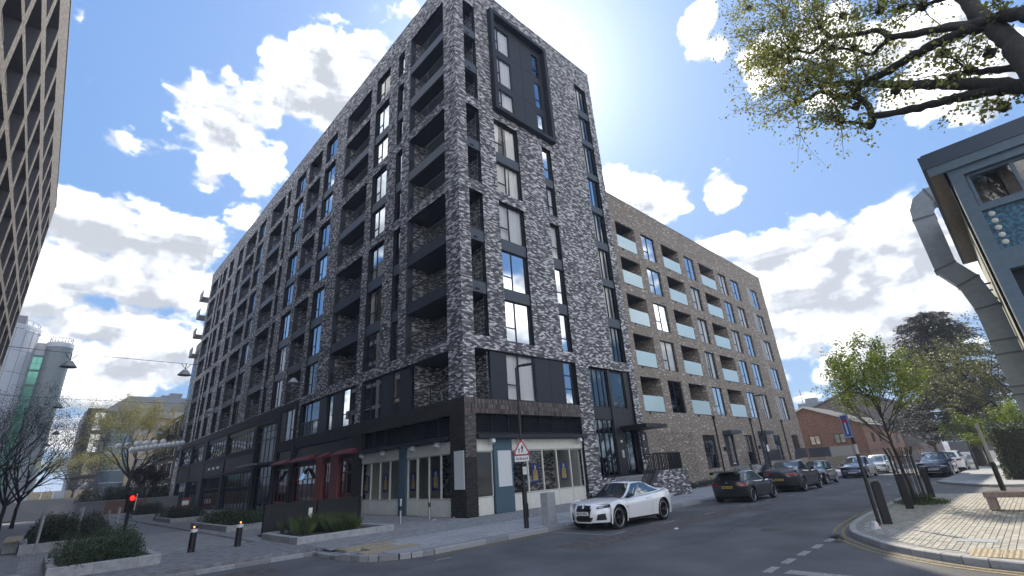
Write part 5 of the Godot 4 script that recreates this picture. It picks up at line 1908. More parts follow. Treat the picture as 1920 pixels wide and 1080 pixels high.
	m.box(Vector3(-10.1, 0, -62.4), Vector3(0.0, 1.5, -61.9))
	obj("stone_length", m, M.granite_dark, t)
	m = MB.new()
	m.box(Vector3(-7.4, 0.0, -61.9), Vector3(-3.4, 1.45, -61.84))
	obj("brick_length", m, M.brick_red, t)
	m = MB.new()
	m.box(Vector3(-10.1, 1.5, -62.45), Vector3(0.0, 1.58, -61.82))
	obj("coping", m, M.granite, t)
	t = thing("hoarding", "yellowish site hoarding across the far end of the upper plaza", "hoarding")
	for i in 6:
		m = MB.new()
		m.box(Vector3(-16.2 + i * 1.5, 2.0, -100), Vector3(-14.75 + i * 1.5, 3.6, -99.9))
		obj("board", m, M.buff if i % 3 else M.white_clad, t)

# ------------------------------------------------------------------ blue grey building at the right edge
func build_right_building():
	worn("blue_paint", lin(0.115, 0.17, 0.225), 0.04, 0.4, 0.6, 0.1, 0.02, 85)
	worn("blue_mural", lin(0.045, 0.13, 0.20), 0.35, 0.5, 0.6, 0.0, 0.03, 87)
	worn("soffit_board", lin(0.21, 0.18, 0.165), 0.08, 0.5, 0.8, 0.0, 0.02, 89)
	worn("pale_wall", lin(0.46, 0.47, 0.40), 0.1, 0.4, 0.8, 0.1, 0.03, 91)
	worn("duct_metal", lin(0.27, 0.305, 0.34), 0.04, 0.3, 0.45, 0.0, 0.02, 93)
	var t := thing("workshop_building", "blue grey painted building at the right edge with a deep eave and a high window", "building")
	var x0 := 2.45
	var m := MB.new()
	# the roof slab with its eave, the walls below
	m.box(Vector3(x0, 8.8, 17.82), Vector3(13.4, 9.2, 34))
	m.box(Vector3(x0 + 0.06, 9.2, 17.9), Vector3(13.4, 9.26, 34))
	obj("roof", m, M.eave_blue, t)
	m = MB.new()
	m.box(Vector3(x0 + 0.12, 8.76, 17.9), Vector3(13.3, 8.797, 18.28))
	obj("soffit", m, M.soffit_board, t)
	m = MB.new()
	m.box(Vector3(x0 + 0.02, 8.55, 17.9), Vector3(x0 + 0.11, 8.797, 34))
	obj("fascia", m, M.blue_paint, t)
	m = MB.new()
	m.box(Vector3(x0 + 0.55, -0.1, 18.28), Vector3(13.4, 8.75, 18.4))
	m.box(Vector3(13.3, -0.1, 18.4), Vector3(13.4, 8.75, 34))
	obj("side_wall", m, M.pale_wall, t)
	var F := Face.new(Vector3(x0 + 0.1, 0, 18.26), Vector3(0, 0, 1), Vector3(-1, 0, 0))
	m = MB.new()
	F.box(m, 0.0, 0.27, -0.1, 8.76, -0.6, 0.0)
	F.box(m, 0.27, 16, 8.34, 8.76, -0.6, 0.0)
	obj("front_frame", m, M.blue_paint, t)
	m = MB.new()
	F.box(m, 0.27, 16, 7.22, 7.36, -0.6, -0.02)
	F.box(m, 0.27, 16, 5.6, 6.12, -0.6, -0.02)
	obj("transom", m, M.blue_paint, t)
	m = MB.new()
	F.box(m, 0.27, 16, 6.12, 7.22, -0.6, -0.1)
	obj("painted_panel", m, M.blue_mural, t)
	m = MB.new()
	F.box(m, 0.27, 16, -0.1, 5.6, -0.6, -0.3)
	obj("dark_shopfront", m, M.panel, t)
	win(t, F, 0.29, 6.0, 7.37, 8.33, -0.15, [0.15, 0.3, 0.45, 0.6, 0.75, 0.9], [], M.clear, M.blue_paint, "high_window", 0.07)
	m = MB.new()
	F.box(m, 0.27, 6.0, 7.3, 8.4, -0.9, -0.8)
	F.box(m, 0.9, 1.1, 7.3, 8.4, -0.8, -0.5)
	obj("room_wall", m, M.soffit_board, t)
	for k in 5:
		m = MB.new()
		m.lathe([Vector2(0.001, 0.02), Vector2(0.06, 0.018), Vector2(0.068, 0.0)], F.p(0.42, 7.1 - k * 0.2, -0.1), 16, Vector3(-1, 0, 0))
		obj("round_disc", m, M.cream, t)
	m = MB.new()
	m.tube([Vector3(x0 + 0.52, 0, 18.22), Vector3(x0 + 0.52, 8.9, 18.22)], 0.03, 8)
	obj("conduit", m, M.frame, t)
	for k in 4:
		m = MB.new()
		var x := 9.5 + k * 1.2
		m.tube([Vector3(x, 6.9, 18.28), Vector3(x, 6.9, 17.72)], 0.035, 6)
		m.tube([Vector3(x, 6.3, 18.28), Vector3(x, 6.88, 17.76)], 0.03, 6)
		obj("bracket", m, M.black_metal, t)
	# square metal extract duct that climbs the side and hooks over the eave
	t = thing("extract_duct", "big square grey metal duct climbing the side of the blue building", "duct")
	var xx := 8.7
	var w := 0.64
	var path := [[17.93, 0.0], [17.93, 1.6], [17.93, 3.0], [17.93, 3.25], [17.93, 4.3], [17.93, 4.75], [17.93, 5.9], [17.75, 6.9], [17.35, 7.6], [17.35, 8.6], [17.35, 9.6], [17.37, 9.95], [17.5, 10.22], [17.75, 10.36], [18.2, 10.36]]
	for i in path.size() - 1:
		var a := Vector3(xx, path[i][1], path[i][0])
		var b := Vector3(xx, path[i + 1][1], path[i + 1][0])
		m = MB.new()
		var up := (b - a).normalized()
		var out := up.cross(Vector3.RIGHT).normalized()
		var ex := Vector3.RIGHT * w / 2
		var e0 := out * w / 2
		var pv: Vector3 = a if i == 0 else Vector3(xx, path[i - 1][1], path[i - 1][0])
		var nx: Vector3 = b if i + 2 >= path.size() else Vector3(xx, path[i + 2][1], path[i + 2][0])
		var oa: Vector3 = (out + (a - pv).normalized().cross(Vector3.RIGHT)).normalized() * w / 2 if a != pv else e0
		var ob: Vector3 = (out + (nx - b).normalized().cross(Vector3.RIGHT)).normalized() * w / 2 if b != nx else e0
		m.hexa([a - ex - oa, a + ex - oa, a + ex + oa, a - ex + oa, b - ex - ob, b + ex - ob, b + ex + ob, b - ex + ob])
		var s := obj("duct_section", m, M.duct_metal, t)
		if i in [1, 2, 3, 4, 5, 6, 7, 8, 10, 13]:
			m = MB.new()
			var ww := 1.06
			var h := up * 0.03
			m.hexa([a - (ex + oa) * ww - h, a + (ex - oa) * ww - h, a + (ex + oa) * ww - h, a + (oa - ex) * ww - h, a - (ex + oa) * ww + h, a + (ex - oa) * ww + h, a + (ex + oa) * ww + h, a + (oa - ex) * ww + h])
			obj("flange", m, M.zinc, s)

# ------------------------------------------------------------------ houses at the end of the road
func build_houses():
	worn("roof_tile", lin(0.10, 0.098, 0.095), 0.15, 0.4, 0.95, 0.3, 0.05, 95)
	mat("white_trim", lin(0.6, 0.6, 0.58), 0.5)
	mat("brown_frame", lin(0.05, 0.035, 0.028), 0.5)
	var t := thing("brick_house", "red brick house with a grey tiled gable roof and dark framed windows", "house")
	var m := MB.new()
	var y0 := -0.9
	m.box(Vector3(56, y0, -7.2), Vector3(66, 4.5, 4.0))
	m.prism(PackedVector2Array([Vector2(-7.2, 4.5), Vector2(4.0, 4.5), Vector2(-1.6, 6.9)]), Transform3D(Basis(Vector3(0, 0, 1), Vector3(0, 1, 0), Vector3(-1, 0, 0)), Vector3(61, 0, 0)), 10.0)
	m.box(Vector3(66, y0, -4.0), Vector3(88, 4.3, 2.6))
	obj("wall", m, M.brick_red, t)
	m = MB.new()
	for s in [[4.45, 4.42], [-7.65, 4.42]]:
		var n := (Vector3(0, 6.98, -1.6) - Vector3(0, s[1], s[0]))
		m.hexa([Vector3(55.7, s[1], s[0]), Vector3(66.2, s[1], s[0]), Vector3(66.2, 6.98, -1.6), Vector3(55.7, 6.98, -1.6), Vector3(55.7, s[1] + 0.14, s[0]), Vector3(66.2, s[1] + 0.14, s[0]), Vector3(66.2, 7.12, -1.6), Vector3(55.7, 7.12, -1.6)])
	m.hexa([Vector3(66, 4.25, 3.0), Vector3(88, 4.25, 3.0), Vector3(88, 6.2, -0.7), Vector3(66, 6.2, -0.7), Vector3(66, 4.38, 3.0), Vector3(88, 4.38, 3.0), Vector3(88, 6.33, -0.7), Vector3(66, 6.33, -0.7)])
	obj("roof", m, M.roof_tile, t)
	m = MB.new()
	for s in [[4.45, 4.4], [-7.65, 4.4]]:
		m.hexa([Vector3(55.66, s[1] - 0.1, s[0]), Vector3(55.72, s[1] - 0.1, s[0]), Vector3(55.72, 6.9, -1.6), Vector3(55.66, 6.9, -1.6), Vector3(55.66, s[1] + 0.14, s[0]), Vector3(55.72, s[1] + 0.14, s[0]), Vector3(55.72, 7.13, -1.6), Vector3(55.66, 7.13, -1.6)])
	m.box(Vector3(55.7, 4.3, 4.45), Vector3(66.2, 4.44, 4.52))
	obj("barge_board", m, M.white_trim, t)
	var F := Face.new(Vector3(56, 0, -7.2), Vector3(0, 0, 1), Vector3(-1, 0, 0))
	for u in [2.4, 5.3, 8.0]: win(t, F, u, u + 1.2, 2.35, 3.5, 0.04, [0.5], [], M.pane_pale if u == 5.3 else M.pane, M.brown_frame, "window", 0.09)
	var G := Face.new(Vector3(56, 0, 4.0), Vector3(1, 0, 0), Vector3(0, 0, 1))
	for u in [3.0, 7.0]: win(t, G, u, u + 1.2, 2.3, 3.4, 0.04, [0.5], [], M.pane, M.brown_frame, "window", 0.09)
	var K := Face.new(Vector3(66, 0, 2.6), Vector3(1, 0, 0), Vector3(0, 0, 1))
	for u in [1.5, 6.0, 11.0, 16.0]:
		win(t, K, u, u + 1.8, 2.0, 3.3, 0.04, [0.5], [], M.pane, M.brown_frame, "window", 0.09)
		win(t, K, u, u + 1.8, -0.4, 0.9, 0.04, [0.5], [], M.pane, M.brown_frame, "window", 0.09)
	m = MB.new()
	m.tube([Vector3(55.9, y0, -3.6), Vector3(55.9, 3.4, -3.9)], 0.06, 6)
	m.box(Vector3(55.8, 3.3, -4.3), Vector3(55.95, 3.45, -3.6))
	obj("waste_pipe", m, M.white_trim, t)
	# bigger gabled hall behind, far flats
	t = thing("brick_house", "tall brown gabled building rising behind the red brick house", "house")
	m = MB.new()
	m.box(Vector3(92, -1, -13), Vector3(120, 8.2, 4))
	m.prism(PackedVector2Array([Vector2(-13, 8.2), Vector2(4, 8.2), Vector2(-3.6, 11.6)]), Transform3D(Basis(Vector3(0, 0, 1), Vector3(0, 1, 0), Vector3(-1, 0, 0)), Vector3(106, 0, 0)), 28.0)
	obj("wall", m, M.brick_umber, t)
	m = MB.new()
	for s in [4.6, -13.6]:
		m.hexa([Vector3(91.6, 8.0, s), Vector3(120, 8.0, s), Vector3(120, 11.7, -3.6), Vector3(91.6, 11.7, -3.6), Vector3(91.6, 8.2, s), Vector3(120, 8.2, s), Vector3(120, 11.9, -3.6), Vector3(91.6, 11.9, -3.6)])
	obj("roof", m, M.roof_tile, t)
	t = thing("apartment_block", "distant grey flats with a roof aerial seen above the red brick house", "apartment building")
	m = MB.new()
	m.box(Vector3(150, -1, -29), Vector3(165, 15.2, -22.5))
	obj("wall", m, M.grey_clad, t)
	var H := Face.new(Vector3(150, 0, -29), Vector3(0, 0, 1), Vector3(-1, 0, 0))
	for i in 3: win(t, H, 0.5 + i * 2.1, 2.2 + i * 2.1, 12.0, 14.0, 0.04, [0.5], [], M.pane, M.frame)
	m = MB.new()
	m.tube([Vector3(152, 15, -28), Vector3(152, 19.5, -28)], 0.1, 5)
	m.tube([Vector3(152, 18, -29.5), Vector3(152, 18, -26.5)], 0.07, 5)
	m.box(Vector3(151, 15.2, -27), Vector3(153, 16.6, -24))
	obj("aerial", m, M.zinc, t)
	# walls along the road
	t = thing("garden_wall", "pale brick wall with grey screen panels beside the brown block", "wall")
	m = MB.new()
	m.box(Vector3(47.4, -1, 0.0), Vector3(47.7, 1.05, 4.2))
	obj("brickwork", m, M.brick_brown, t)
	for k in 2:
		m = MB.new()
		m.box(Vector3(47.5, 1.07, 0.05 + k * 2.1), Vector3(47.56, 2.05, 2.1 + k * 2.1))
		obj("screen_panel", m, M.panel_light if k == 0 else M.concrete, t)
	t = thing("garden_wall", "red brick garden wall in front of the red brick house", "wall")
	m = MB.new()
	m.box(Vector3(51.0, -1, 2.4), Vector3(51.25, 1.35, 4.9))
	m.box(Vector3(51.25, -1, 4.65), Vector3(63.5, 1.35, 4.9))
	obj("brickwork", m, M.brick_red, t)
	m = MB.new()
	m.box(Vector3(50.95, 1.35, 2.35), Vector3(51.3, 1.43, 4.95))
	m.box(Vector3(51.25, 1.35, 4.6), Vector3(63.5, 1.43, 4.95))
	obj("coping", m, M.brick_umber, t)
	t = thing("garden_wall", "long brown garden wall and gate posts farther down the road", "wall")
	m = MB.new()
	m.box(Vector3(66, -1, 4.7), Vector3(104, 0.9, 4.95))
	obj("brickwork", m, M.brick_umber, t)
	for i in 6:
		m = MB.new()
		m.box(Vector3(66 + i * 7, -1, 4.6), Vector3(66.5 + i * 7, 1.35, 5.05))
		obj("pier", m, M.brick_red, t)
	# buildings closing the street
	t = thing("shed", "long pale low building closing the far end of the road", "building")
	m = MB.new()
	m.box(Vector3(150, -1, 2), Vector3(158, 4.6, 40))
	obj("wall", m, M.white_clad, t)
	m = MB.new()
	m.box(Vector3(149.9, -1, 2), Vector3(150, 1.6, 40))
	obj("dark_fence", m, M.panel, t)
	t = thing("brick_house", "terraced brick house half hidden behind the dark conifer", "house")
	m = MB.new()
	m.box(Vector3(70, -1, 19), Vector3(84, 5.6, 30))
	obj("wall", m, M.brick_umber, t)
	m = MB.new()
	m.prism(PackedVector2Array([Vector2(18.6, 5.6), Vector2(30.4, 5.6), Vector2(24.5, 9.0)]), Transform3D(Basis(Vector3(0, 0, 1), Vector3(0, 1, 0), Vector3(-1, 0, 0)), Vector3(77, 0, 0)), 14.4)
	obj("roof", m, M.roof_tile, t)
	var Q := Face.new(Vector3(70, 0, 19), Vector3(0, 0, 1), Vector3(-1, 0, 0))
	for i in 3:
		win(t, Q, 1.0 + i * 3.4, 2.4 + i * 3.4, 2.8, 4.4, 0.04, [0.5], [], M.pane, M.brown_frame)
		win(t, Q, 1.0 + i * 3.4, 2.4 + i * 3.4, -0.2, 1.4, 0.04, [0.5], [], M.pane, M.brown_frame)
# ------------------------------------------------------------------ cars
class CarShape:
	var deck := []      # (x, y) of the lower body's top line, from rear to front
	var roof := []      # (x, y) of the roof line
	var W := 0.9
	var xr := -2.3
	var xf := 2.3
	var sill := 0.2
	var ax := [-1.4, 1.4]
	var R := 0.34
	var kf := 0.42
	var kr := 0.25
	var hood := 0.0     # how far the nose leans back at its top
	var tail := 0.0
	var cb := 1.0
	var rb := -1.9
	var hf := 0.2
	var hr := -1.0
	var wb := 0.78
	var wt := 0.58

	func line(pts: Array, x: float) -> float:
		if x <= pts[0].x: return pts[0].y
		for i in pts.size() - 1:
			var a: Vector2 = pts[i]
			var b: Vector2 = pts[i + 1]
			if x <= b.x:
				var t := (x - a.x) / (b.x - a.x)
				var pa: Vector2 = pts[maxi(i - 1, 0)]
				var pb: Vector2 = pts[mini(i + 2, pts.size() - 1)]
				var ma := (b.y - pa.y) / maxf(0.01, b.x - pa.x) * (b.x - a.x)
				var mb := (pb.y - a.y) / maxf(0.01, pb.x - a.x) * (b.x - a.x)
				var t2 := t * t
				var t3 := t2 * t
				return (2 * t3 - 3 * t2 + 1) * a.y + (t3 - 2 * t2 + t) * ma + (-2 * t3 + 3 * t2) * b.y + (t3 - t2) * mb
		return pts[pts.size() - 1].y

	func arch(x: float) -> float:
		var y := sill
		for c in ax:
			var d: float = absf(x - c)
			var ra := R + 0.055
			if d < ra: y = maxf(y, R + sqrt(ra * ra - d * d))
		return y

	func body(xn: float, b: float, c: float) -> Vector3:
		var top := line(deck, xn)
		var lo := arch(xn)
		if xn > xf - 0.35: lo += 0.05 * pow((xn - xf + 0.35) / 0.35, 2.0)
		if xn < xr + 0.4: lo += 0.10 * pow((xr + 0.4 - xn) / 0.4, 2.0)
		var y := lerpf(lo, top, b)
		var yn := clampf((y - sill) / (top - sill), 0.0, 1.0)
		var prof := 1.0
		if yn > 0.62: prof -= 0.075 * pow((yn - 0.62) / 0.38, 2.0)
		else: prof -= 0.045 * pow((0.62 - yn) / 0.62, 2.0)
		prof += 0.012 * exp(-pow((yn - 0.70) / 0.05, 2.0))
		if b > 0.93: prof -= 0.035 * (b - 0.93) / 0.07
		var w := W
		w -= W * 0.10 * pow(clampf((xn - (xf - 1.1)) / 1.1, 0, 1), 2.0)
		w -= W * 0.07 * pow(clampf(((xr + 1.0) - xn) / 1.0, 0, 1), 2.0)
		for q in ax: w += 0.022 * exp(-pow((xn - q) / 0.42, 2.0)) * smoothstep(0.95, 0.5, yn)
		var cc := absf(c)
		y -= 0.05 * pow(cc, 3.0) * smoothstep(0.8, 1.0, b)
		var tf := pow(clampf((xn - (xf - 0.6)) / 0.6, 0, 1), 2.0)
		var tr := pow(clampf(((xr + 0.7) - xn) / 0.7, 0, 1), 2.0)
		var x := xn - tf * (kf * pow(cc, 2.6) + hood * pow(clampf((b - 0.35) / 0.65, 0, 1), 2.0) + 0.05 * pow(1.0 - b, 2.0))
		x += tr * (kr * pow(cc, 3.0) + tail * pow(clampf((b - 0.5) / 0.5, 0, 1), 2.0) + 0.06 * pow(1.0 - b, 2.0))
		return Vector3(x, y, c * w * prof)

	func cabin(a: float, b: float, c: float) -> Vector3:
		var x0 := lerpf(rb, hr, pow(b, 0.9))
		var x1 := lerpf(cb, hf, pow(b, 0.95))
		var x := lerpf(x0, x1, a)
		var lo := line(deck, x) - 0.03
		var hi := maxf(line(roof, x), lo + 0.02)
		var y := lerpf(lo, hi, b)
		var w := lerpf(wb, wt, pow(b, 1.25))
		w *= 1.0 - 0.13 * pow(absf(2.0 * a - 1.0), 3.5)
		if b > 0.9: w -= 0.04 * pow((b - 0.9) / 0.1, 2.0)
		var cc := c * c
		y -= 0.045 * cc * b
		x += (0.5 - a) * 0.30 * cc
		return Vector3(x, y, c * w)

	func spread(m: MB, f: Callable, us: Array, vs: Array, inside: Vector3):
		var rows := []
		for v in vs:
			var row := PackedVector3Array()
			for u in us: row.append(f.call(u, v))
			rows.append(row)
		m.grid(rows, false, inside)

	func patch(m: MB, f: Callable, q: Array, nu: int, nv: int, off: float):
		# q: four corners in the surface's own coordinates
		var rows := []
		for j in nv + 1:
			var row := PackedVector3Array()
			for i in nu + 1:
				var s := float(i) / nu
				var t := float(j) / nv
				var e: Vector2 = (q[0] as Vector2).lerp(q[1], s).lerp((q[3] as Vector2).lerp(q[2], s), t)
				var p: Vector3 = f.call(e.x, e.y)
				var du: Vector3 = f.call(e.x + 0.01, e.y) - p
				var dv: Vector3 = f.call(e.x, e.y + 0.01) - p
				var n := du.cross(dv)
				n = n.normalized() if n.length() > 1e-9 else Vector3.UP
				if n.dot(p - Vector3(p.x * 0.45, 0.55, 0)) < 0.0: n = -n
				row.append(p + n * off)
			rows.append(row)
		m.grid(rows, false, Vector3(0, 0.55, 0))

func steps(n: int, a := 0.0, b := 1.0) -> Array:
	var o := []
	for i in n + 1: o.append(lerpf(a, b, float(i) / n))
	return o

func paint(called: String, c: Color, metal := 0.0) -> StandardMaterial3D:
	var m := mat(called, c, 0.32, metal)
	m.clearcoat_enabled = true
	m.clearcoat = 1.0
	m.clearcoat_roughness = 0.03
	return m

func wheel_parts(parent: Node3D, x: float, y: float, z: float, side: float, r: float, w: float, rimc: Material, spokes: int):
	var axis := Vector3(0, 0, side)
	var c := Vector3(x, y, z)
	var m := MB.new()
	var rr0 := r * 0.77
	m.lathe([Vector2(rr0, -w), Vector2(r - 0.03, -w), Vector2(r - 0.006, -w * 0.85), Vector2(r, -w * 0.6), Vector2(r, -w * 0.3), Vector2(r - 0.006, -w * 0.1), Vector2(r - 0.03, 0.0), Vector2(rr0 + 0.03, 0.006), Vector2(rr0, -0.008)], c, 32, axis)
	var t := obj("wheel", m, M.rubber, parent)
	m = MB.new()
	m.lathe([Vector2(rr0, -0.012), Vector2(rr0 - 0.018, 0.0), Vector2(rr0 - 0.03, -0.014), Vector2(rr0 - 0.036, -0.12)], c, 32, axis)
	obj("rim", m, rimc if spokes < 0 else M.steel, t)
	m = MB.new()
	m.lathe([Vector2(rr0 - 0.03, -0.1), Vector2(0.001, -0.1)], c, 24, axis)
	obj("brake_disc", m, M.dark_hole, t)
	m = MB.new()
	var n := absi(spokes)
	for i in n:
		for k in [-1.0, 1.0]:
			var a: float = TAU * i / n + k * 0.16
			var a2: float = TAU * i / n + k * 0.07
			var o := Vector3(cos(a), sin(a), 0) * (rr0 - 0.02)
			var h := Vector3(cos(a2), sin(a2), 0) * 0.05
			var tg := Vector3(-sin(a), cos(a), 0) * 0.014
			var th := Vector3(-sin(a2), cos(a2), 0) * 0.018
			var d := axis * -0.012
			var e := axis * -0.05
			m.hexa([c + h - th + e, c + h + th + e, c + o + tg + e, c + o - tg + e, c + h - th + d * 1.6, c + h + th + d * 1.6, c + o + tg + d, c + o - tg + d])
	m.lathe([Vector2(0.07, -0.05), Vector2(0.066, -0.014), Vector2(0.03, -0.008), Vector2(0.001, -0.008)], c, 14, axis)
	obj("spokes", m, rimc, t)

func text(parent: Node, s: String, h: float, at: Transform3D, mat0: Material, called := "lettering", font := "Droid Sans", wide := 0.0) -> MeshInstance3D:
	var f := SystemFont.new()
	f.font_names = PackedStringArray([font])
	f.font_weight = 700
	var tm := TextMesh.new()
	tm.text = s
	tm.font = f
	tm.font_size = 64
	tm.pixel_size = h / 47.0
	tm.depth = 0.004
	var o := MeshInstance3D.new()
	o.name = called
	o.mesh = tm
	o.material_override = mat0
	o.transform = at
	parent.add_child(o, true)
	return o

func plate(t: Node3D, s: String, c: Vector3, facing: float, m0: Material):
	var b := Basis(Vector3.UP, facing)
	var m := MB.new()
	m.cbox(Transform3D(b, c), Vector3(0.52, 0.112, 0.012))
	var p := obj("number_plate", m, m0, t)
	text(p, s, 0.07, Transform3D(b, c + b * Vector3(0, 0, 0.0065)), M.black_print)

func car(called: String, label: String, at: Vector3, turn: float, S: CarShape, o: Dictionary) -> Node3D:
	var t := thing(called, label, "car", at, turn, o.get("group", "cars parked along the road"))
	var body: Material = o.paint
	var xs := steps(44, S.xr, S.xf)
	for c in S.ax:
		for k in 13: xs.append(c + (S.R + 0.054) * cos(PI * k / 12.0))
		xs.append(c + S.R + 0.057)
		xs.append(c - S.R - 0.057)
	xs.sort()
	var bs := [0.0, 0.03, 0.15, 0.3, 0.45, 0.58, 0.66, 0.72, 0.8, 0.88, 0.93, 0.97, 1.0]
	var cs := [-1.0, -0.97, -0.9, -0.75, -0.55, -0.3, 0.0, 0.3, 0.55, 0.75, 0.9, 0.97, 1.0]
	var inside := Vector3(0, 0.5, 0)
	var m := MB.new()
	for s in [-1.0, 1.0]:
		S.spread(m, func(u, v): return S.body(u, v, s), xs, bs, inside)
	S.spread(m, func(u, v): return S.body(u, 1.0, v), xs, cs, Vector3(0, -100, 0))
	S.spread(m, func(u, v): return S.body(S.xf, v, u), cs, bs, Vector3(-100, 0.5, 0))
	S.spread(m, func(u, v): return S.body(S.xr, v, u), cs, bs, Vector3(100, 0.5, 0))
	obj("body", m, body, t)
	m = MB.new()
	var ca := steps(26)
	var cbs := [0.0, 0.12, 0.25, 0.4, 0.55, 0.7, 0.82, 0.9, 0.95, 0.98, 1.0]
	for s in [-1.0, 1.0]:
		S.spread(m, func(u, v): return S.cabin(u, v, s), ca, cbs, Vector3(0, 1, 0))
	S.spread(m, func(u, v): return S.cabin(u, 1.0, v), ca, cs, Vector3(0, -100, 0))
	S.spread(m, func(u, v): return S.cabin(1.0, v, u), cs, cbs, Vector3(-100, 1, 0))
	S.spread(m, func(u, v): return S.cabin(0.0, v, u), cs, cbs, Vector3(100, 1, 0))
	obj("cabin", m, o.get("roof_paint", body), t)
	# glass laid on the cabin
	var g: Material = o.get("glass", M.car_glass)
	m = MB.new()
	S.patch(m, func(u, v): return S.cabin(1.0, v, u), [Vector2(-0.94, 0.05), Vector2(0.94, 0.05), Vector2(0.91, 0.95), Vector2(-0.91, 0.95)], 12, 8, 0.008)
	obj("windscreen", m, o.get("screen_glass", g), t)
	m = MB.new()
	S.patch(m, func(u, v): return S.cabin(0.0, v, u), [Vector2(-0.84, o.get("rear_lo", 0.12)), Vector2(0.84, o.get("rear_lo", 0.12)), Vector2(0.8, 0.9), Vector2(-0.8, 0.9)], 10, 6, 0.008)
	obj("rear_window", m, g, t)
	for s in [-1.0, 1.0]:
		for q in o.side:
			m = MB.new()
			S.patch(m, func(u, v): return S.cabin(u, v, s), q, 10, 5, 0.007)
			obj("side_window", m, g, t)
		m = MB.new()
		var e: Array = o.side[0]
		var z: Array = o.side[o.side.size() - 1]
		S.patch(m, func(u, v): return S.cabin(u, v, s), [z[0] + Vector2(-0.02, -0.04), e[1] + Vector2(0.015, -0.04), e[2] + Vector2(0.01, 0.05), z[3] + Vector2(-0.02, 0.05)], 14, 6, 0.003)
		obj("window_surround", m, M.black_gloss, t)
		# door shut lines, handle, sill, mirror
		m = MB.new()
		for dx in o.doors:
			S.patch(m, func(u, v): return S.body(u, v, s), [Vector2(dx - 0.004, 0.12), Vector2(dx + 0.004, 0.12), Vector2(dx + 0.004, 0.985), Vector2(dx - 0.004, 0.985)], 1, 10, 0.002)
		obj("door_gap", m, M.dark_hole, t)
		for hx in o.handles:
			m = MB.new()
			var hp: Vector3 = S.body(hx, 0.82, s)
			m.cbox(Transform3D(Basis(), hp + Vector3(0, 0, s * 0.012)), Vector3(0.2, 0.03, 0.035))
			obj("door_handle", m, body, t)
		m = MB.new()
		S.patch(m, func(u, v): return S.body(u, v, s), [Vector2(S.ax[0] + S.R + 0.1, 0.0), Vector2(S.ax[1] - S.R - 0.1, 0.0), Vector2(S.ax[1] - S.R - 0.1, 0.12), Vector2(S.ax[0] + S.R + 0.1, 0.06)], 12, 2, 0.012)
		obj("side_skirt", m, M.black_gloss, t)
		m = MB.new()
		var mp: Vector3 = S.cabin(0.93, 0.12, s)
		var mc := mp + Vector3(0.02, 0.06, s * 0.16)
		m.grid([[mc + Vector3(0.10, 0, 0), mc + Vector3(0.10, 0, 0), mc + Vector3(0.10, 0, 0), mc + Vector3(0.10, 0, 0), mc + Vector3(0.10, 0, 0), mc + Vector3(0.10, 0, 0)], mirror_ring(mc + Vector3(0.06, 0, 0), 0.09, 0.055), mirror_ring(mc, 0.115, 0.075), mirror_ring(mc + Vector3(-0.07, 0, 0), 0.11, 0.07), mirror_ring(mc + Vector3(-0.075, 0, 0), 0.0, 0.0)], true)
		m.cbox(Transform3D(Basis(), mp + Vector3(0.01, 0.0, s * 0.05)), Vector3(0.07, 0.04, 0.12))
		obj("door_mirror", m, o.get("mirror", body), t)
		for k in 2:
			var zc: float = (S.body(S.ax[k], 0.4, s).z) - s * 0.012
			wheel_parts(t, S.ax[k], S.R, zc, s, S.R, 0.22, o.get("rim", M.black_gloss), o.get("spokes", 5))
			m = MB.new()
			var rows := []
			for j in 13:
				var a := PI * j / 12.0
				var row := PackedVector3Array()
				for q in [0.99, 0.6]:
					row.append(Vector3(S.ax[k] + cos(a) * (S.R + 0.04) - 0.02 * maxf(0.0, cos(a)), S.R * (1.0 if sin(a) > 0.02 else 0.75) + sin(a) * (S.R + 0.045), s * (S.body(S.ax[k] + cos(a) * S.R, 0.0, 1.0).z * q - 0.05)))
				rows.append(row)
			m.grid(rows, false)
			obj("wheel_arch", m, M.dark_hole, t)
	m = MB.new()
	m.box(Vector3(S.xr + 0.3, 0.15, -S.W * 0.7), Vector3(S.xf - 0.35, 0.5, S.W * 0.7))
	obj("underbody", m, M.dark_hole, t)
	# lights and openings: patches on the nose and the tail, [kind, corners, material, offset]
	for q in o.front:
		m = MB.new()
		S.patch(m, func(u, v): return S.body(S.xf, v, u), q[1], 6, 4, q[3] if q.size() > 3 else 0.006)
		obj(q[0], m, q[2], t)
	for q in o.rear:
		m = MB.new()
		S.patch(m, func(u, v): return S.body(S.xr, v, u), q[1], 6, 4, q[3] if q.size() > 3 else 0.006)
		obj(q[0], m, q[2], t)
	for q in o.get("flank", []):
		for s in [-1.0, 1.0]:
			m = MB.new()
			S.patch(m, func(u, v): return S.body(u, v, s), q[1], 6, 4, q[3] if q.size() > 3 else 0.006)
			obj(q[0], m, q[2], t)
	for q in o.get("top", []):
		m = MB.new()
		S.patch(m, func(u, v): return S.body(u, 1.0, v), q[1], q[4] if q.size() > 4 else 6, 3, q[3])
		obj(q[0], m, q[2], t)
	if o.has("plate_f"): plate(t, o.plate_f, S.body(S.xf, o.get("plate_fb", 0.42), 0.0) + Vector3(0.03, 0, 0), PI / 2, M.sign_white)
	if o.has("plate_r"): plate(t, o.plate_r, S.body(S.xr, o.get("plate_rb", 0.45), 0.0) - Vector3(0.03, 0, 0), -PI / 2, M.plate_yellow)
	return t

func mirror_ring(c: Vector3, rz: float, ry: float) -> PackedVector3Array:
	var r := PackedVector3Array()
	for j in 6: r.append(c + Vector3(0, sin(TAU * j / 6.0 + 0.5) * ry, cos(TAU * j / 6.0 + 0.5) * rz))
	return r

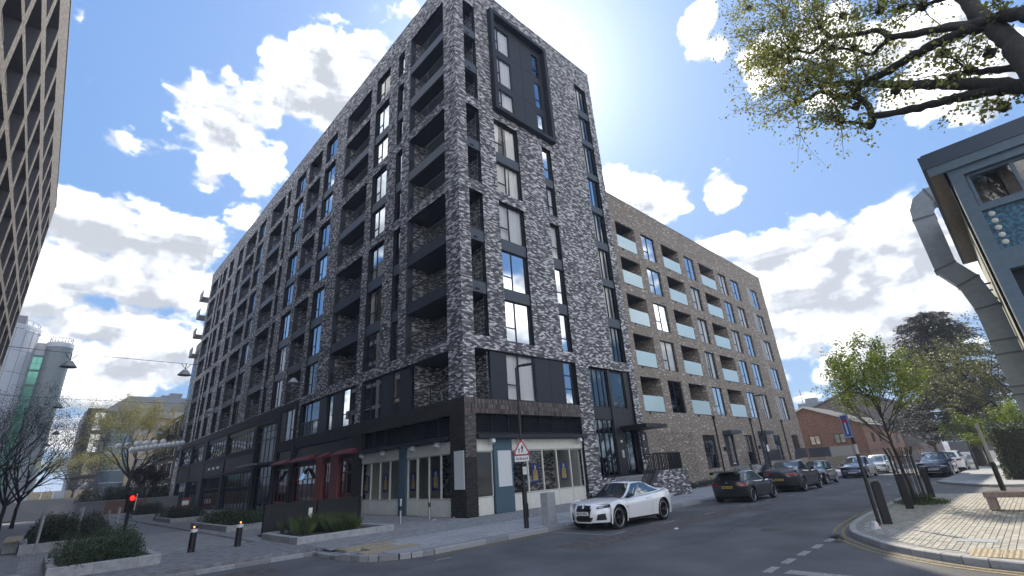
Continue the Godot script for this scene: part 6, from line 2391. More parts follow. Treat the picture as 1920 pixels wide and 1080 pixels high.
func both(q: Array) -> Array:   # the same four corners on the other side of the middle
	return [Vector2(-q[1].x, q[1].y), Vector2(-q[0].x, q[0].y), Vector2(-q[3].x, q[3].y), Vector2(-q[2].x, q[2].y)]

func v4(a: float, b: float, c: float, d: float, e: float, f: float, g: float, h: float) -> Array:
	return [Vector2(a, b), Vector2(c, d), Vector2(e, f), Vector2(g, h)]

func build_cars():
	mat("car_glass", lin(0.17, 0.20, 0.215), 0.03, 0.85)
	mat("screen_dark", lin(0.05, 0.06, 0.065), 0.03, 0.6, 0.8)
	mat("plate_yellow", lin(0.5, 0.36, 0.05), 0.4)
	mat("lamp_glass", lin(0.09, 0.105, 0.13), 0.05, 0.7)
	mat("lamp_bright", lin(0.62, 0.64, 0.68), 0.12, 0.6)
	mat("tail_red", lin(0.30, 0.012, 0.022), 0.15)
	mat("bumper_black", lin(0.015, 0.015, 0.016), 0.6)
	paint("paint_white", lin(0.80, 0.81, 0.83))
	paint("paint_black", lin(0.010, 0.010, 0.013))
	paint("paint_charcoal", lin(0.034, 0.034, 0.042), 0.35)
	paint("paint_navy", lin(0.016, 0.020, 0.042), 0.2)
	paint("paint_slate", lin(0.045, 0.06, 0.10), 0.3)
	paint("paint_grey", lin(0.10, 0.10, 0.105), 0.3)
	paint("paint_silver", lin(0.5, 0.5, 0.5), 0.3)
	var G: Material = M.black_gloss
	# ---- white two-door coupe, nose to the left
	var S := CarShape.new()
	S.xf = 2.22; S.xr = -2.42; S.W = 0.925; S.ax = [-1.40, 1.38]; S.R = 0.352; S.sill = 0.2; S.hood = 0.16; S.kf = 0.50; S.kr = 0.42; S.tail = 0.06
	S.deck = [Vector2(-2.42, 0.99), Vector2(-2.2, 1.05), Vector2(-1.7, 1.025), Vector2(-0.8, 0.96), Vector2(0.3, 0.925), Vector2(1.0, 0.92), Vector2(1.6, 0.885), Vector2(2.05, 0.825), Vector2(2.22, 0.785)]
	S.roof = [Vector2(-2.1, 1.12), Vector2(-1.5, 1.265), Vector2(-1.0, 1.35), Vector2(-0.5, 1.395), Vector2(0.0, 1.395), Vector2(0.25, 1.355), Vector2(0.6, 1.21), Vector2(1.1, 0.96)]
	S.cb = 1.08; S.hf = 0.15; S.hr = -1.0; S.rb = -2.15; S.wb = 0.81; S.wt = 0.62
	var o := {"paint": M.paint_white, "group": "", "mirror": G, "screen_glass": M.screen_dark, "spokes": 5, "doors": [0.88, -0.62], "handles": [-0.42],
		"side": [v4(0.53, 0.07, 0.955, 0.06, 0.975, 0.88, 0.57, 0.94), v4(0.17, 0.16, 0.515, 0.08, 0.555, 0.94, 0.27, 0.86)],
		"front": [["grille_surround", v4(-0.30, 0.17, 0.30, 0.17, 0.38, 0.78, -0.38, 0.78), G, 0.004], ["grille", v4(0.015, 0.20, 0.27, 0.22, 0.35, 0.93, 0.055, 0.95), G, 0.02], ["grille", both(v4(0.015, 0.20, 0.27, 0.22, 0.35, 0.93, 0.055, 0.95)), G, 0.02],
			["headlight", v4(0.56, 0.74, 0.93, 0.80, 0.97, 0.97, 0.60, 0.89), M.lamp_glass, 0.01], ["headlight", both(v4(0.56, 0.74, 0.93, 0.80, 0.97, 0.97, 0.60, 0.89)), M.lamp_glass, 0.01],
			["light_strip", v4(0.62, 0.79, 0.78, 0.82, 0.80, 0.87, 0.64, 0.84), M.lamp_bright, 0.014], ["light_strip", both(v4(0.62, 0.79, 0.78, 0.82, 0.80, 0.87, 0.64, 0.84)), M.lamp_bright, 0.014],
			["air_intake", v4(0.55, 0.14, 0.86, 0.14, 0.84, 0.50, 0.62, 0.46), M.bumper_black, 0.008], ["air_intake", both(v4(0.55, 0.14, 0.86, 0.14, 0.84, 0.50, 0.62, 0.46)), M.bumper_black, 0.008],
			["lower_intake", v4(-0.34, 0.06, 0.34, 0.06, 0.46, 0.30, -0.46, 0.30), M.bumper_black, 0.006], ["splitter", v4(-0.4, 0.0, 0.4, 0.0, 0.4, 0.05, -0.4, 0.05), M.paint_white, 0.03]],
		"rear": [["tail_light", v4(0.55, 0.70, 0.95, 0.70, 0.96, 0.82, 0.55, 0.84), M.tail_red], ["tail_light", both(v4(0.55, 0.70, 0.95, 0.70, 0.96, 0.82, 0.55, 0.84)), M.tail_red]],
		"flank": [["tail_light", v4(-2.4, 0.70, -2.1, 0.74, -2.16, 0.84, -2.4, 0.84), M.tail_red, 0.004]],
		"top": [["bonnet_crease", v4(1.1, 0.50, 2.05, 0.40, 2.05, 0.415, 1.1, 0.515), M.paint_white, 0.008, 10], ["bonnet_crease", v4(1.1, -0.50, 2.05, -0.40, 2.05, -0.415, 1.1, -0.515), M.paint_white, 0.008, 10]],
		"plate_f": "BK21 WSL", "plate_fb": 0.52}
	var w := car("coupe", "white two-door coupe parked at the kerb outside the shop", Vector3(1.85, road_y(1.0), 6.68), PI, S, o)
	var m := MB.new()
	m.lathe([Vector2(0.001, 0.008), Vector2(0.03, 0.006), Vector2(0.04, 0.0)], S.body(2.22, 0.97, 0.0) + Vector3(0.0, 0.0, 0), 14, Vector3(0.8, 0.6, 0).normalized())
	obj("badge", m, M.steel, w)
	m = MB.new()
	m.cbox(Transform3D(Basis(), S.body(0.95, 0.62, -1) + Vector3(0, 0, -0.004)), Vector3(0.09, 0.014, 0.01))
	obj("wing_badge", m, M.black_print, w)
	# ---- black hatchback with a roof spoiler, tail towards us
	S = CarShape.new()
	S.xf = 2.15; S.xr = -2.05; S.W = 0.90; S.ax = [-1.33, 1.36]; S.R = 0.335; S.hood = 0.25; S.kf = 0.45; S.kr = 0.22; S.tail = 0.05
	S.deck = [Vector2(-2.05, 0.98), Vector2(-1.6, 1.02), Vector2(-0.6, 0.98), Vector2(0.6, 0.95), Vector2(1.05, 0.95), Vector2(1.7, 0.84), Vector2(2.15, 0.68)]
	S.roof = [Vector2(-2.1, 1.30), Vector2(-1.6, 1.385), Vector2(-0.9, 1.43), Vector2(-0.2, 1.435), Vector2(0.25, 1.40), Vector2(0.6, 1.26), Vector2(1.15, 0.96)]
	S.cb = 1.12; S.hf = 0.2; S.hr = -1.72; S.rb = -2.0; S.wb = 0.80; S.wt = 0.64
	o = {"paint": M.paint_black, "mirror": G, "spokes": 5, "doors": [0.95, -0.15, -1.05], "handles": [0.05, -0.95],
		"side": [v4(0.53, 0.10, 0.93, 0.08, 0.95, 0.86, 0.53, 0.88), v4(0.28, 0.12, 0.515, 0.10, 0.515, 0.88, 0.28, 0.86), v4(0.13, 0.3, 0.26, 0.14, 0.26, 0.84, 0.17, 0.8)],
		"front": [["grille", v4(-0.35, 0.4, 0.35, 0.4, 0.42, 0.75, -0.42, 0.75), G], ["headlight", v4(0.55, 0.7, 0.95, 0.76, 0.96, 0.92, 0.6, 0.88), M.lamp_bright], ["headlight", both(v4(0.55, 0.7, 0.95, 0.76, 0.96, 0.92, 0.6, 0.88)), M.lamp_bright]],
		"rear": [["tail_light", v4(0.56, 0.70, 0.97, 0.68, 0.97, 0.88, 0.60, 0.88), M.tail_red], ["tail_light", both(v4(0.56, 0.70, 0.97, 0.68, 0.97, 0.88, 0.60, 0.88)), M.tail_red], ["diffuser", v4(-0.75, 0.02, 0.75, 0.02, 0.7, 0.24, -0.7, 0.24), M.bumper_black, 0.012], ["badge", v4(-0.05, 0.84, 0.05, 0.84, 0.05, 0.92, -0.05, 0.92), M.steel]],
		"flank": [["tail_light", v4(-2.04, 0.70, -1.82, 0.74, -1.84, 0.86, -2.04, 0.88), M.tail_red, 0.005]],
		"plate_r": "WR65 VKD", "plate_rb": 0.60}
	w = car("hatchback", "black hatchback with a roof spoiler, seen from behind, next beyond the white coupe", Vector3(12.35, road_y(12.4), 6.9), 0.0, S, o)
	m = MB.new()
	m.hexa([Vector3(-2.28, 1.36, -0.6), Vector3(-1.62, 1.40, -0.62), Vector3(-1.62, 1.40, 0.62), Vector3(-2.28, 1.36, 0.6), Vector3(-2.28, 1.385, -0.6), Vector3(-1.62, 1.43, -0.62), Vector3(-1.62, 1.43, 0.62), Vector3(-2.28, 1.385, 0.6)])
	for s in [-0.6, 0.6]: m.box(Vector3(-2.3, 1.28, s - 0.015), Vector3(-1.95, 1.40, s + 0.015))
	obj("roof_spoiler", m, G, w)
	# ---- charcoal coupe-backed off-roader
	S = CarShape.new()
	S.xf = 2.35; S.xr = -2.5; S.W = 0.99; S.ax = [-1.45, 1.45]; S.R = 0.40; S.sill = 0.28; S.hood = 0.22; S.kf = 0.4; S.kr = 0.36; S.tail = 0.1
	S.deck = [Vector2(-2.5, 1.13), Vector2(-2.1, 1.24), Vector2(-1.0, 1.19), Vector2(0.5, 1.13), Vector2(1.15, 1.12), Vector2(1.9, 1.03), Vector2(2.35, 0.88)]
	S.roof = [Vector2(-2.2, 1.27), Vector2(-1.6, 1.48), Vector2(-0.9, 1.66), Vector2(-0.2, 1.73), Vector2(0.3, 1.70), Vector2(0.7, 1.5), Vector2(1.25, 1.12)]
	S.cb = 1.2; S.hf = 0.28; S.hr = -1.15; S.rb = -2.2; S.wb = 0.86; S.wt = 0.64
	o = {"paint": M.paint_charcoal, "mirror": G, "spokes": 5, "doors": [1.0, -0.1, -1.05], "handles": [0.08, -0.9],
		"side": [v4(0.56, 0.10, 0.93, 0.08, 0.95, 0.86, 0.58, 0.90), v4(0.30, 0.13, 0.545, 0.10, 0.565, 0.90, 0.36, 0.86), v4(0.17, 0.2, 0.285, 0.14, 0.34, 0.8, 0.28, 0.7)],
		"front": [["grille", v4(-0.4, 0.4, 0.4, 0.4, 0.42, 0.8, -0.42, 0.8), G], ["headlight", v4(0.55, 0.7, 0.95, 0.74, 0.95, 0.9, 0.58, 0.9), M.lamp_glass], ["headlight", both(v4(0.55, 0.7, 0.95, 0.74, 0.95, 0.9, 0.58, 0.9)), M.lamp_glass]],
		"rear": [["tail_light", v4(0.42, 0.74, 0.98, 0.74, 0.98, 0.86, 0.46, 0.88), M.tail_red], ["tail_light", both(v4(0.42, 0.74, 0.98, 0.74, 0.98, 0.86, 0.46, 0.88)), M.tail_red], ["bumper", v4(-0.9, 0.02, 0.9, 0.02, 0.9, 0.34, -0.9, 0.34), M.bumper_black, 0.01]],
		"flank": [["tail_light", v4(-2.48, 0.72, -2.15, 0.78, -2.2, 0.87, -2.48, 0.87), M.tail_red, 0.005]],
		"plate_r": "LD70 OXF", "plate_rb": 0.42}
	car("coupe_off_roader", "dark grey coupe-backed off-road car, tail towards us, third car along the building", Vector3(19.8, road_y(19.8), 6.85), 0.0, S, o)
	# ---- short dark car, nose towards us
	S = CarShape.new()
	S.xf = 1.65; S.xr = -1.7; S.W = 0.84; S.ax = [-1.1, 1.12]; S.R = 0.31; S.hood = 0.24; S.kf = 0.4; S.kr = 0.25
	S.deck = [Vector2(-1.7, 0.96), Vector2(-0.5, 0.98), Vector2(0.7, 0.95), Vector2(1.2, 0.86), Vector2(1.65, 0.66)]
	S.roof = [Vector2(-1.8, 1.35), Vector2(-1.2, 1.48), Vector2(-0.3, 1.51), Vector2(0.15, 1.46), Vector2(0.5, 1.27), Vector2(1.0, 0.96)]
	S.cb = 0.95; S.hf = 0.1; S.hr = -1.45; S.rb = -1.68; S.wb = 0.76; S.wt = 0.60
	o = {"paint": M.paint_grey, "roof_paint": G, "mirror": G, "spokes": 5, "rim": M.steel, "doors": [0.75, -0.45], "handles": [-0.25],
		"side": [v4(0.48, 0.10, 0.92, 0.08, 0.94, 0.86, 0.5, 0.88), v4(0.15, 0.12, 0.46, 0.10, 0.48, 0.88, 0.2, 0.84)],
		"front": [["grille", v4(-0.5, 0.28, 0.5, 0.28, 0.55, 0.55, -0.55, 0.55), G], ["headlight", v4(0.5, 0.66, 0.9, 0.68, 0.93, 0.95, 0.6, 0.9), M.lamp_bright], ["headlight", both(v4(0.5, 0.66, 0.9, 0.68, 0.93, 0.95, 0.6, 0.9)), M.lamp_bright]],
		"rear": [], "plate_f": "KP66 LXN", "plate_fb": 0.36}
	car("small_car", "short dark grey car, nose towards us, behind the coupe-backed off-road car", Vector3(26.4, road_y(26.4), 6.35), PI, S, o)
	# ---- slate blue people carrier, nose towards us
	S = CarShape.new()
	S.xf = 2.2; S.xr = -2.15; S.W = 0.915; S.ax = [-1.38, 1.36]; S.R = 0.325; S.hood = 0.32; S.kf = 0.5; S.kr = 0.2
	S.deck = [Vector2(-2.15, 1.0), Vector2(-0.6, 1.02), Vector2(0.7, 0.99), Vector2(1.3, 0.95), Vector2(1.8, 0.85), Vector2(2.2, 0.68)]
	S.roof = [Vector2(-2.2, 1.48), Vector2(-1.6, 1.58), Vector2(-0.6, 1.62), Vector2(0.05, 1.58), Vector2(0.6, 1.38), Vector2(1.45, 0.97)]
	S.cb = 1.4; S.hf = 0.25; S.hr = -1.95; S.rb = -2.12; S.wb = 0.82; S.wt = 0.64
	o = {"paint": M.paint_slate, "spokes": 5, "rim": M.steel, "doors": [0.9, -0.15, -1.1], "handles": [0.05, -0.95], "glass": M.car_glass,
		"side": [v4(0.5, 0.10, 0.9, 0.08, 0.93, 0.86, 0.52, 0.88), v4(0.28, 0.12, 0.485, 0.10, 0.5, 0.88, 0.29, 0.86), v4(0.08, 0.14, 0.265, 0.12, 0.27, 0.86, 0.1, 0.82)],
		"front": [["grille", v4(-0.4, 0.12, 0.4, 0.12, 0.5, 0.36, -0.5, 0.36), G], ["grille", v4(-0.32, 0.62, 0.32, 0.62, 0.36, 0.72, -0.36, 0.72), G], ["headlight", v4(0.52, 0.66, 0.95, 0.72, 0.97, 0.94, 0.6, 0.84), M.lamp_bright], ["headlight", both(v4(0.52, 0.66, 0.95, 0.72, 0.97, 0.94, 0.6, 0.84)), M.lamp_bright]],
		"rear": [], "plate_f": "YB13 KZO", "plate_fb": 0.46}
	car("people_carrier", "slate blue people carrier, nose towards us, in front of the red brick wall", Vector3(35.4, road_y(35.4), 6.85), PI, S, o)
	o = o.duplicate()
	o.paint = M.paint_silver
	o.plate_f = "HN09 RVC"
	car("estate_car", "grey car parked just behind the slate blue people carrier", Vector3(43.0, road_y(43.0), 6.85), PI, S, o)
	# ---- dark blue off-roader on the other side, nose towards us
	S = CarShape.new()
	S.xf = 2.2; S.xr = -2.2; S.W = 0.93; S.ax = [-1.36, 1.34]; S.R = 0.36; S.sill = 0.27; S.hood = 0.20; S.kf = 0.38; S.kr = 0.22
	S.deck = [Vector2(-2.2, 1.08), Vector2(-0.5, 1.10), Vector2(0.7, 1.06), Vector2(1.2, 1.04), Vector2(1.8, 0.98), Vector2(2.2, 0.84)]
	S.roof = [Vector2(-2.2, 1.48), Vector2(-1.5, 1.60), Vector2(-0.5, 1.64), Vector2(0.1, 1.60), Vector2(0.55, 1.42), Vector2(1.25, 1.05)]
	S.cb = 1.2; S.hf = 0.25; S.hr = -1.75; S.rb = -2.1; S.wb = 0.82; S.wt = 0.66
	o = {"paint": M.paint_navy, "spokes": 5, "rim": M.steel, "doors": [0.9, -0.15, -1.1], "handles": [0.05, -0.95],
		"side": [v4(0.5, 0.10, 0.92, 0.08, 0.94, 0.86, 0.52, 0.88), v4(0.27, 0.12, 0.485, 0.10, 0.5, 0.88, 0.28, 0.86), v4(0.1, 0.2, 0.255, 0.12, 0.26, 0.86, 0.13, 0.78)],
		"front": [["grille", v4(-0.5, 0.42, 0.5, 0.42, 0.52, 0.74, -0.52, 0.74), G], ["headlight", v4(0.5, 0.76, 0.95, 0.8, 0.96, 0.9, 0.52, 0.88), M.lamp_bright], ["headlight", both(v4(0.5, 0.76, 0.95, 0.8, 0.96, 0.9, 0.52, 0.88)), M.lamp_bright], ["skid_plate", v4(-0.5, 0.02, 0.5, 0.02, 0.5, 0.1, -0.5, 0.1), M.steel, 0.012], ["bumper", v4(-0.85, 0.12, 0.85, 0.12, 0.85, 0.36, -0.85, 0.36), M.bumper_black, 0.008]],
		"rear": [], "plate_f": "EA68 TPU", "plate_fb": 0.44}
	w = car("off_roader", "dark blue off-road car, nose towards us, on the right side of the road", Vector3(32.4, road_y(32.4), 12.25), PI, S, o)
	m = MB.new()
	for s in [-0.56, 0.56]: m.tube([Vector3(0.0, 1.63, s), Vector3(-0.2, 1.68, s), Vector3(-1.4, 1.66, s), Vector3(-1.6, 1.60, s)], 0.016, 6)
	obj("roof_rails", m, M.steel, w)
	o = o.duplicate()
	o.paint = M.paint_white
	o.erase("plate_f")
	o.plate_r = "GF17 MWA"
	o.rear = [["tail_light", v4(0.6, 0.7, 0.97, 0.7, 0.97, 0.9, 0.62, 0.9), M.tail_red], ["tail_light", both(v4(0.6, 0.7, 0.97, 0.7, 0.97, 0.9, 0.62, 0.9)), M.tail_red]]
	car("off_roader", "white car parked behind the dark blue off-road car on the right", Vector3(40.6, road_y(40.6), 12.3), 0.0, S, o)
	# ---- motor scooter far down the pavement
	var sc := thing("motor_scooter", "dark motor scooter parked at the far kerb behind the white car", "scooter", Vector3(53.0, road_y(53.0), 13.0), 0.4)
	for x in [-0.62, 0.62]:
		m = MB.new()
		m.lathe([Vector2(0.15, -0.05), Vector2(0.24, -0.05), Vector2(0.27, 0.0), Vector2(0.24, 0.05), Vector2(0.15, 0.05), Vector2(0.001, 0.0)], Vector3(x, 0.27, 0), 16, Vector3(0, 0, 1))
		obj("wheel", m, M.rubber, sc)
	m = MB.new()
	m.tube([Vector3(-0.85, 0.62, 0), Vector3(-0.55, 0.66, 0), Vector3(-0.2, 0.6, 0), Vector3(-0.05, 0.36, 0), Vector3(0.3, 0.36, 0), Vector3(0.45, 0.7, 0), Vector3(0.36, 1.0, 0)], [0.06, 0.15, 0.16, 0.12, 0.1, 0.14, 0.07], 10)
	obj("body", m, M.paint_black, sc)
	m = MB.new()
	m.tube([Vector3(-0.8, 0.76, 0), Vector3(-0.45, 0.8, 0), Vector3(-0.1, 0.74, 0)], [0.08, 0.13, 0.08], 8)
	obj("seat", m, M.rubber, sc)
	m = MB.new()
	m.tube([Vector3(0.3, 1.04, -0.33), Vector3(0.38, 1.04, 0), Vector3(0.3, 1.04, 0.33)], 0.018, 6)
	obj("handlebar", m, M.steel, sc)
# ------------------------------------------------------------------ street furniture
func lamp_post(label: String, at: Vector3, h: float, reach: Vector3, group := "street lamps") -> Node3D:
	var t := thing("street_lamp", label, "street lamp", at, 0.0, group)
	var m := MB.new()
	m.lathe([Vector2(0.085, 0.0), Vector2(0.085, 1.25), Vector2(0.06, 1.32), Vector2(0.052, 3.5), Vector2(0.042, h)], Vector3.ZERO, 16)
	obj("pole", m, M.black_metal, t)
	m = MB.new()
	m.tube([Vector3(0, h - 0.05, 0), Vector3(0, h + 0.02, 0) + reach * 0.1, Vector3(0, h + 0.05, 0) + reach * 0.5], [0.04, 0.035, 0.03], 8)
	obj("arm", m, M.black_metal, t)
	m = MB.new()
	var c := Vector3(0, h + 0.06, 0) + reach * 0.85
	var x := reach.normalized()
	var z := x.cross(Vector3.UP)
	var rows := []
	for r in [[-0.36, 0.02, 0.02], [-0.3, 0.07, 0.035], [-0.1, 0.12, 0.05], [0.15, 0.13, 0.05], [0.3, 0.09, 0.035], [0.36, 0.02, 0.015]]:
		var row := PackedVector3Array()
		for j in 10: row.append(c + x * r[0] + z * cos(TAU * j / 10) * r[1] + Vector3(0, sin(TAU * j / 10) * r[2], 0))
		rows.append(row)
	m.grid(rows, true)
	obj("lantern", m, M.black_metal, t)
	m = MB.new()
	m.box(Vector3(-0.06, 0.35, 0.078), Vector3(0.06, 0.8, 0.094))
	obj("hatch", m, M.black_metal, t)
	return t

func build_street_furniture():
	var t := lamp_post("tall black lamp post carrying the red school warning sign, at the kerb", Vector3(-1.23, -0.1, 4.89), 5.55, Vector3(0.35, 0.05, 0.25))
	# the sign: red triangle, figures, plate
	var f := Basis(Vector3.UP, deg_to_rad(-46.0))
	var c := Vector3(-1.23, 2.48, 4.89) + f * Vector3(0, 0, 0.09)
	var s := thing("road_sign", "red bordered triangular sign with two walking figures and a School plate, on the lamp post", "road sign", c)
	s.basis = f
	var tri3 := func(r: float) -> PackedVector2Array:
		var p := PackedVector2Array()
		for i in 3:
			var a := PI / 2 + TAU * i / 3
			for q in [-0.12, 0.12]: p.append(Vector2(cos(a + q), sin(a + q)) * r)
		return p
	var m := MB.new()
	m.prism(tri3.call(0.33), Transform3D(Basis(), Vector3(0, -0.02, 0)), 0.012)
	obj("red_border", m, M.sign_red, s)
	m = MB.new()
	m.prism(tri3.call(0.25), Transform3D(Basis(), Vector3(0, -0.02, 0.008)), 0.006)
	obj("white_field", m, M.sign_white, s)
	m = MB.new()
	for k in [[0.03, 0.0, 1.0], [-0.085, -0.05, 0.62]]:
		var o := Vector3(k[0], k[1], 0.0125)
		var q: float = k[2]
		m.lathe([Vector2(0.001, 0.003), Vector2(0.021 * q, 0.002), Vector2(0.021 * q, -0.002)], o + Vector3(0, 0.125 * q, 0), 12, Vector3(0, 0, 1))
		m.prism(PackedVector2Array([Vector2(-0.024, 0.0), Vector2(0.024, 0.0), Vector2(0.03, 0.09), Vector2(0.014, 0.1), Vector2(-0.014, 0.1), Vector2(-0.03, 0.09)]), Transform3D(Basis().scaled(Vector3(q, q, 1)), o), 0.004)
		m.prism(PackedVector2Array([Vector2(-0.022, 0.0), Vector2(-0.002, 0.0), Vector2(-0.02, -0.12), Vector2(-0.04, -0.115)]), Transform3D(Basis().scaled(Vector3(q, q, 1)), o), 0.004)
		m.prism(PackedVector2Array([Vector2(0.002, 0.0), Vector2(0.022, 0.0), Vector2(0.035, -0.12), Vector2(0.016, -0.12)]), Transform3D(Basis().scaled(Vector3(q, q, 1)), o), 0.004)
		m.prism(PackedVector2Array([Vector2(0.025, 0.09), Vector2(0.036, 0.08), Vector2(0.05, 0.02), Vector2(0.038, 0.016)]), Transform3D(Basis().scaled(Vector3(q, q, 1)), o), 0.004)
		m.prism(PackedVector2Array([Vector2(-0.025, 0.09), Vector2(-0.036, 0.08), Vector2(-0.058, 0.015), Vector2(-0.045, 0.01)]), Transform3D(Basis().scaled(Vector3(q, q, 1)), o), 0.004)
	obj("figures", m, M.black_print, s)
	m = MB.new()
	m.box(Vector3(-0.25, -0.42, -0.006), Vector3(0.25, -0.225, 0.006))
	var pl := obj("text_plate", m, M.sign_white, s)
	text(pl, "School", 0.10, Transform3D(Basis(), Vector3(0, -0.322, 0.007)), M.black_print)
	m = MB.new()
	m.box(Vector3(-0.26, -0.43, -0.01), Vector3(0.26, -0.215, -0.0065))
	obj("plate_back", m, M.black_metal, s)
	var st := thing("notice", "small white notice strapped to the lamp post under the school sign", "notice", Vector3(-1.23, 1.75, 4.89))
	st.basis = f
	m = MB.new()
	m.box(Vector3(0.0, -0.12, 0.075), Vector3(0.14, 0.13, 0.082))
	obj("sheet", m, M.sign_white, st)
	m = MB.new()
	for i in 5: m.box(Vector3(0.02, 0.08 - i * 0.04, 0.082), Vector3(0.12, 0.09 - i * 0.04, 0.083))
	obj("print", m, M.zinc, st)
	lamp_post("black lamp post on the pavement in front of the brown block", Vector3(21.2, -0.25, 5.2), 5.75, Vector3(0.45, 0.02, 0.3))
	m = MB.new()
	t = thing("notice", "white parking notice on the lamp post in front of the brown block", "notice", Vector3(21.2, 2.2, 5.28))
	m.box(Vector3(-0.15, -0.3, 0), Vector3(0.15, 0.12, 0.02))
	obj("sheet", m, M.sign_white, t)
	# galvanised cabinet at the kerb
	t = thing("feeder_pillar", "grey galvanised steel cabinet at the kerb in front of the white coupe", "cabinet", Vector3(-0.2, -0.1, 5.02), 0.12)
	m = MB.new()
	m.bevel(Vector3(-0.24, 0, -0.16), Vector3(0.24, 1.06, 0.16), 0.008)
	obj("case", m, M.galvanised, t)
	m = MB.new()
	m.box(Vector3(-0.215, 0.08, 0.16), Vector3(0.215, 1.0, 0.164))
	obj("door", m, M.galvanised, t)
	m = MB.new()
	m.box(Vector3(0.16, 0.55, 0.164), Vector3(0.185, 0.62, 0.172))
	obj("lock", m, M.zinc, t)
	# steel bollards
	t = thing("steel_bollard", "stainless steel bollard with a dark band, left of the pair before the shop corner", "bollard", Vector3(-2.45, -0.02, -1.35), 0.0, "steel bollards")
	m = MB.new()
	m.lathe([Vector2(0.055, 0), Vector2(0.055, 0.55)], Vector3.ZERO, 16)
	m.lathe([Vector2(0.055, 0.72), Vector2(0.055, 0.985), Vector2(0.045, 1.0), Vector2(0.001, 1.0)], Vector3.ZERO, 16)
	obj("post", m, M.steel, t)
	m = MB.new()
	m.lathe([Vector2(0.057, 0.55), Vector2(0.057, 0.72)], Vector3.ZERO, 16)
	obj("dark_band", m, M.black_metal, t)
	dup(t, Vector3(-0.92, -0.02, -1.5), 0.0, "stainless steel bollard with a dark band, right of the pair before the shop corner")
	# black bollards with a white collar and an amber lamp
	t = thing("lit_bollard", "black bollard with a white collar and amber lamp, left of the pair on the plaza", "bollard", Vector3(-9.7, -0.03, -2.0), 0.0, "black bollards on the plaza")
	m = MB.new()
	m.lathe([Vector2(0.10, 0), Vector2(0.10, 0.60)], Vector3.ZERO, 20)
	obj("post", m, M.black_metal, t)
	m = MB.new()
	m.lathe([Vector2(0.102, 0.60), Vector2(0.102, 0.70)], Vector3.ZERO, 20)
	obj("white_collar", m, M.white_plastic, t)
	m = MB.new()
	m.lathe([Vector2(0.10, 0.70), Vector2(0.10, 0.775), Vector2(0.09, 0.785), Vector2(0.001, 0.785)], Vector3.ZERO, 20)
	obj("cap", m, M.black_metal, t)
	m = MB.new()
	m.lathe([Vector2(0.028, -0.02), Vector2(0.026, 0.01), Vector2(0.012, 0.024), Vector2(0.001, 0.026)], Vector3(-0.03, 0.755, 0.09), 10, Vector3(-0.15, 0.1, 1).normalized())
	obj("lamp", m, M.amber_lamp, t)
	dup(t, Vector3(-8.4, -0.03, -1.8), 0.2, "black bollard with a white collar and amber lamp, right of the pair on the plaza")
	# red signal on a low post
	t = thing("traffic_signal", "low traffic signal showing red, behind the shrub planter", "traffic signal", Vector3(-10.2, 0, -14.3), 0.35)
	m = MB.new()
	m.lathe([Vector2(0.075, 0), Vector2(0.075, 1.1), Vector2(0.05, 1.15)], Vector3.ZERO, 14)
	obj("post", m, M.black_metal, t)
	m = MB.new()
	m.bevel(Vector3(-0.17, 1.1, -0.12), Vector3(0.17, 1.95, 0.12), 0.04)
	obj("housing", m, M.black_metal, t)
	m = MB.new()
	m.box(Vector3(0.172, 1.15, -0.16), Vector3(0.2, 1.92, 0.14))
	obj("white_edge", m, M.white_plastic, t)
	m = MB.new()
	m.lathe([Vector2(0.11, 0.0), Vector2(0.1, 0.03), Vector2(0.05, 0.05), Vector2(0.001, 0.055)], Vector3(0, 1.72, 0.12), 18, Vector3(0, 0, 1))
	obj("red_lamp", m, M.red_lamp, t)
	m = MB.new()
	m.lathe([Vector2(0.11, 0.0), Vector2(0.1, 0.02), Vector2(0.001, 0.03)], Vector3(0, 1.33, 0.12), 18, Vector3(0, 0, 1))
	obj("dark_lamp", m, M.dark_hole, t)
	m = MB.new()
	m.tube([Vector3(-0.13, 1.74, 0.12), Vector3(-0.12, 1.84, 0.22), Vector3(0, 1.88, 0.26), Vector3(0.12, 1.84, 0.22), Vector3(0.13, 1.74, 0.12)], 0.012, 6)
	obj("visor", m, M.black_metal, t)
	# dead-end sign on a black pole, timber bollards round it
	t = thing("road_sign", "blue no through road sign on a black pole at the right-hand corner", "road sign", Vector3(2.25, -0.1, 14.28), deg_to_rad(-142.0))
	m = MB.new()
	m.lathe([Vector2(0.045, 0), Vector2(0.045, 2.75), Vector2(0.001, 2.76)], Vector3.ZERO, 12)
	obj("pole", m, M.black_metal, t)
	m = MB.new()
	m.lathe([Vector2(0.047, 1.7), Vector2(0.047, 1.95)], Vector3.ZERO, 12)
	obj("band", m, M.galvanised, t)
	m = MB.new()
	m.bevel(Vector3(-0.21, 2.12, 0.06), Vector3(0.21, 2.74, 0.075), 0.004)
	obj("plate", m, M.sign_blue, t)
	m = MB.new()
	m.box(Vector3(-0.195, 2.135, 0.0755), Vector3(0.195, 2.15, 0.077))
	m.box(Vector3(-0.195, 2.71, 0.0755), Vector3(0.195, 2.725, 0.077))
	m.box(Vector3(-0.195, 2.15, 0.0755), Vector3(-0.18, 2.71, 0.077))
	m.box(Vector3(0.18, 2.15, 0.0755), Vector3(0.195, 2.71, 0.077))
	m.box(Vector3(-0.035, 2.22, 0.0755), Vector3(0.035, 2.52, 0.078))
	obj("white_stem", m, M.sign_white, t)
	m = MB.new()
	m.box(Vector3(-0.12, 2.52, 0.0755), Vector3(0.12, 2.62, 0.078))
	obj("red_bar", m, M.sign_red, t)
	var spots := [[2.45, 14.42, "nearest the sign pole"], [6.63, 14.28, "left of the caged street tree"], [11.4, 14.27, "right of the caged street tree"]]
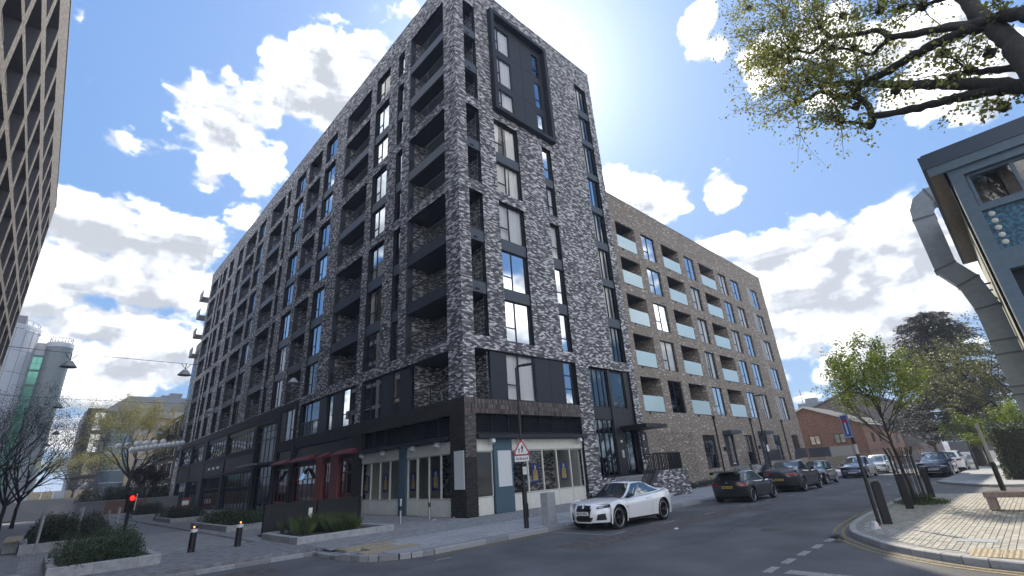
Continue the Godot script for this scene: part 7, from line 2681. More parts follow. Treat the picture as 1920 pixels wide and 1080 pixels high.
	for k in 3:
		var lb := "square black timber bollard %s" % spots[k][2]
		if k == 0:
			t = thing("timber_bollard", lb, "bollard", Vector3(spots[k][0], -0.12, spots[k][1]), 0.3, "timber bollards on the right")
			m = MB.new()
			m.bevel(Vector3(-0.1, 0, -0.1), Vector3(0.1, 1.0, 0.1), 0.02)
			obj("post", m, M.black_timber, t)
			m = MB.new()
			m.bevel(Vector3(-0.09, 1.0, -0.09), Vector3(0.09, 1.04, 0.09), 0.03)
			obj("cap", m, M.black_timber, t)
		else:
			dup(t, Vector3(spots[k][0], road_y(spots[k][0]) + 0.1, spots[k][1]), 0.1 * k, lb)
	# iron cage round the young tree
	t = thing("tree_guard", "black iron tree guard cage round the young street tree", "tree guard", Vector3(8.3, road_y(8.3) + 0.12, 14.2))
	for i in 14:
		m = MB.new()
		var a := TAU * i / 14
		var b := Vector3(cos(a), 0, sin(a)) * 0.33
		var e := Vector3(cos(a), 0, sin(a)) * 0.42
		m.tube([b, b + Vector3(0, 1.55, 0), e + Vector3(0, 1.85, 0)], 0.014, 5)
		obj("bar", m, M.black_metal, t)
	for y in [0.25, 0.95, 1.55]:
		m = MB.new()
		var ring := []
		for i in 21: ring.append(Vector3(cos(TAU * i / 20) * 0.335, y, sin(TAU * i / 20) * 0.335))
		m.tube(ring, 0.018, 5, false)
		obj("hoop", m, M.black_metal, t)
	# posts farther along
	t = thing("parking_sign_post", "slim post with a pale upper half and black base beside the hedge", "post", Vector3(13.5, -0.2, 16.2))
	m = MB.new()
	m.lathe([Vector2(0.085, 0), Vector2(0.085, 1.05), Vector2(0.06, 1.1)], Vector3.ZERO, 14)
	obj("base", m, M.black_metal, t)
	m = MB.new()
	m.lathe([Vector2(0.055, 1.08), Vector2(0.05, 2.55), Vector2(0.001, 2.56)], Vector3.ZERO, 14)
	obj("shaft", m, M.concrete, t)
	lamp_post("slim dark lamp post far down the right pavement, among the trees", Vector3(40.0, road_y(40) + 0.1, 13.75), 4.6, Vector3(0.3, 0.02, -0.3))
	# low stone bench
	t = thing("bench", "low pinkish stone bench at the right edge of the pavement", "bench", Vector3(6.35, -0.12, 16.9))
	m = MB.new()
	m.bevel(Vector3(-0.27, 0.32, -0.75), Vector3(0.27, 0.46, 1.0), 0.015)
	obj("seat", m, M.pink_stone, t)
	for z in [-0.62, 0.75]:
		m = MB.new()
		m.bevel(Vector3(-0.24, 0, z - 0.1), Vector3(0.24, 0.318, z + 0.1), 0.01)
		obj("leg", m, M.pink_stone, t)
	# black screens of the terrace
	for k in 2:
		t = thing("terrace_screen", "black boarded terrace screen behind the planter, %s of the two" % ("left" if k == 0 else "right"), "screen", Vector3(-6.95 + k * 2.2, -0.02, -4.0 - k * 0.25), 0.1 - k * 0.0, "black terrace screens")
		for i in 9:
			m = MB.new()
			m.box(Vector3(0.03 + i * 0.222, 0.14, -0.02 + rr(-0.004, 0.004)), Vector3(0.245 + i * 0.222, 1.08, 0.02 + rr(-0.004, 0.004)))
			obj("board", m, M.black_timber, t)
		m = MB.new()
		m.box(Vector3(0, 1.08, -0.045), Vector3(2.06, 1.16, 0.045))
		m.box(Vector3(0, 0.08, -0.035), Vector3(2.06, 0.14, 0.035))
		obj("rail", m, M.black_timber, t)
		for x in [0.0, 2.0]:
			m = MB.new()
			m.box(Vector3(x - 0.05, 0, -0.07), Vector3(x + 0.05, 1.14, 0.07))
			m.box(Vector3(x - 0.05, 0, -0.3), Vector3(x + 0.05, 0.08, 0.3))
			obj("post", m, M.black_timber, t)
	m = MB.new()
	t = thing("notice", "small white notice on the left terrace screen", "notice", Vector3(-5.2, 0.45, -4.12))
	m.box(Vector3(0, 0, 0), Vector3(0.16, 0.42, 0.012))
	obj("sheet", m, M.sign_white, t)
	# red board outside the far shops
	t = thing("sandwich_board", "red sandwich board with a white panel outside the far shops", "sandwich board", Vector3(-0.8, 0, -52.5), -0.3)
	for s2 in [-1.0, 1.0]:
		m = MB.new()
		m.hexa([Vector3(-0.45, 0, 0.42 * s2), Vector3(0.45, 0, 0.42 * s2), Vector3(0.45, 0, 0.38 * s2), Vector3(-0.45, 0, 0.38 * s2), Vector3(-0.45, 1.3, 0.05 * s2), Vector3(0.45, 1.3, 0.05 * s2), Vector3(0.45, 1.3, 0.01 * s2), Vector3(-0.45, 1.3, 0.01 * s2)])
		obj("panel", m, M.door_red, t)
	m = MB.new()
	m.hexa([Vector3(-0.32, 0.5, 0.295), Vector3(0.32, 0.5, 0.295), Vector3(0.32, 0.5, 0.27), Vector3(-0.32, 0.5, 0.27), Vector3(-0.32, 1.0, 0.155), Vector3(0.32, 1.0, 0.155), Vector3(0.32, 1.0, 0.13), Vector3(-0.32, 1.0, 0.13)])
	obj("white_panel", m, M.sign_white, t)
	# tapering steel posts round the long planter
	var posts := [[-13.35, -8.6, 1.35], [-12.1, -11.6, 1.5], [-10.75, -12.4, 1.35], [-13.3, -14.5, 1.4], [-11.9, -17.0, 1.4], [-10.7, -17.0, 1.2]]
	var words := ["at the near left corner of", "standing in the middle of the near end of", "at the right side of", "on the left side of", "at the back of", "at the back right corner of"]
	for k in posts.size():
		t = thing("steel_post", "slim steel post %s the long planter" % words[k], "post", Vector3(posts[k][0], 0, posts[k][1]), 0.0, "slim steel posts by the planter")
		m = MB.new()
		m.lathe([Vector2(0.04, 0), Vector2(0.055, posts[k][2]), Vector2(0.001, posts[k][2] + 0.01)], Vector3.ZERO, 12)
		obj("shaft", m, M.galvanised, t)
	# bench seats and a kerb block, lower left
	t = thing("concrete_block", "pale concrete kerb block at the lower left corner", "block", Vector3(-14.0, -0.02, -0.9), 0.1)
	m = MB.new()
	m.bevel(Vector3(-0.42, 0, -0.4), Vector3(0.42, 0.12, 0.4), 0.02)
	obj("block", m, M.granite, t)
	t = thing("slatted_bench", "timber slatted bench built against the left end of the long planter", "bench", Vector3(-14.05, 0, -13.2))
	for i in 4:
		m = MB.new()
		m.box(Vector3(-0.25 + i * 0.13, 0.4, -2.2), Vector3(-0.14 + i * 0.13, 0.45, 2.2))
		obj("slat", m, M.buff_pale, t)
	for z in [-1.8, 1.8]:
		m = MB.new()
		m.box(Vector3(-0.22, 0, z - 0.05), Vector3(0.2, 0.4, z + 0.05))
		obj("leg", m, M.galvanised, t)
	# lamps on cables across the plaza
	var rows := [[-10.0, 7.15, [-4.4, -9.6, -13.85]], [-27.0, 7.7, [-4.9, -13.9]], [-40.0, 7.2, [-6.2, -13.6]], [-50.0, 7.0, [-7.5, -14.0]]]
	for r in rows.size():
		var z: float = rows[r][0]
		var y: float = rows[r][1]
		t = thing("cable", "thin black lamp cable across the plaza, %s" % ["nearest of the four", "second of the four", "third of the four", "farthest of the four"][r], "cable", Vector3.ZERO, 0.0, "lamp cables")
		m = MB.new()
		var path := []
		for i in 13:
			var x := lerpf(-19.2, 0.0, i / 12.0)
			path.append(Vector3(x, y + 0.62 + 0.25 * pow((x + 9.6) / 9.6, 2.0), z))
		m.tube(path, 0.012, 5)
		obj("wire", m, M.black_metal, t)
		for i in rows[r][2].size():
			var x: float = rows[r][2][i]
			var n: int = rows[r][2].size()
			var word: String = ["right", "middle", "left"][i] if n == 3 else ["right", "left"][i]
			var lt := thing("pendant_lamp", "grey dish lamp hanging on the %s cable, %s one" % [["nearest", "second", "third", "farthest"][r], word], "street lamp", Vector3(x, y, z), 0.0, "pendant lamps over the plaza")
			var d := MB.new()
			d.lathe([Vector2(0.001, 0.33), Vector2(0.10, 0.32), Vector2(0.14, 0.26), Vector2(0.25, 0.12), Vector2(0.29, 0.06), Vector2(0.28, 0.04), Vector2(0.25, 0.07), Vector2(0.001, 0.08)], Vector3.ZERO, 20)
			obj("shade", d, M.galvanised, lt)
			d = MB.new()
			d.tube([Vector3(0, 0.3, 0), Vector3(0, 0.64, 0)], 0.02, 6)
			d.tube([Vector3(-0.2, 0.62, 0), Vector3(-0.1, 0.48, 0), Vector3(0, 0.34, 0), Vector3(0.1, 0.48, 0), Vector3(0.2, 0.62, 0)], 0.015, 5)
			obj("hanger", d, M.black_metal, lt)
	# two strings of white paper globes near the far end
	for r in 2:
		t = thing("cable", "thin wire carrying the %s string of white globes" % ["upper", "lower"][r], "cable", Vector3.ZERO, 0.0, "globe wires")
		var a := Vector3(-7.4, 8.35, -62.0) if r == 0 else Vector3(-6.1, 7.75, -60.5)
		var b := Vector3(0.0, 9.1, -61.5) if r == 0 else Vector3(0.0, 8.5, -60.5)
		m = MB.new()
		m.tube([a + Vector3(-11.7, 0.6, 0), a, (a + b) / 2 + Vector3(0, -0.1, 0), b], 0.012, 5)
		obj("wire", m, M.black_metal, t)
		var n := 6 if r == 0 else 12
		for i in n:
			var p := a.lerp(b + (Vector3(-2.9, -0.3, 0) if r == 0 else Vector3(-0.9, 0, 0)), float(i) / (n - 1))
			var gl := thing("paper_globe", "white paper globe, %s from the left on the %s string over the far plaza" % [["first", "second", "third", "fourth", "fifth", "sixth", "seventh", "eighth", "ninth", "tenth", "eleventh", "twelfth"][i], ["upper", "lower"][r]], "globe lamp", p + Vector3(0, -0.42, 0), 0.0, "globes of the %s string" % ["upper", "lower"][r])
			var d := MB.new()
			var pr := []
			for k in 9: pr.append(Vector2(0.36 * cos(-PI / 2 + PI * k / 8.0) + 0.001, 0.36 * sin(-PI / 2 + PI * k / 8.0)))
			d.lathe(pr, Vector3.ZERO, 14)
			obj("globe", d, M.white_plastic, gl)

# ------------------------------------------------------------------ leaves and plants
func leaf_mesh(l: float, w: float) -> ArrayMesh:
	var m := MB.new()
	var a := Vector3.ZERO
	var b := Vector3(l * 0.5, w * 0.12, w * 0.5)
	var c := Vector3(l, 0, 0)
	var d := Vector3(l * 0.5, w * 0.12, -w * 0.5)
	var e := Vector3(l * 0.5, 0, 0)
	for t in [[a, b, e], [b, c, e], [c, d, e], [d, a, e]]:
		var nn: Vector3 = (t[2] - t[0]).cross(t[1] - t[0]).normalized()
		m.tri(t[0], t[1], t[2], nn if nn.y > 0 else -nn)
	return m.mesh()

func rand_dir() -> Vector3:
	var z := rr(-1, 1)
	var a := rr(0, TAU)
	var s := sqrt(1.0 - z * z)
	return Vector3(cos(a) * s, z, sin(a) * s)

func leaf_xf(p: Vector3, droop: float, size: float, dir := Vector3.ZERO) -> Transform3D:
	var d := rand_dir()
	if dir != Vector3.ZERO: d = (d * 0.7 + dir).normalized()
	d = (d + Vector3(0, -droop, 0)).normalized()
	var up := (Vector3.UP + rand_dir() * 0.8).normalized()
	var z := d.cross(up).normalized()
	if z.length() < 0.1: z = Vector3.RIGHT
	return Transform3D(Basis(d, z.cross(d), z) * Basis().scaled(Vector3.ONE * size), p)

func tint(v := 0.3) -> Color:
	var k := rr(1.0 - v, 1.0 + v)
	return Color(k * rr(0.9, 1.12), k, k * rr(0.8, 1.1))

# grows a branching skeleton; returns segments [from, to, r0, r1] and twig ends
func grow(p: Vector3, d: Vector3, l: float, r: float, depth: int, out: Array, tips: Array, spread: float, lift: float, wig: float, kids := 3):
	var path := [p]
	var rad := [r]
	var q := p
	var dd := d
	var n := 4
	for i in n:
		dd = (dd + rand_dir() * wig + Vector3(0, lift * 0.25, 0)).normalized()
		q += dd * l / n
		path.append(q)
		rad.append(lerpf(r, r * 0.55, (i + 1.0) / n))
	out.append([path, rad])
	if depth <= 1:
		for i in range(1, path.size()): tips.append([path[i], dd])
	if depth <= 0: return
	for k in kids:
		var from := rng.randi_range(2, n) if k else n
		var nd := (dd + rand_dir() * spread).normalized()
		grow(path[from], nd, l * rr(0.6, 0.85), rad[from] * rr(0.55, 0.75), depth - 1, out, tips, spread, lift, wig, kids)

func tree(called: String, label: String, cat: String, at: Vector3, o: Dictionary) -> Node3D:
	var t := thing(called, label, cat, at, 0.0, o.get("group", ""))
	var limbs := []
	var tips := []
	var h: float = o.h
	var th: float = o.get("trunk", 0.3) * h
	var m := MB.new()
	var r: float = o.r
	var path := []
	var rad := []
	var lean: Vector3 = o.get("lean", Vector3.ZERO)
	for i in 6:
		path.append(Vector3(0, th * i / 5.0, 0) + lean * th * pow(i / 5.0, 1.5) + Vector3(rr(-1, 1), 0, rr(-1, 1)) * r * 0.3 * signf(i))
		rad.append(r * lerpf(1.25 if i == 0 else 1.0, 0.75, i / 5.0))
	m.tube(path, rad, 10)
	var top: Vector3 = path[5]
	var nb: int = o.get("limbs", 5)
	if o.has("leader"):
		var lp := [top]
		var lr := [r * 0.75]
		for i in 6:
			lp.append(lp[i] + (Vector3(0, 1, 0) + lean * 1.3 + rand_dir() * 0.12).normalized() * (h - th) / 6.5)
			lr.append(r * 0.75 * (1.0 - (i + 1) / 6.6))
		m.tube(lp, lr, 8, false)
		for i in int(o.leader):
			var f := rr(0.0, 0.97)
			var fp: Vector3 = lp[int(f * 6)].lerp(lp[int(f * 6) + 1], f * 6 - int(f * 6))
			var a := i * 2.4 + rr(-0.4, 0.4)
			grow(fp, (Vector3(cos(a), o.get("up", 0.9) * rr(0.6, 1.4), sin(a)) + lean * 1.5).normalized(), (h - th) * o.get("reach", 0.3) * (1.15 - f * 0.8), r * 0.34 * (1.2 - f), 2, limbs, tips, o.get("spread", 0.6), 0.25, 0.18, 3)
		nb = 0
	for i in nb:
		var a := TAU * (i + rr(-0.3, 0.3)) / nb
		var up: float = o.get("up", 0.9) * rr(0.7, 1.3)
		grow(top - Vector3(0, th * 0.25 * rng.randf(), 0), (Vector3(cos(a), up, sin(a)) + lean).normalized(), (h - th) * o.get("reach", 0.5), r * 0.55, o.get("depth", 3), limbs, tips, o.get("spread", 0.75), o.get("lift", 0.4), o.get("wig", 0.16), o.get("kids", 3))
	for l in limbs:
		if l[1][0] > o.get("min_r", 0.004): m.tube(l[0], l[1], 6 if l[1][0] > 0.03 else 4, false)
	obj("trunk", m, o.get("bark", M.bark), t)
	var xf := []
	var cols := []
	var n: int = o.leaves
	var cl: float = o.get("clump", 0.3)
	for i in n:
		var e: Array = tips[rng.randi() % tips.size()]
		var p: Vector3 = e[0] + rand_dir() * cl * pow(rng.randf(), 0.6)
		if o.has("cut") and not (o.cut as Callable).call(p): continue
		xf.append(leaf_xf(p, o.get("droop", 0.3), rr(0.7, 1.25), e[1] * 0.4))
		cols.append(tint(o.get("vary", 0.35)))
	if n: many("crown", leaf_mesh(o.get("leaf", 0.08), o.get("leaf", 0.08) * o.get("slim", 0.62)), o.mat, xf, cols, t)
	return t

func shrub_mass(label: String, cat: String, x0: float, x1: float, z0: float, z1: float, y0: float, h: float, n: int, mat0: Material, l: float, slim: float, upright: float, group := "planting in the planters"):
	# one planted bed: hummocks of leaves or blades standing in the soil
	var t := thing("shrub_bed", label, cat, Vector3((x0 + x1) / 2, y0, (z0 + z1) / 2), 0.0, group)
	var hum := []
	var area := (x1 - x0) * (z1 - z0)
	for i in int(clampf(area / 0.30, 6, 60)):
		hum.append([Vector3(rr(x0 + 0.25, x1 - 0.25) - (x0 + x1) / 2, 0, rr(z0 + 0.25, z1 - 0.25) - (z0 + z1) / 2), rr(0.32, 0.55), h * rr(0.6, 1.1), rr(0.75, 1.25)])
	var st := MB.new()
	for q in hum:
		for k in 3: st.tube([q[0], q[0] + Vector3(rr(-0.15, 0.15), q[2] * 0.75, rr(-0.15, 0.15))], [0.012, 0.005], 4, false)
	obj("stems", st, M.bark, t)
	var xf := []
	var cols := []
	for i in n:
		var q: Array = hum[rng.randi() % hum.size()]
		var d := rand_dir()
		var p: Vector3
		if upright > 0.5:
			p = q[0] + Vector3(d.x * q[1] * 0.5, 0.0, d.z * q[1] * 0.5)
			var dir := Vector3(d.x * 0.6, 1.0, d.z * 0.6).normalized()
			var z := dir.cross(Vector3(d.z, 0.1, -d.x)).normalized()
			xf.append(Transform3D(Basis(dir, z.cross(dir), z) * Basis().scaled(Vector3.ONE * q[2] / h * rr(0.6, 1.15)), p))
		else:
			p = q[0] + Vector3(d.x * q[1], absf(d.y) * q[2] * pow(rng.randf(), 0.3), d.z * q[1])
			xf.append(leaf_xf(p, -0.4, rr(0.7, 1.3)))
		var c := tint(0.3)
		cols.append(Color(c.r * q[3], c.g * q[3], c.b * q[3]))
	many("foliage", leaf_mesh(l, l * slim), mat0, xf, cols, t)

func planter(label: String, x0: float, x1: float, z0: float, z1: float, h: float):
	var t := thing("planter", label, "planter", Vector3.ZERO, 0.0, "granite edged planters")
	var py := func(_x, _z): return h
	kerb_run(t, [Vector2(x0, z1), Vector2(x1, z1)], 0.2, py, [M.slab_c, M.slab_a], -1.0)
	kerb_run(t, [Vector2(x1, z1 - 0.2), Vector2(x1, z0 + 0.2)], 0.2, py, [M.slab_a, M.slab_c], -1.0)
	kerb_run(t, [Vector2(x1, z0), Vector2(x0, z0)], 0.2, py, [M.slab_c, M.slab_b], -1.0)
	kerb_run(t, [Vector2(x0, z0 + 0.2), Vector2(x0, z1 - 0.2)], 0.2, py, [M.slab_b, M.slab_c], -1.0)
	var m := MB.new()
	m.box(Vector3(x0 + 0.2, -0.1, z0 + 0.2), Vector3(x1 - 0.2, h - 0.08, z1 - 0.2))
	obj("soil", m, M.earth, t)

func build_planters():
	planter("pale granite planter nearest us at the lower left", -13.15, -10.8, -4.6, 0.0, 0.24)
	shrub_mass("clipped green shrubs in the planter nearest us, lower left", "shrubs", -13.0, -10.95, -4.4, -0.15, 0.15, 0.85, 15000, M.leaf_box, 0.055, 0.5, 0.0)
	planter("long granite planter with steel posts, left", -13.8, -10.8, -19.0, -9.6, 0.34)
	shrub_mass("dark dense shrubs in the long planter with steel posts, left", "shrubs", -13.6, -11.0, -18.8, -9.8, 0.25, 1.05, 22000, M.leaf_dark, 0.075, 0.5, 0.0)
	planter("pale granite planter in front of the terrace screens", -7.25, -3.75, -3.2, 0.42, 0.2)
	shrub_mass("long leaved green plants in the planter before the terrace screens", "plants", -7.0, -4.5, -3.0, 0.2, 0.12, 0.8, 5200, M.leaf_grass, 0.62, 0.035, 1.0)
	planter("granite planter behind the black bollards", -7.1, -4.6, -16.0, -8.6, 0.26)
	shrub_mass("low green shrubs in the planter behind the black bollards", "shrubs", -6.9, -4.8, -15.8, -8.8, 0.18, 0.75, 15000, M.leaf_box, 0.07, 0.5, 0.0)
	planter("granite planter farther up the plaza, small shrubs", -6.9, -4.4, -30.0, -23.0, 0.26)
	shrub_mass("small dark shrubs in the planter farther up the plaza", "shrubs", -6.7, -4.6, -29.8, -23.2, 0.18, 0.8, 9000, M.leaf_dark, 0.085, 0.5, 0.0)
	planter("farthest granite planter, near the sandwich board", -7.2, -4.2, -46.0, -38.5, 0.26)
	shrub_mass("dark shrubs in the farthest granite planter", "shrubs", -7.0, -4.4, -45.8, -38.7, 0.18, 1.1, 9000, M.leaf_dark, 0.10, 0.5, 0.0)
	shrub_mass("low dark hedge along the foot of the brown block", "hedge", 15.2, 24.0, 0.05, 0.75, -0.15, 0.55, 9000, M.leaf_dark, 0.06, 0.5, 0.0, "")
	shrub_mass("mixed dark shrubs above the retaining wall", "shrubs", -10.0, -0.5, -67.0, -62.6, 1.5, 2.2, 14000, M.leaf_dark, 0.16, 0.5, 0.0, "")
	# clipped hedge at the right
	var t := thing("clipped_hedge", "tall dark clipped hedge at the right edge", "hedge", Vector3(26.5, -0.4, 18.8))
	var xf := []
	var cols := []
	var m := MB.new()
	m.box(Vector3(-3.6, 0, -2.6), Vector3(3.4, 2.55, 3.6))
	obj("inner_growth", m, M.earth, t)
	for i in 26000:
		var p := Vector3(rr(-3.75, 3.5), rr(0.0, 2.85), rr(-2.85, 3.7))
		var k := rng.randi() % 3
		if k == 0: p.x = -3.75 + rr(-0.08, 0.12)
		elif k == 1: p.z = -2.8 + rr(-0.08, 0.12)
		else: p.y = 2.78 + rr(-0.12, 0.1)
		xf.append(leaf_xf(p, -0.1, rr(0.7, 1.3)))
		cols.append(tint(0.3))
	many("foliage", leaf_mesh(0.09, 0.05), M.leaf_box, xf, cols, t)

func build_trees():
	# plane tree whose limbs hang in from the right, over our heads
	var t := thing("plane_tree", "big plane tree reaching in overhead from the right edge, gnarled limbs with young leaves", "tree")
	var base := Vector3(-1.0, -0.1, 22.0)
	var limbs := LIMBS
	var m := MB.new()
	m.tube([base, base + Vector3(0.0, 2.0, 0), base + Vector3(-0.4, 4.4, -0.6), Vector3(-2.2, 6.2, 20.5), Vector3(-2.8, 7.15, 19.62)], [0.6, 0.44, 0.34, 0.24, 0.20], 14)
	m.tube([base + Vector3(-0.2, 3.6, -0.3), Vector3(-1.7, 6.6, 21.2), Vector3(-1.6, 8.1, 20.7), Vector3(-2.3, 8.72, 20.12)], [0.24, 0.2, 0.18, 0.155], 12)
	var spots := []
	for l in limbs:
		var path := []
		var rad := []
		for p in l: 
			path.append(Vector3(p[0], p[1], p[2]))
			rad.append(p[3])
		var c := Curve3D.new()
		for i in path.size():
			var tg: Vector3 = (path[mini(i + 1, path.size() - 1)] - path[maxi(i - 1, 0)]) / 6.0
			c.add_point(path[i], -tg, tg)
		var fine := []
		var fr := []
		for i in path.size() - 1:
			for k in 5:
				fine.append(c.sample(i, k / 5.0) + rand_dir() * rad[i] * 0.22)
				fr.append(lerpf(rad[i], rad[i + 1], k / 5.0) * rr(0.9, 1.15))
		fine.append(path[path.size() - 1])
		fr.append(rad[rad.size() - 1])
		m.tube(fine, fr, 10)
		# knuckles where the limbs were pollarded, with twigs
		var tip: Vector3 = path[path.size() - 1]
		spots.append([tip, 1.0])
	for k in KNOTS: spots.append([Vector3(k[0], k[1], k[2]), k[3]])
	var tips := []
	var tw := []
	for s in spots:
		var kr := 0.11
		m.tube([s[0] - Vector3(0, kr, 0), s[0], s[0] + Vector3(0, kr, 0)], [kr * 0.5, kr * 1.15, kr * 0.4], 8)
		for i in int(10 * s[1]):
			var d := (rand_dir() + Vector3(-0.5, 0.4, -0.28)).normalized()
			grow(s[0], d, rr(0.7, 1.35) * s[1], 0.014, 1, tw, tips, 0.7, 0.1, 0.22, 2)
	for l in tw: m.tube(l[0], l[1], 4, false)
	obj("trunk", m, M.bark, t)
	var xf := []
	var cols := []
	for i in 17000:
		var e: Array = tips[rng.randi() % tips.size()]
		xf.append(leaf_xf(e[0] + rand_dir() * 0.17, 0.45, rr(0.6, 1.3), e[1] * 0.3))
		cols.append(tint(0.4))
	many("crown", leaf_mesh(0.088, 0.066), M.leaf_plane, xf, cols, t)
	# caged street tree
	tree("street_tree", "young street tree in an iron cage, thin yellow green crown leaning left", "tree", Vector3(8.3, road_y(8.3) + 0.12, 14.2), {"h": 5.4, "r": 0.055, "trunk": 0.36, "leader": 36, "up": 0.8, "reach": 0.36, "depth": 3, "spread": 0.55, "lift": 0.35, "wig": 0.12, "leaves": 14000, "clump": 0.22, "leaf": 0.085, "mat": M.leaf_lime, "lean": Vector3(-0.11, 0, -0.03), "vary": 0.35})
	var g := thing("weeds", "tuft of grass and weeds at the foot of the caged street tree", "weeds", Vector3(8.3, road_y(8.3) + 0.12, 14.2))
	xf = []
	cols = []
	for i in 900:
		var d := rand_dir()
		var a := rr(0, TAU)
		var q := sqrt(rng.randf()) * 0.75
		var dir := Vector3(d.x * 0.5, 1, d.z * 0.5).normalized()
		var z := dir.cross(Vector3(d.z, 0, -d.x)).normalized()
		xf.append(Transform3D(Basis(dir, z.cross(dir), z) * Basis().scaled(Vector3.ONE * (rr(0.5, 1.2) if q > 0.3 else rr(1.5, 2.6))), Vector3(cos(a) * q + 0.15, 0, sin(a) * q + 0.15)))
		cols.append(tint(0.35))
	many("blades", leaf_mesh(0.16, 0.02), M.leaf_grass, xf, cols, g)
	# dark conifer: layered drooping boughs
	var c := thing("conifer", "tall dark conifer with ragged drooping boughs, right of the houses", "tree", Vector3(47.5, -0.6, 13.6))
	m = MB.new()
	m.tube([Vector3.ZERO, Vector3(0, 6, 0), Vector3(0.3, 14.5, 0.2)], [0.4, 0.3, 0.03], 8)
	xf = []
	cols = []
	for i in 430:
		var f := pow(rng.randf(), 0.8)
		var y := lerpf(2.2, 14.4, f)
		var a := rr(0, TAU)
		var l := 4.7 * sqrt(1.02 - pow(f, 3.0)) * rr(0.65, 1.1)
		var d := Vector3(cos(a), 0.22, sin(a))
		var path := [Vector3(0.2 * f, y, 0)]
		for k in 4: path.append(path[0] + d * l * (k + 1) / 4.0 + Vector3(0, -0.55 * pow((k + 1) / 4.0, 2.0) * l * 0.35, 0) + rand_dir() * 0.1)
		m.tube(path, [0.06, 0.05, 0.04, 0.03, 0.015], 4, false)
		var tone := rr(0.7, 1.3)
		for k in 140:
			var u := pow(rng.randf(), 0.7) * 3.999
			var p: Vector3 = path[int(u)].lerp(path[int(u) + 1], u - int(u)) + Vector3(rr(-1, 1), rr(-0.8, 0.25), rr(-1, 1)) * 0.34
			xf.append(leaf_xf(p, 0.55, rr(0.6, 1.3), d))
			var q := tint(0.25)
			cols.append(Color(q.r * tone, q.g * tone, q.b * tone))
	obj("trunk", m, M.bark, c)
	many("crown", leaf_mesh(0.30, 0.085), M.leaf_conifer, xf, cols, c)
	tree("broadleaf_tree", "yellow green spring tree in front of the dark conifer", "tree", Vector3(34.5, -0.4, 17.6), {"h": 10.8, "r": 0.24, "trunk": 0.2, "limbs": 8, "up": 1.1, "reach": 0.40, "depth": 3, "spread": 0.85, "leaves": 17000, "clump": 0.42, "leaf": 0.15, "mat": M.leaf_bud2, "vary": 0.4})
	tree("broadleaf_tree", "bright lime green tree above the clipped hedge", "tree", Vector3(27.5, -0.4, 17.8), {"h": 4.6, "r": 0.12, "trunk": 0.25, "limbs": 8, "up": 0.5, "reach": 0.55, "depth": 2, "spread": 0.9, "leaves": 12000, "clump": 0.38, "leaf": 0.12, "mat": M.leaf_lime, "vary": 0.35})
	tree("broadleaf_tree", "small green tree on the pavement beyond the white car", "tree", Vector3(46.0, -0.5, 14.2), {"h": 5.2, "r": 0.1, "trunk": 0.4, "limbs": 6, "up": 0.7, "reach": 0.5, "depth": 2, "spread": 0.9, "leaves": 6000, "clump": 0.4, "leaf": 0.14, "mat": M.leaf_lime, "vary": 0.35})
	tree("broadleaf_tree", "dark leafy tree beside the tall brown gabled building", "tree", Vector3(68.0, -0.7, 8.5), {"h": 8.0, "r": 0.2, "trunk": 0.3, "limbs": 7, "up": 0.8, "reach": 0.5, "depth": 2, "spread": 0.9, "leaves": 9000, "clump": 0.6, "leaf": 0.22, "mat": M.leaf_dark, "vary": 0.35})
	# the far left trees, hardly in leaf
	var spots2 := [[-15.2, -33.0, 10.0], [-14.7, -42.0, 10.5], [-16.6, -27.0, 10.0]]
	var wd := ["nearest of the bare twiggy trees at the left edge", "farthest of the bare twiggy trees at the left edge", "leftmost of the bare twiggy trees at the left edge"]
	for k in 3:
		tree("bare_tree", wd[k], "tree", Vector3(spots2[k][0], 0, spots2[k][1]), {"h": spots2[k][2], "r": 0.13, "trunk": 0.22, "limbs": 9, "up": 1.4, "reach": 0.38, "depth": 4, "spread": 0.65, "lift": 0.2, "wig": 0.17, "leaves": 9000, "clump": 0.3, "leaf": 0.075, "mat": M.leaf_dark, "group": "bare trees at the left edge", "vary": 0.4})
	tree("budding_tree", "broad pale yellow budding tree in front of the tan building", "tree", Vector3(-4.3, 1.8, -74.0), {"h": 13.6, "r": 0.3, "trunk": 0.22, "limbs": 8, "up": 1.0, "reach": 0.42, "depth": 4, "spread": 0.7, "lift": 0.25, "wig": 0.15, "leaves": 46000, "clump": 0.75, "leaf": 0.16, "slim": 0.4, "mat": M.leaf_bud, "vary": 0.35})
	tree("budding_tree", "smaller pale yellow budding tree left of the broad one", "tree", Vector3(-9.5, 1.8, -92.0), {"h": 8.5, "r": 0.18, "trunk": 0.22, "limbs": 7, "up": 0.9, "reach": 0.45, "depth": 3, "spread": 0.8, "leaves": 9000, "clump": 0.6, "leaf": 0.2, "slim": 0.4, "mat": M.leaf_bud, "vary": 0.35})
	tree("red_leaf_shrub", "dark purple leaved shrub tree above the retaining wall", "tree", Vector3(-3.6, 1.4, -63.5), {"h": 4.6, "r": 0.1, "trunk": 0.25, "limbs": 6, "up": 1.3, "reach": 0.42, "depth": 2, "spread": 0.6, "leaves": 7000, "clump": 0.4, "leaf": 0.2, "mat": M.leaf_red, "vary": 0.3})

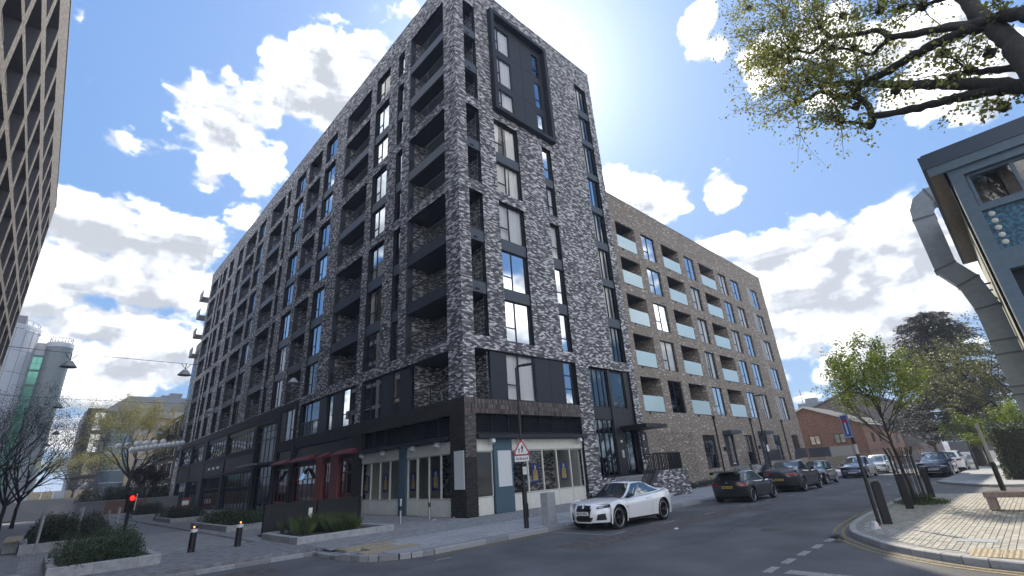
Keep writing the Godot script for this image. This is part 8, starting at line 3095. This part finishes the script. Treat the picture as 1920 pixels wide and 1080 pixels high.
# ------------------------------------------------------------------ person, pigeon, litter
func build_small_things():
	mat("coat", lin(0.016, 0.016, 0.02), 0.8)
	mat("skin", lin(0.16, 0.085, 0.055), 0.6)
	mat("hair", lin(0.012, 0.010, 0.009), 0.6)
	mat("feather_dark", lin(0.03, 0.032, 0.04), 0.5)
	mat("feather_grey", lin(0.07, 0.075, 0.09), 0.5)
	var t := thing("person", "person in dark clothes standing at the kerb just beyond the black hatchback", "person", Vector3(18.35, -0.18, 5.05), 0.4)
	t.scale = Vector3.ONE * 0.80
	var m := MB.new()
	# legs, body, arms and head of one figure
	for s in [-1.0, 1.0]:
		m.tube([Vector3(0.10 * s, 0.06, -0.16 * s), Vector3(0.10 * s, 0.48, -0.06 * s), Vector3(0.09 * s, 0.90, 0.0)], [0.055, 0.065, 0.09], 10)
		m.tube([Vector3(0.10 * s, 0.035, -0.2 * s), Vector3(0.10 * s, 0.04, -0.06 * s + 0.05)], [0.045, 0.04], 8)
		m.tube([Vector3(0.19 * s, 1.42, 0), Vector3(0.25 * s, 1.14, 0.04 * s), Vector3(0.24 * s, 0.9, 0.12 * s)], [0.062, 0.05, 0.036], 8)
	var rows := []
	for e in [[0.84, 0.15, 0.11], [0.95, 0.175, 0.125], [1.1, 0.165, 0.12], [1.28, 0.195, 0.125], [1.40, 0.21, 0.115], [1.46, 0.16, 0.09], [1.49, 0.075, 0.07], [1.55, 0.058, 0.06]]:
		var row := PackedVector3Array()
		for j in 14: row.append(Vector3(cos(TAU * j / 14) * e[1], e[0], sin(TAU * j / 14) * e[2]))
		rows.append(row)
	m.grid(rows, true)
	obj("body", m, M.coat, t)
	m = MB.new()
	rows = []
	for e in [[1.53, 0.03, 0.03, 0.01], [1.555, 0.058, 0.07, 0.012], [1.60, 0.072, 0.09, 0.01], [1.66, 0.078, 0.098, 0.0], [1.72, 0.076, 0.096, -0.005], [1.76, 0.055, 0.07, -0.008], [1.78, 0.005, 0.005, -0.01]]:
		var row := PackedVector3Array()
		for j in 14: row.append(Vector3(cos(TAU * j / 14) * e[1], e[0], sin(TAU * j / 14) * e[2] + e[3]))
		rows.append(row)
	m.grid(rows, true)
	m.tube([Vector3(0, 1.665, 0.09), Vector3(0, 1.635, 0.118), Vector3(0, 1.625, 0.095)], [0.008, 0.014, 0.008], 6)
	for s in [-1.0, 1.0]: m.tube([Vector3(0.076 * s, 1.62, 0), Vector3(0.085 * s, 1.65, -0.01), Vector3(0.078 * s, 1.68, 0)], 0.012, 6)
	obj("head", m, M.skin, t)
	m = MB.new()
	rows = []
	for e in [[1.62, 0.078, 0.05, -0.055], [1.68, 0.085, 0.085, -0.025], [1.74, 0.084, 0.102, -0.008], [1.785, 0.06, 0.075, -0.01], [1.80, 0.005, 0.005, -0.01]]:
		var row := PackedVector3Array()
		for j in 14: row.append(Vector3(cos(TAU * j / 14) * e[1], e[0], sin(TAU * j / 14) * e[2] + e[3]))
		rows.append(row)
	m.grid(rows, true)
	obj("hair", m, M.hair, t)
	t = thing("balcony_table", "small pale edged table on the lowest corner balcony above the shop", "table", Vector3(0.75, 5.155, -2.1))
	m = MB.new()
	m.bevel(Vector3(-0.3, 0.7, -0.45), Vector3(0.3, 0.73, 0.45), 0.008)
	obj("table_top", m, M.white_plastic, t)
	for q in [Vector2(-0.25, -0.4), Vector2(0.25, -0.4), Vector2(-0.25, 0.4), Vector2(0.25, 0.4)]:
		m = MB.new()
		m.box(Vector3(q.x - 0.02, 0, q.y - 0.02), Vector3(q.x + 0.02, 0.698, q.y + 0.02))
		obj("leg", m, M.white_plastic, t)
	# pigeon pecking at the road
	t = thing("pigeon", "dark pigeon pecking on the road at the end of the dashed white line", "bird", Vector3(-0.05, road_y(0), 13.86), -0.55)
	m = MB.new()
	m.tube([Vector3(-0.19, 0.115, 0), Vector3(-0.11, 0.125, 0), Vector3(-0.03, 0.13, 0), Vector3(0.06, 0.115, 0), Vector3(0.11, 0.09, 0), Vector3(0.145, 0.06, 0), Vector3(0.165, 0.045, 0)], [0.012, 0.045, 0.066, 0.058, 0.036, 0.026, 0.022], 12)
	obj("body", m, M.feather_grey, t)
	m = MB.new()
	m.hexa([Vector3(-0.3, 0.10, -0.045), Vector3(-0.12, 0.115, -0.03), Vector3(-0.12, 0.115, 0.03), Vector3(-0.3, 0.10, 0.045), Vector3(-0.3, 0.108, -0.045), Vector3(-0.12, 0.135, -0.03), Vector3(-0.12, 0.135, 0.03), Vector3(-0.3, 0.108, 0.045)])
	obj("tail", m, M.feather_dark, t)
	for s in [-1.0, 1.0]:
		m = MB.new()
		m.tube([Vector3(0.05, 0.135, 0.045 * s), Vector3(-0.06, 0.14, 0.06 * s), Vector3(-0.2, 0.12, 0.03 * s)], [0.02, 0.034, 0.006], 8)
		obj("wing", m, M.feather_dark, t)
		m = MB.new()
		m.tube([Vector3(0.0, 0.08, 0.025 * s), Vector3(0.005, 0.01, 0.03 * s), Vector3(0.035, 0.004, 0.03 * s)], 0.006, 5)
		obj("leg", m, M.door_red, t)
	m = MB.new()
	m.tube([Vector3(0.145, 0.062, 0), Vector3(0.165, 0.052, 0), Vector3(0.185, 0.04, 0)], [0.02, 0.026, 0.014], 8)
	m.tube([Vector3(0.19, 0.036, 0), Vector3(0.21, 0.018, 0)], [0.008, 0.002], 6)
	obj("head", m, M.feather_dark, t)
	# litter bag at the bollard foot
	t = thing("carrier_bag", "crumpled white and red carrier bag at the foot of the timber bollard", "bag", Vector3(1.45, road_y(1.4) + 0.12, 14.35), 0.4)
	m = MB.new()
	rows = []
	for i in 7:
		var row := PackedVector3Array()
		var y := i * 0.03
		for j in 12:
			var k := 0.17 * (1.0 - i * 0.10) * rr(0.7, 1.2)
			row.append(Vector3(cos(TAU * j / 12) * k * 1.15 - y * 0.3, y, sin(TAU * j / 12) * k * 0.6))
		rows.append(row)
	m.grid(rows, true)
	obj("bag", m, M.white_plastic, t)
	m = MB.new()
	m.hexa([Vector3(-0.02, 0.05, 0.09), Vector3(0.10, 0.05, 0.09), Vector3(0.10, 0.05, 0.115), Vector3(-0.02, 0.05, 0.115), Vector3(-0.03, 0.12, 0.06), Vector3(0.08, 0.12, 0.06), Vector3(0.08, 0.12, 0.09), Vector3(-0.03, 0.12, 0.09)])
	obj("red_print", m, M.sign_red, t)
	for k in 3:
		var p: Vector3 = [Vector3(-1.0, 0.0, -1.0), Vector3(0.0, 0, -0.9), Vector3(0.9, road_y(0.9), 9.3)][k]
		t = thing("litter", "small scrap of white paper on the %s" % ["paving before the shop door", "paving by the corner pier", "road beside the white coupe"][k], "litter", p)
		m = MB.new()
		m.grid([[Vector3(-0.09, 0.012, -0.05), Vector3(0, 0.04, -0.06), Vector3(0.1, 0.012, -0.04)], [Vector3(-0.1, 0.03, 0), Vector3(0, 0.055, 0), Vector3(0.1, 0.03, 0.01)], [Vector3(-0.08, 0.01, 0.05), Vector3(0.01, 0.035, 0.06), Vector3(0.09, 0.01, 0.05)]], false, Vector3(0, -5, 0))
		obj("scrap", m, M.sign_white, t)
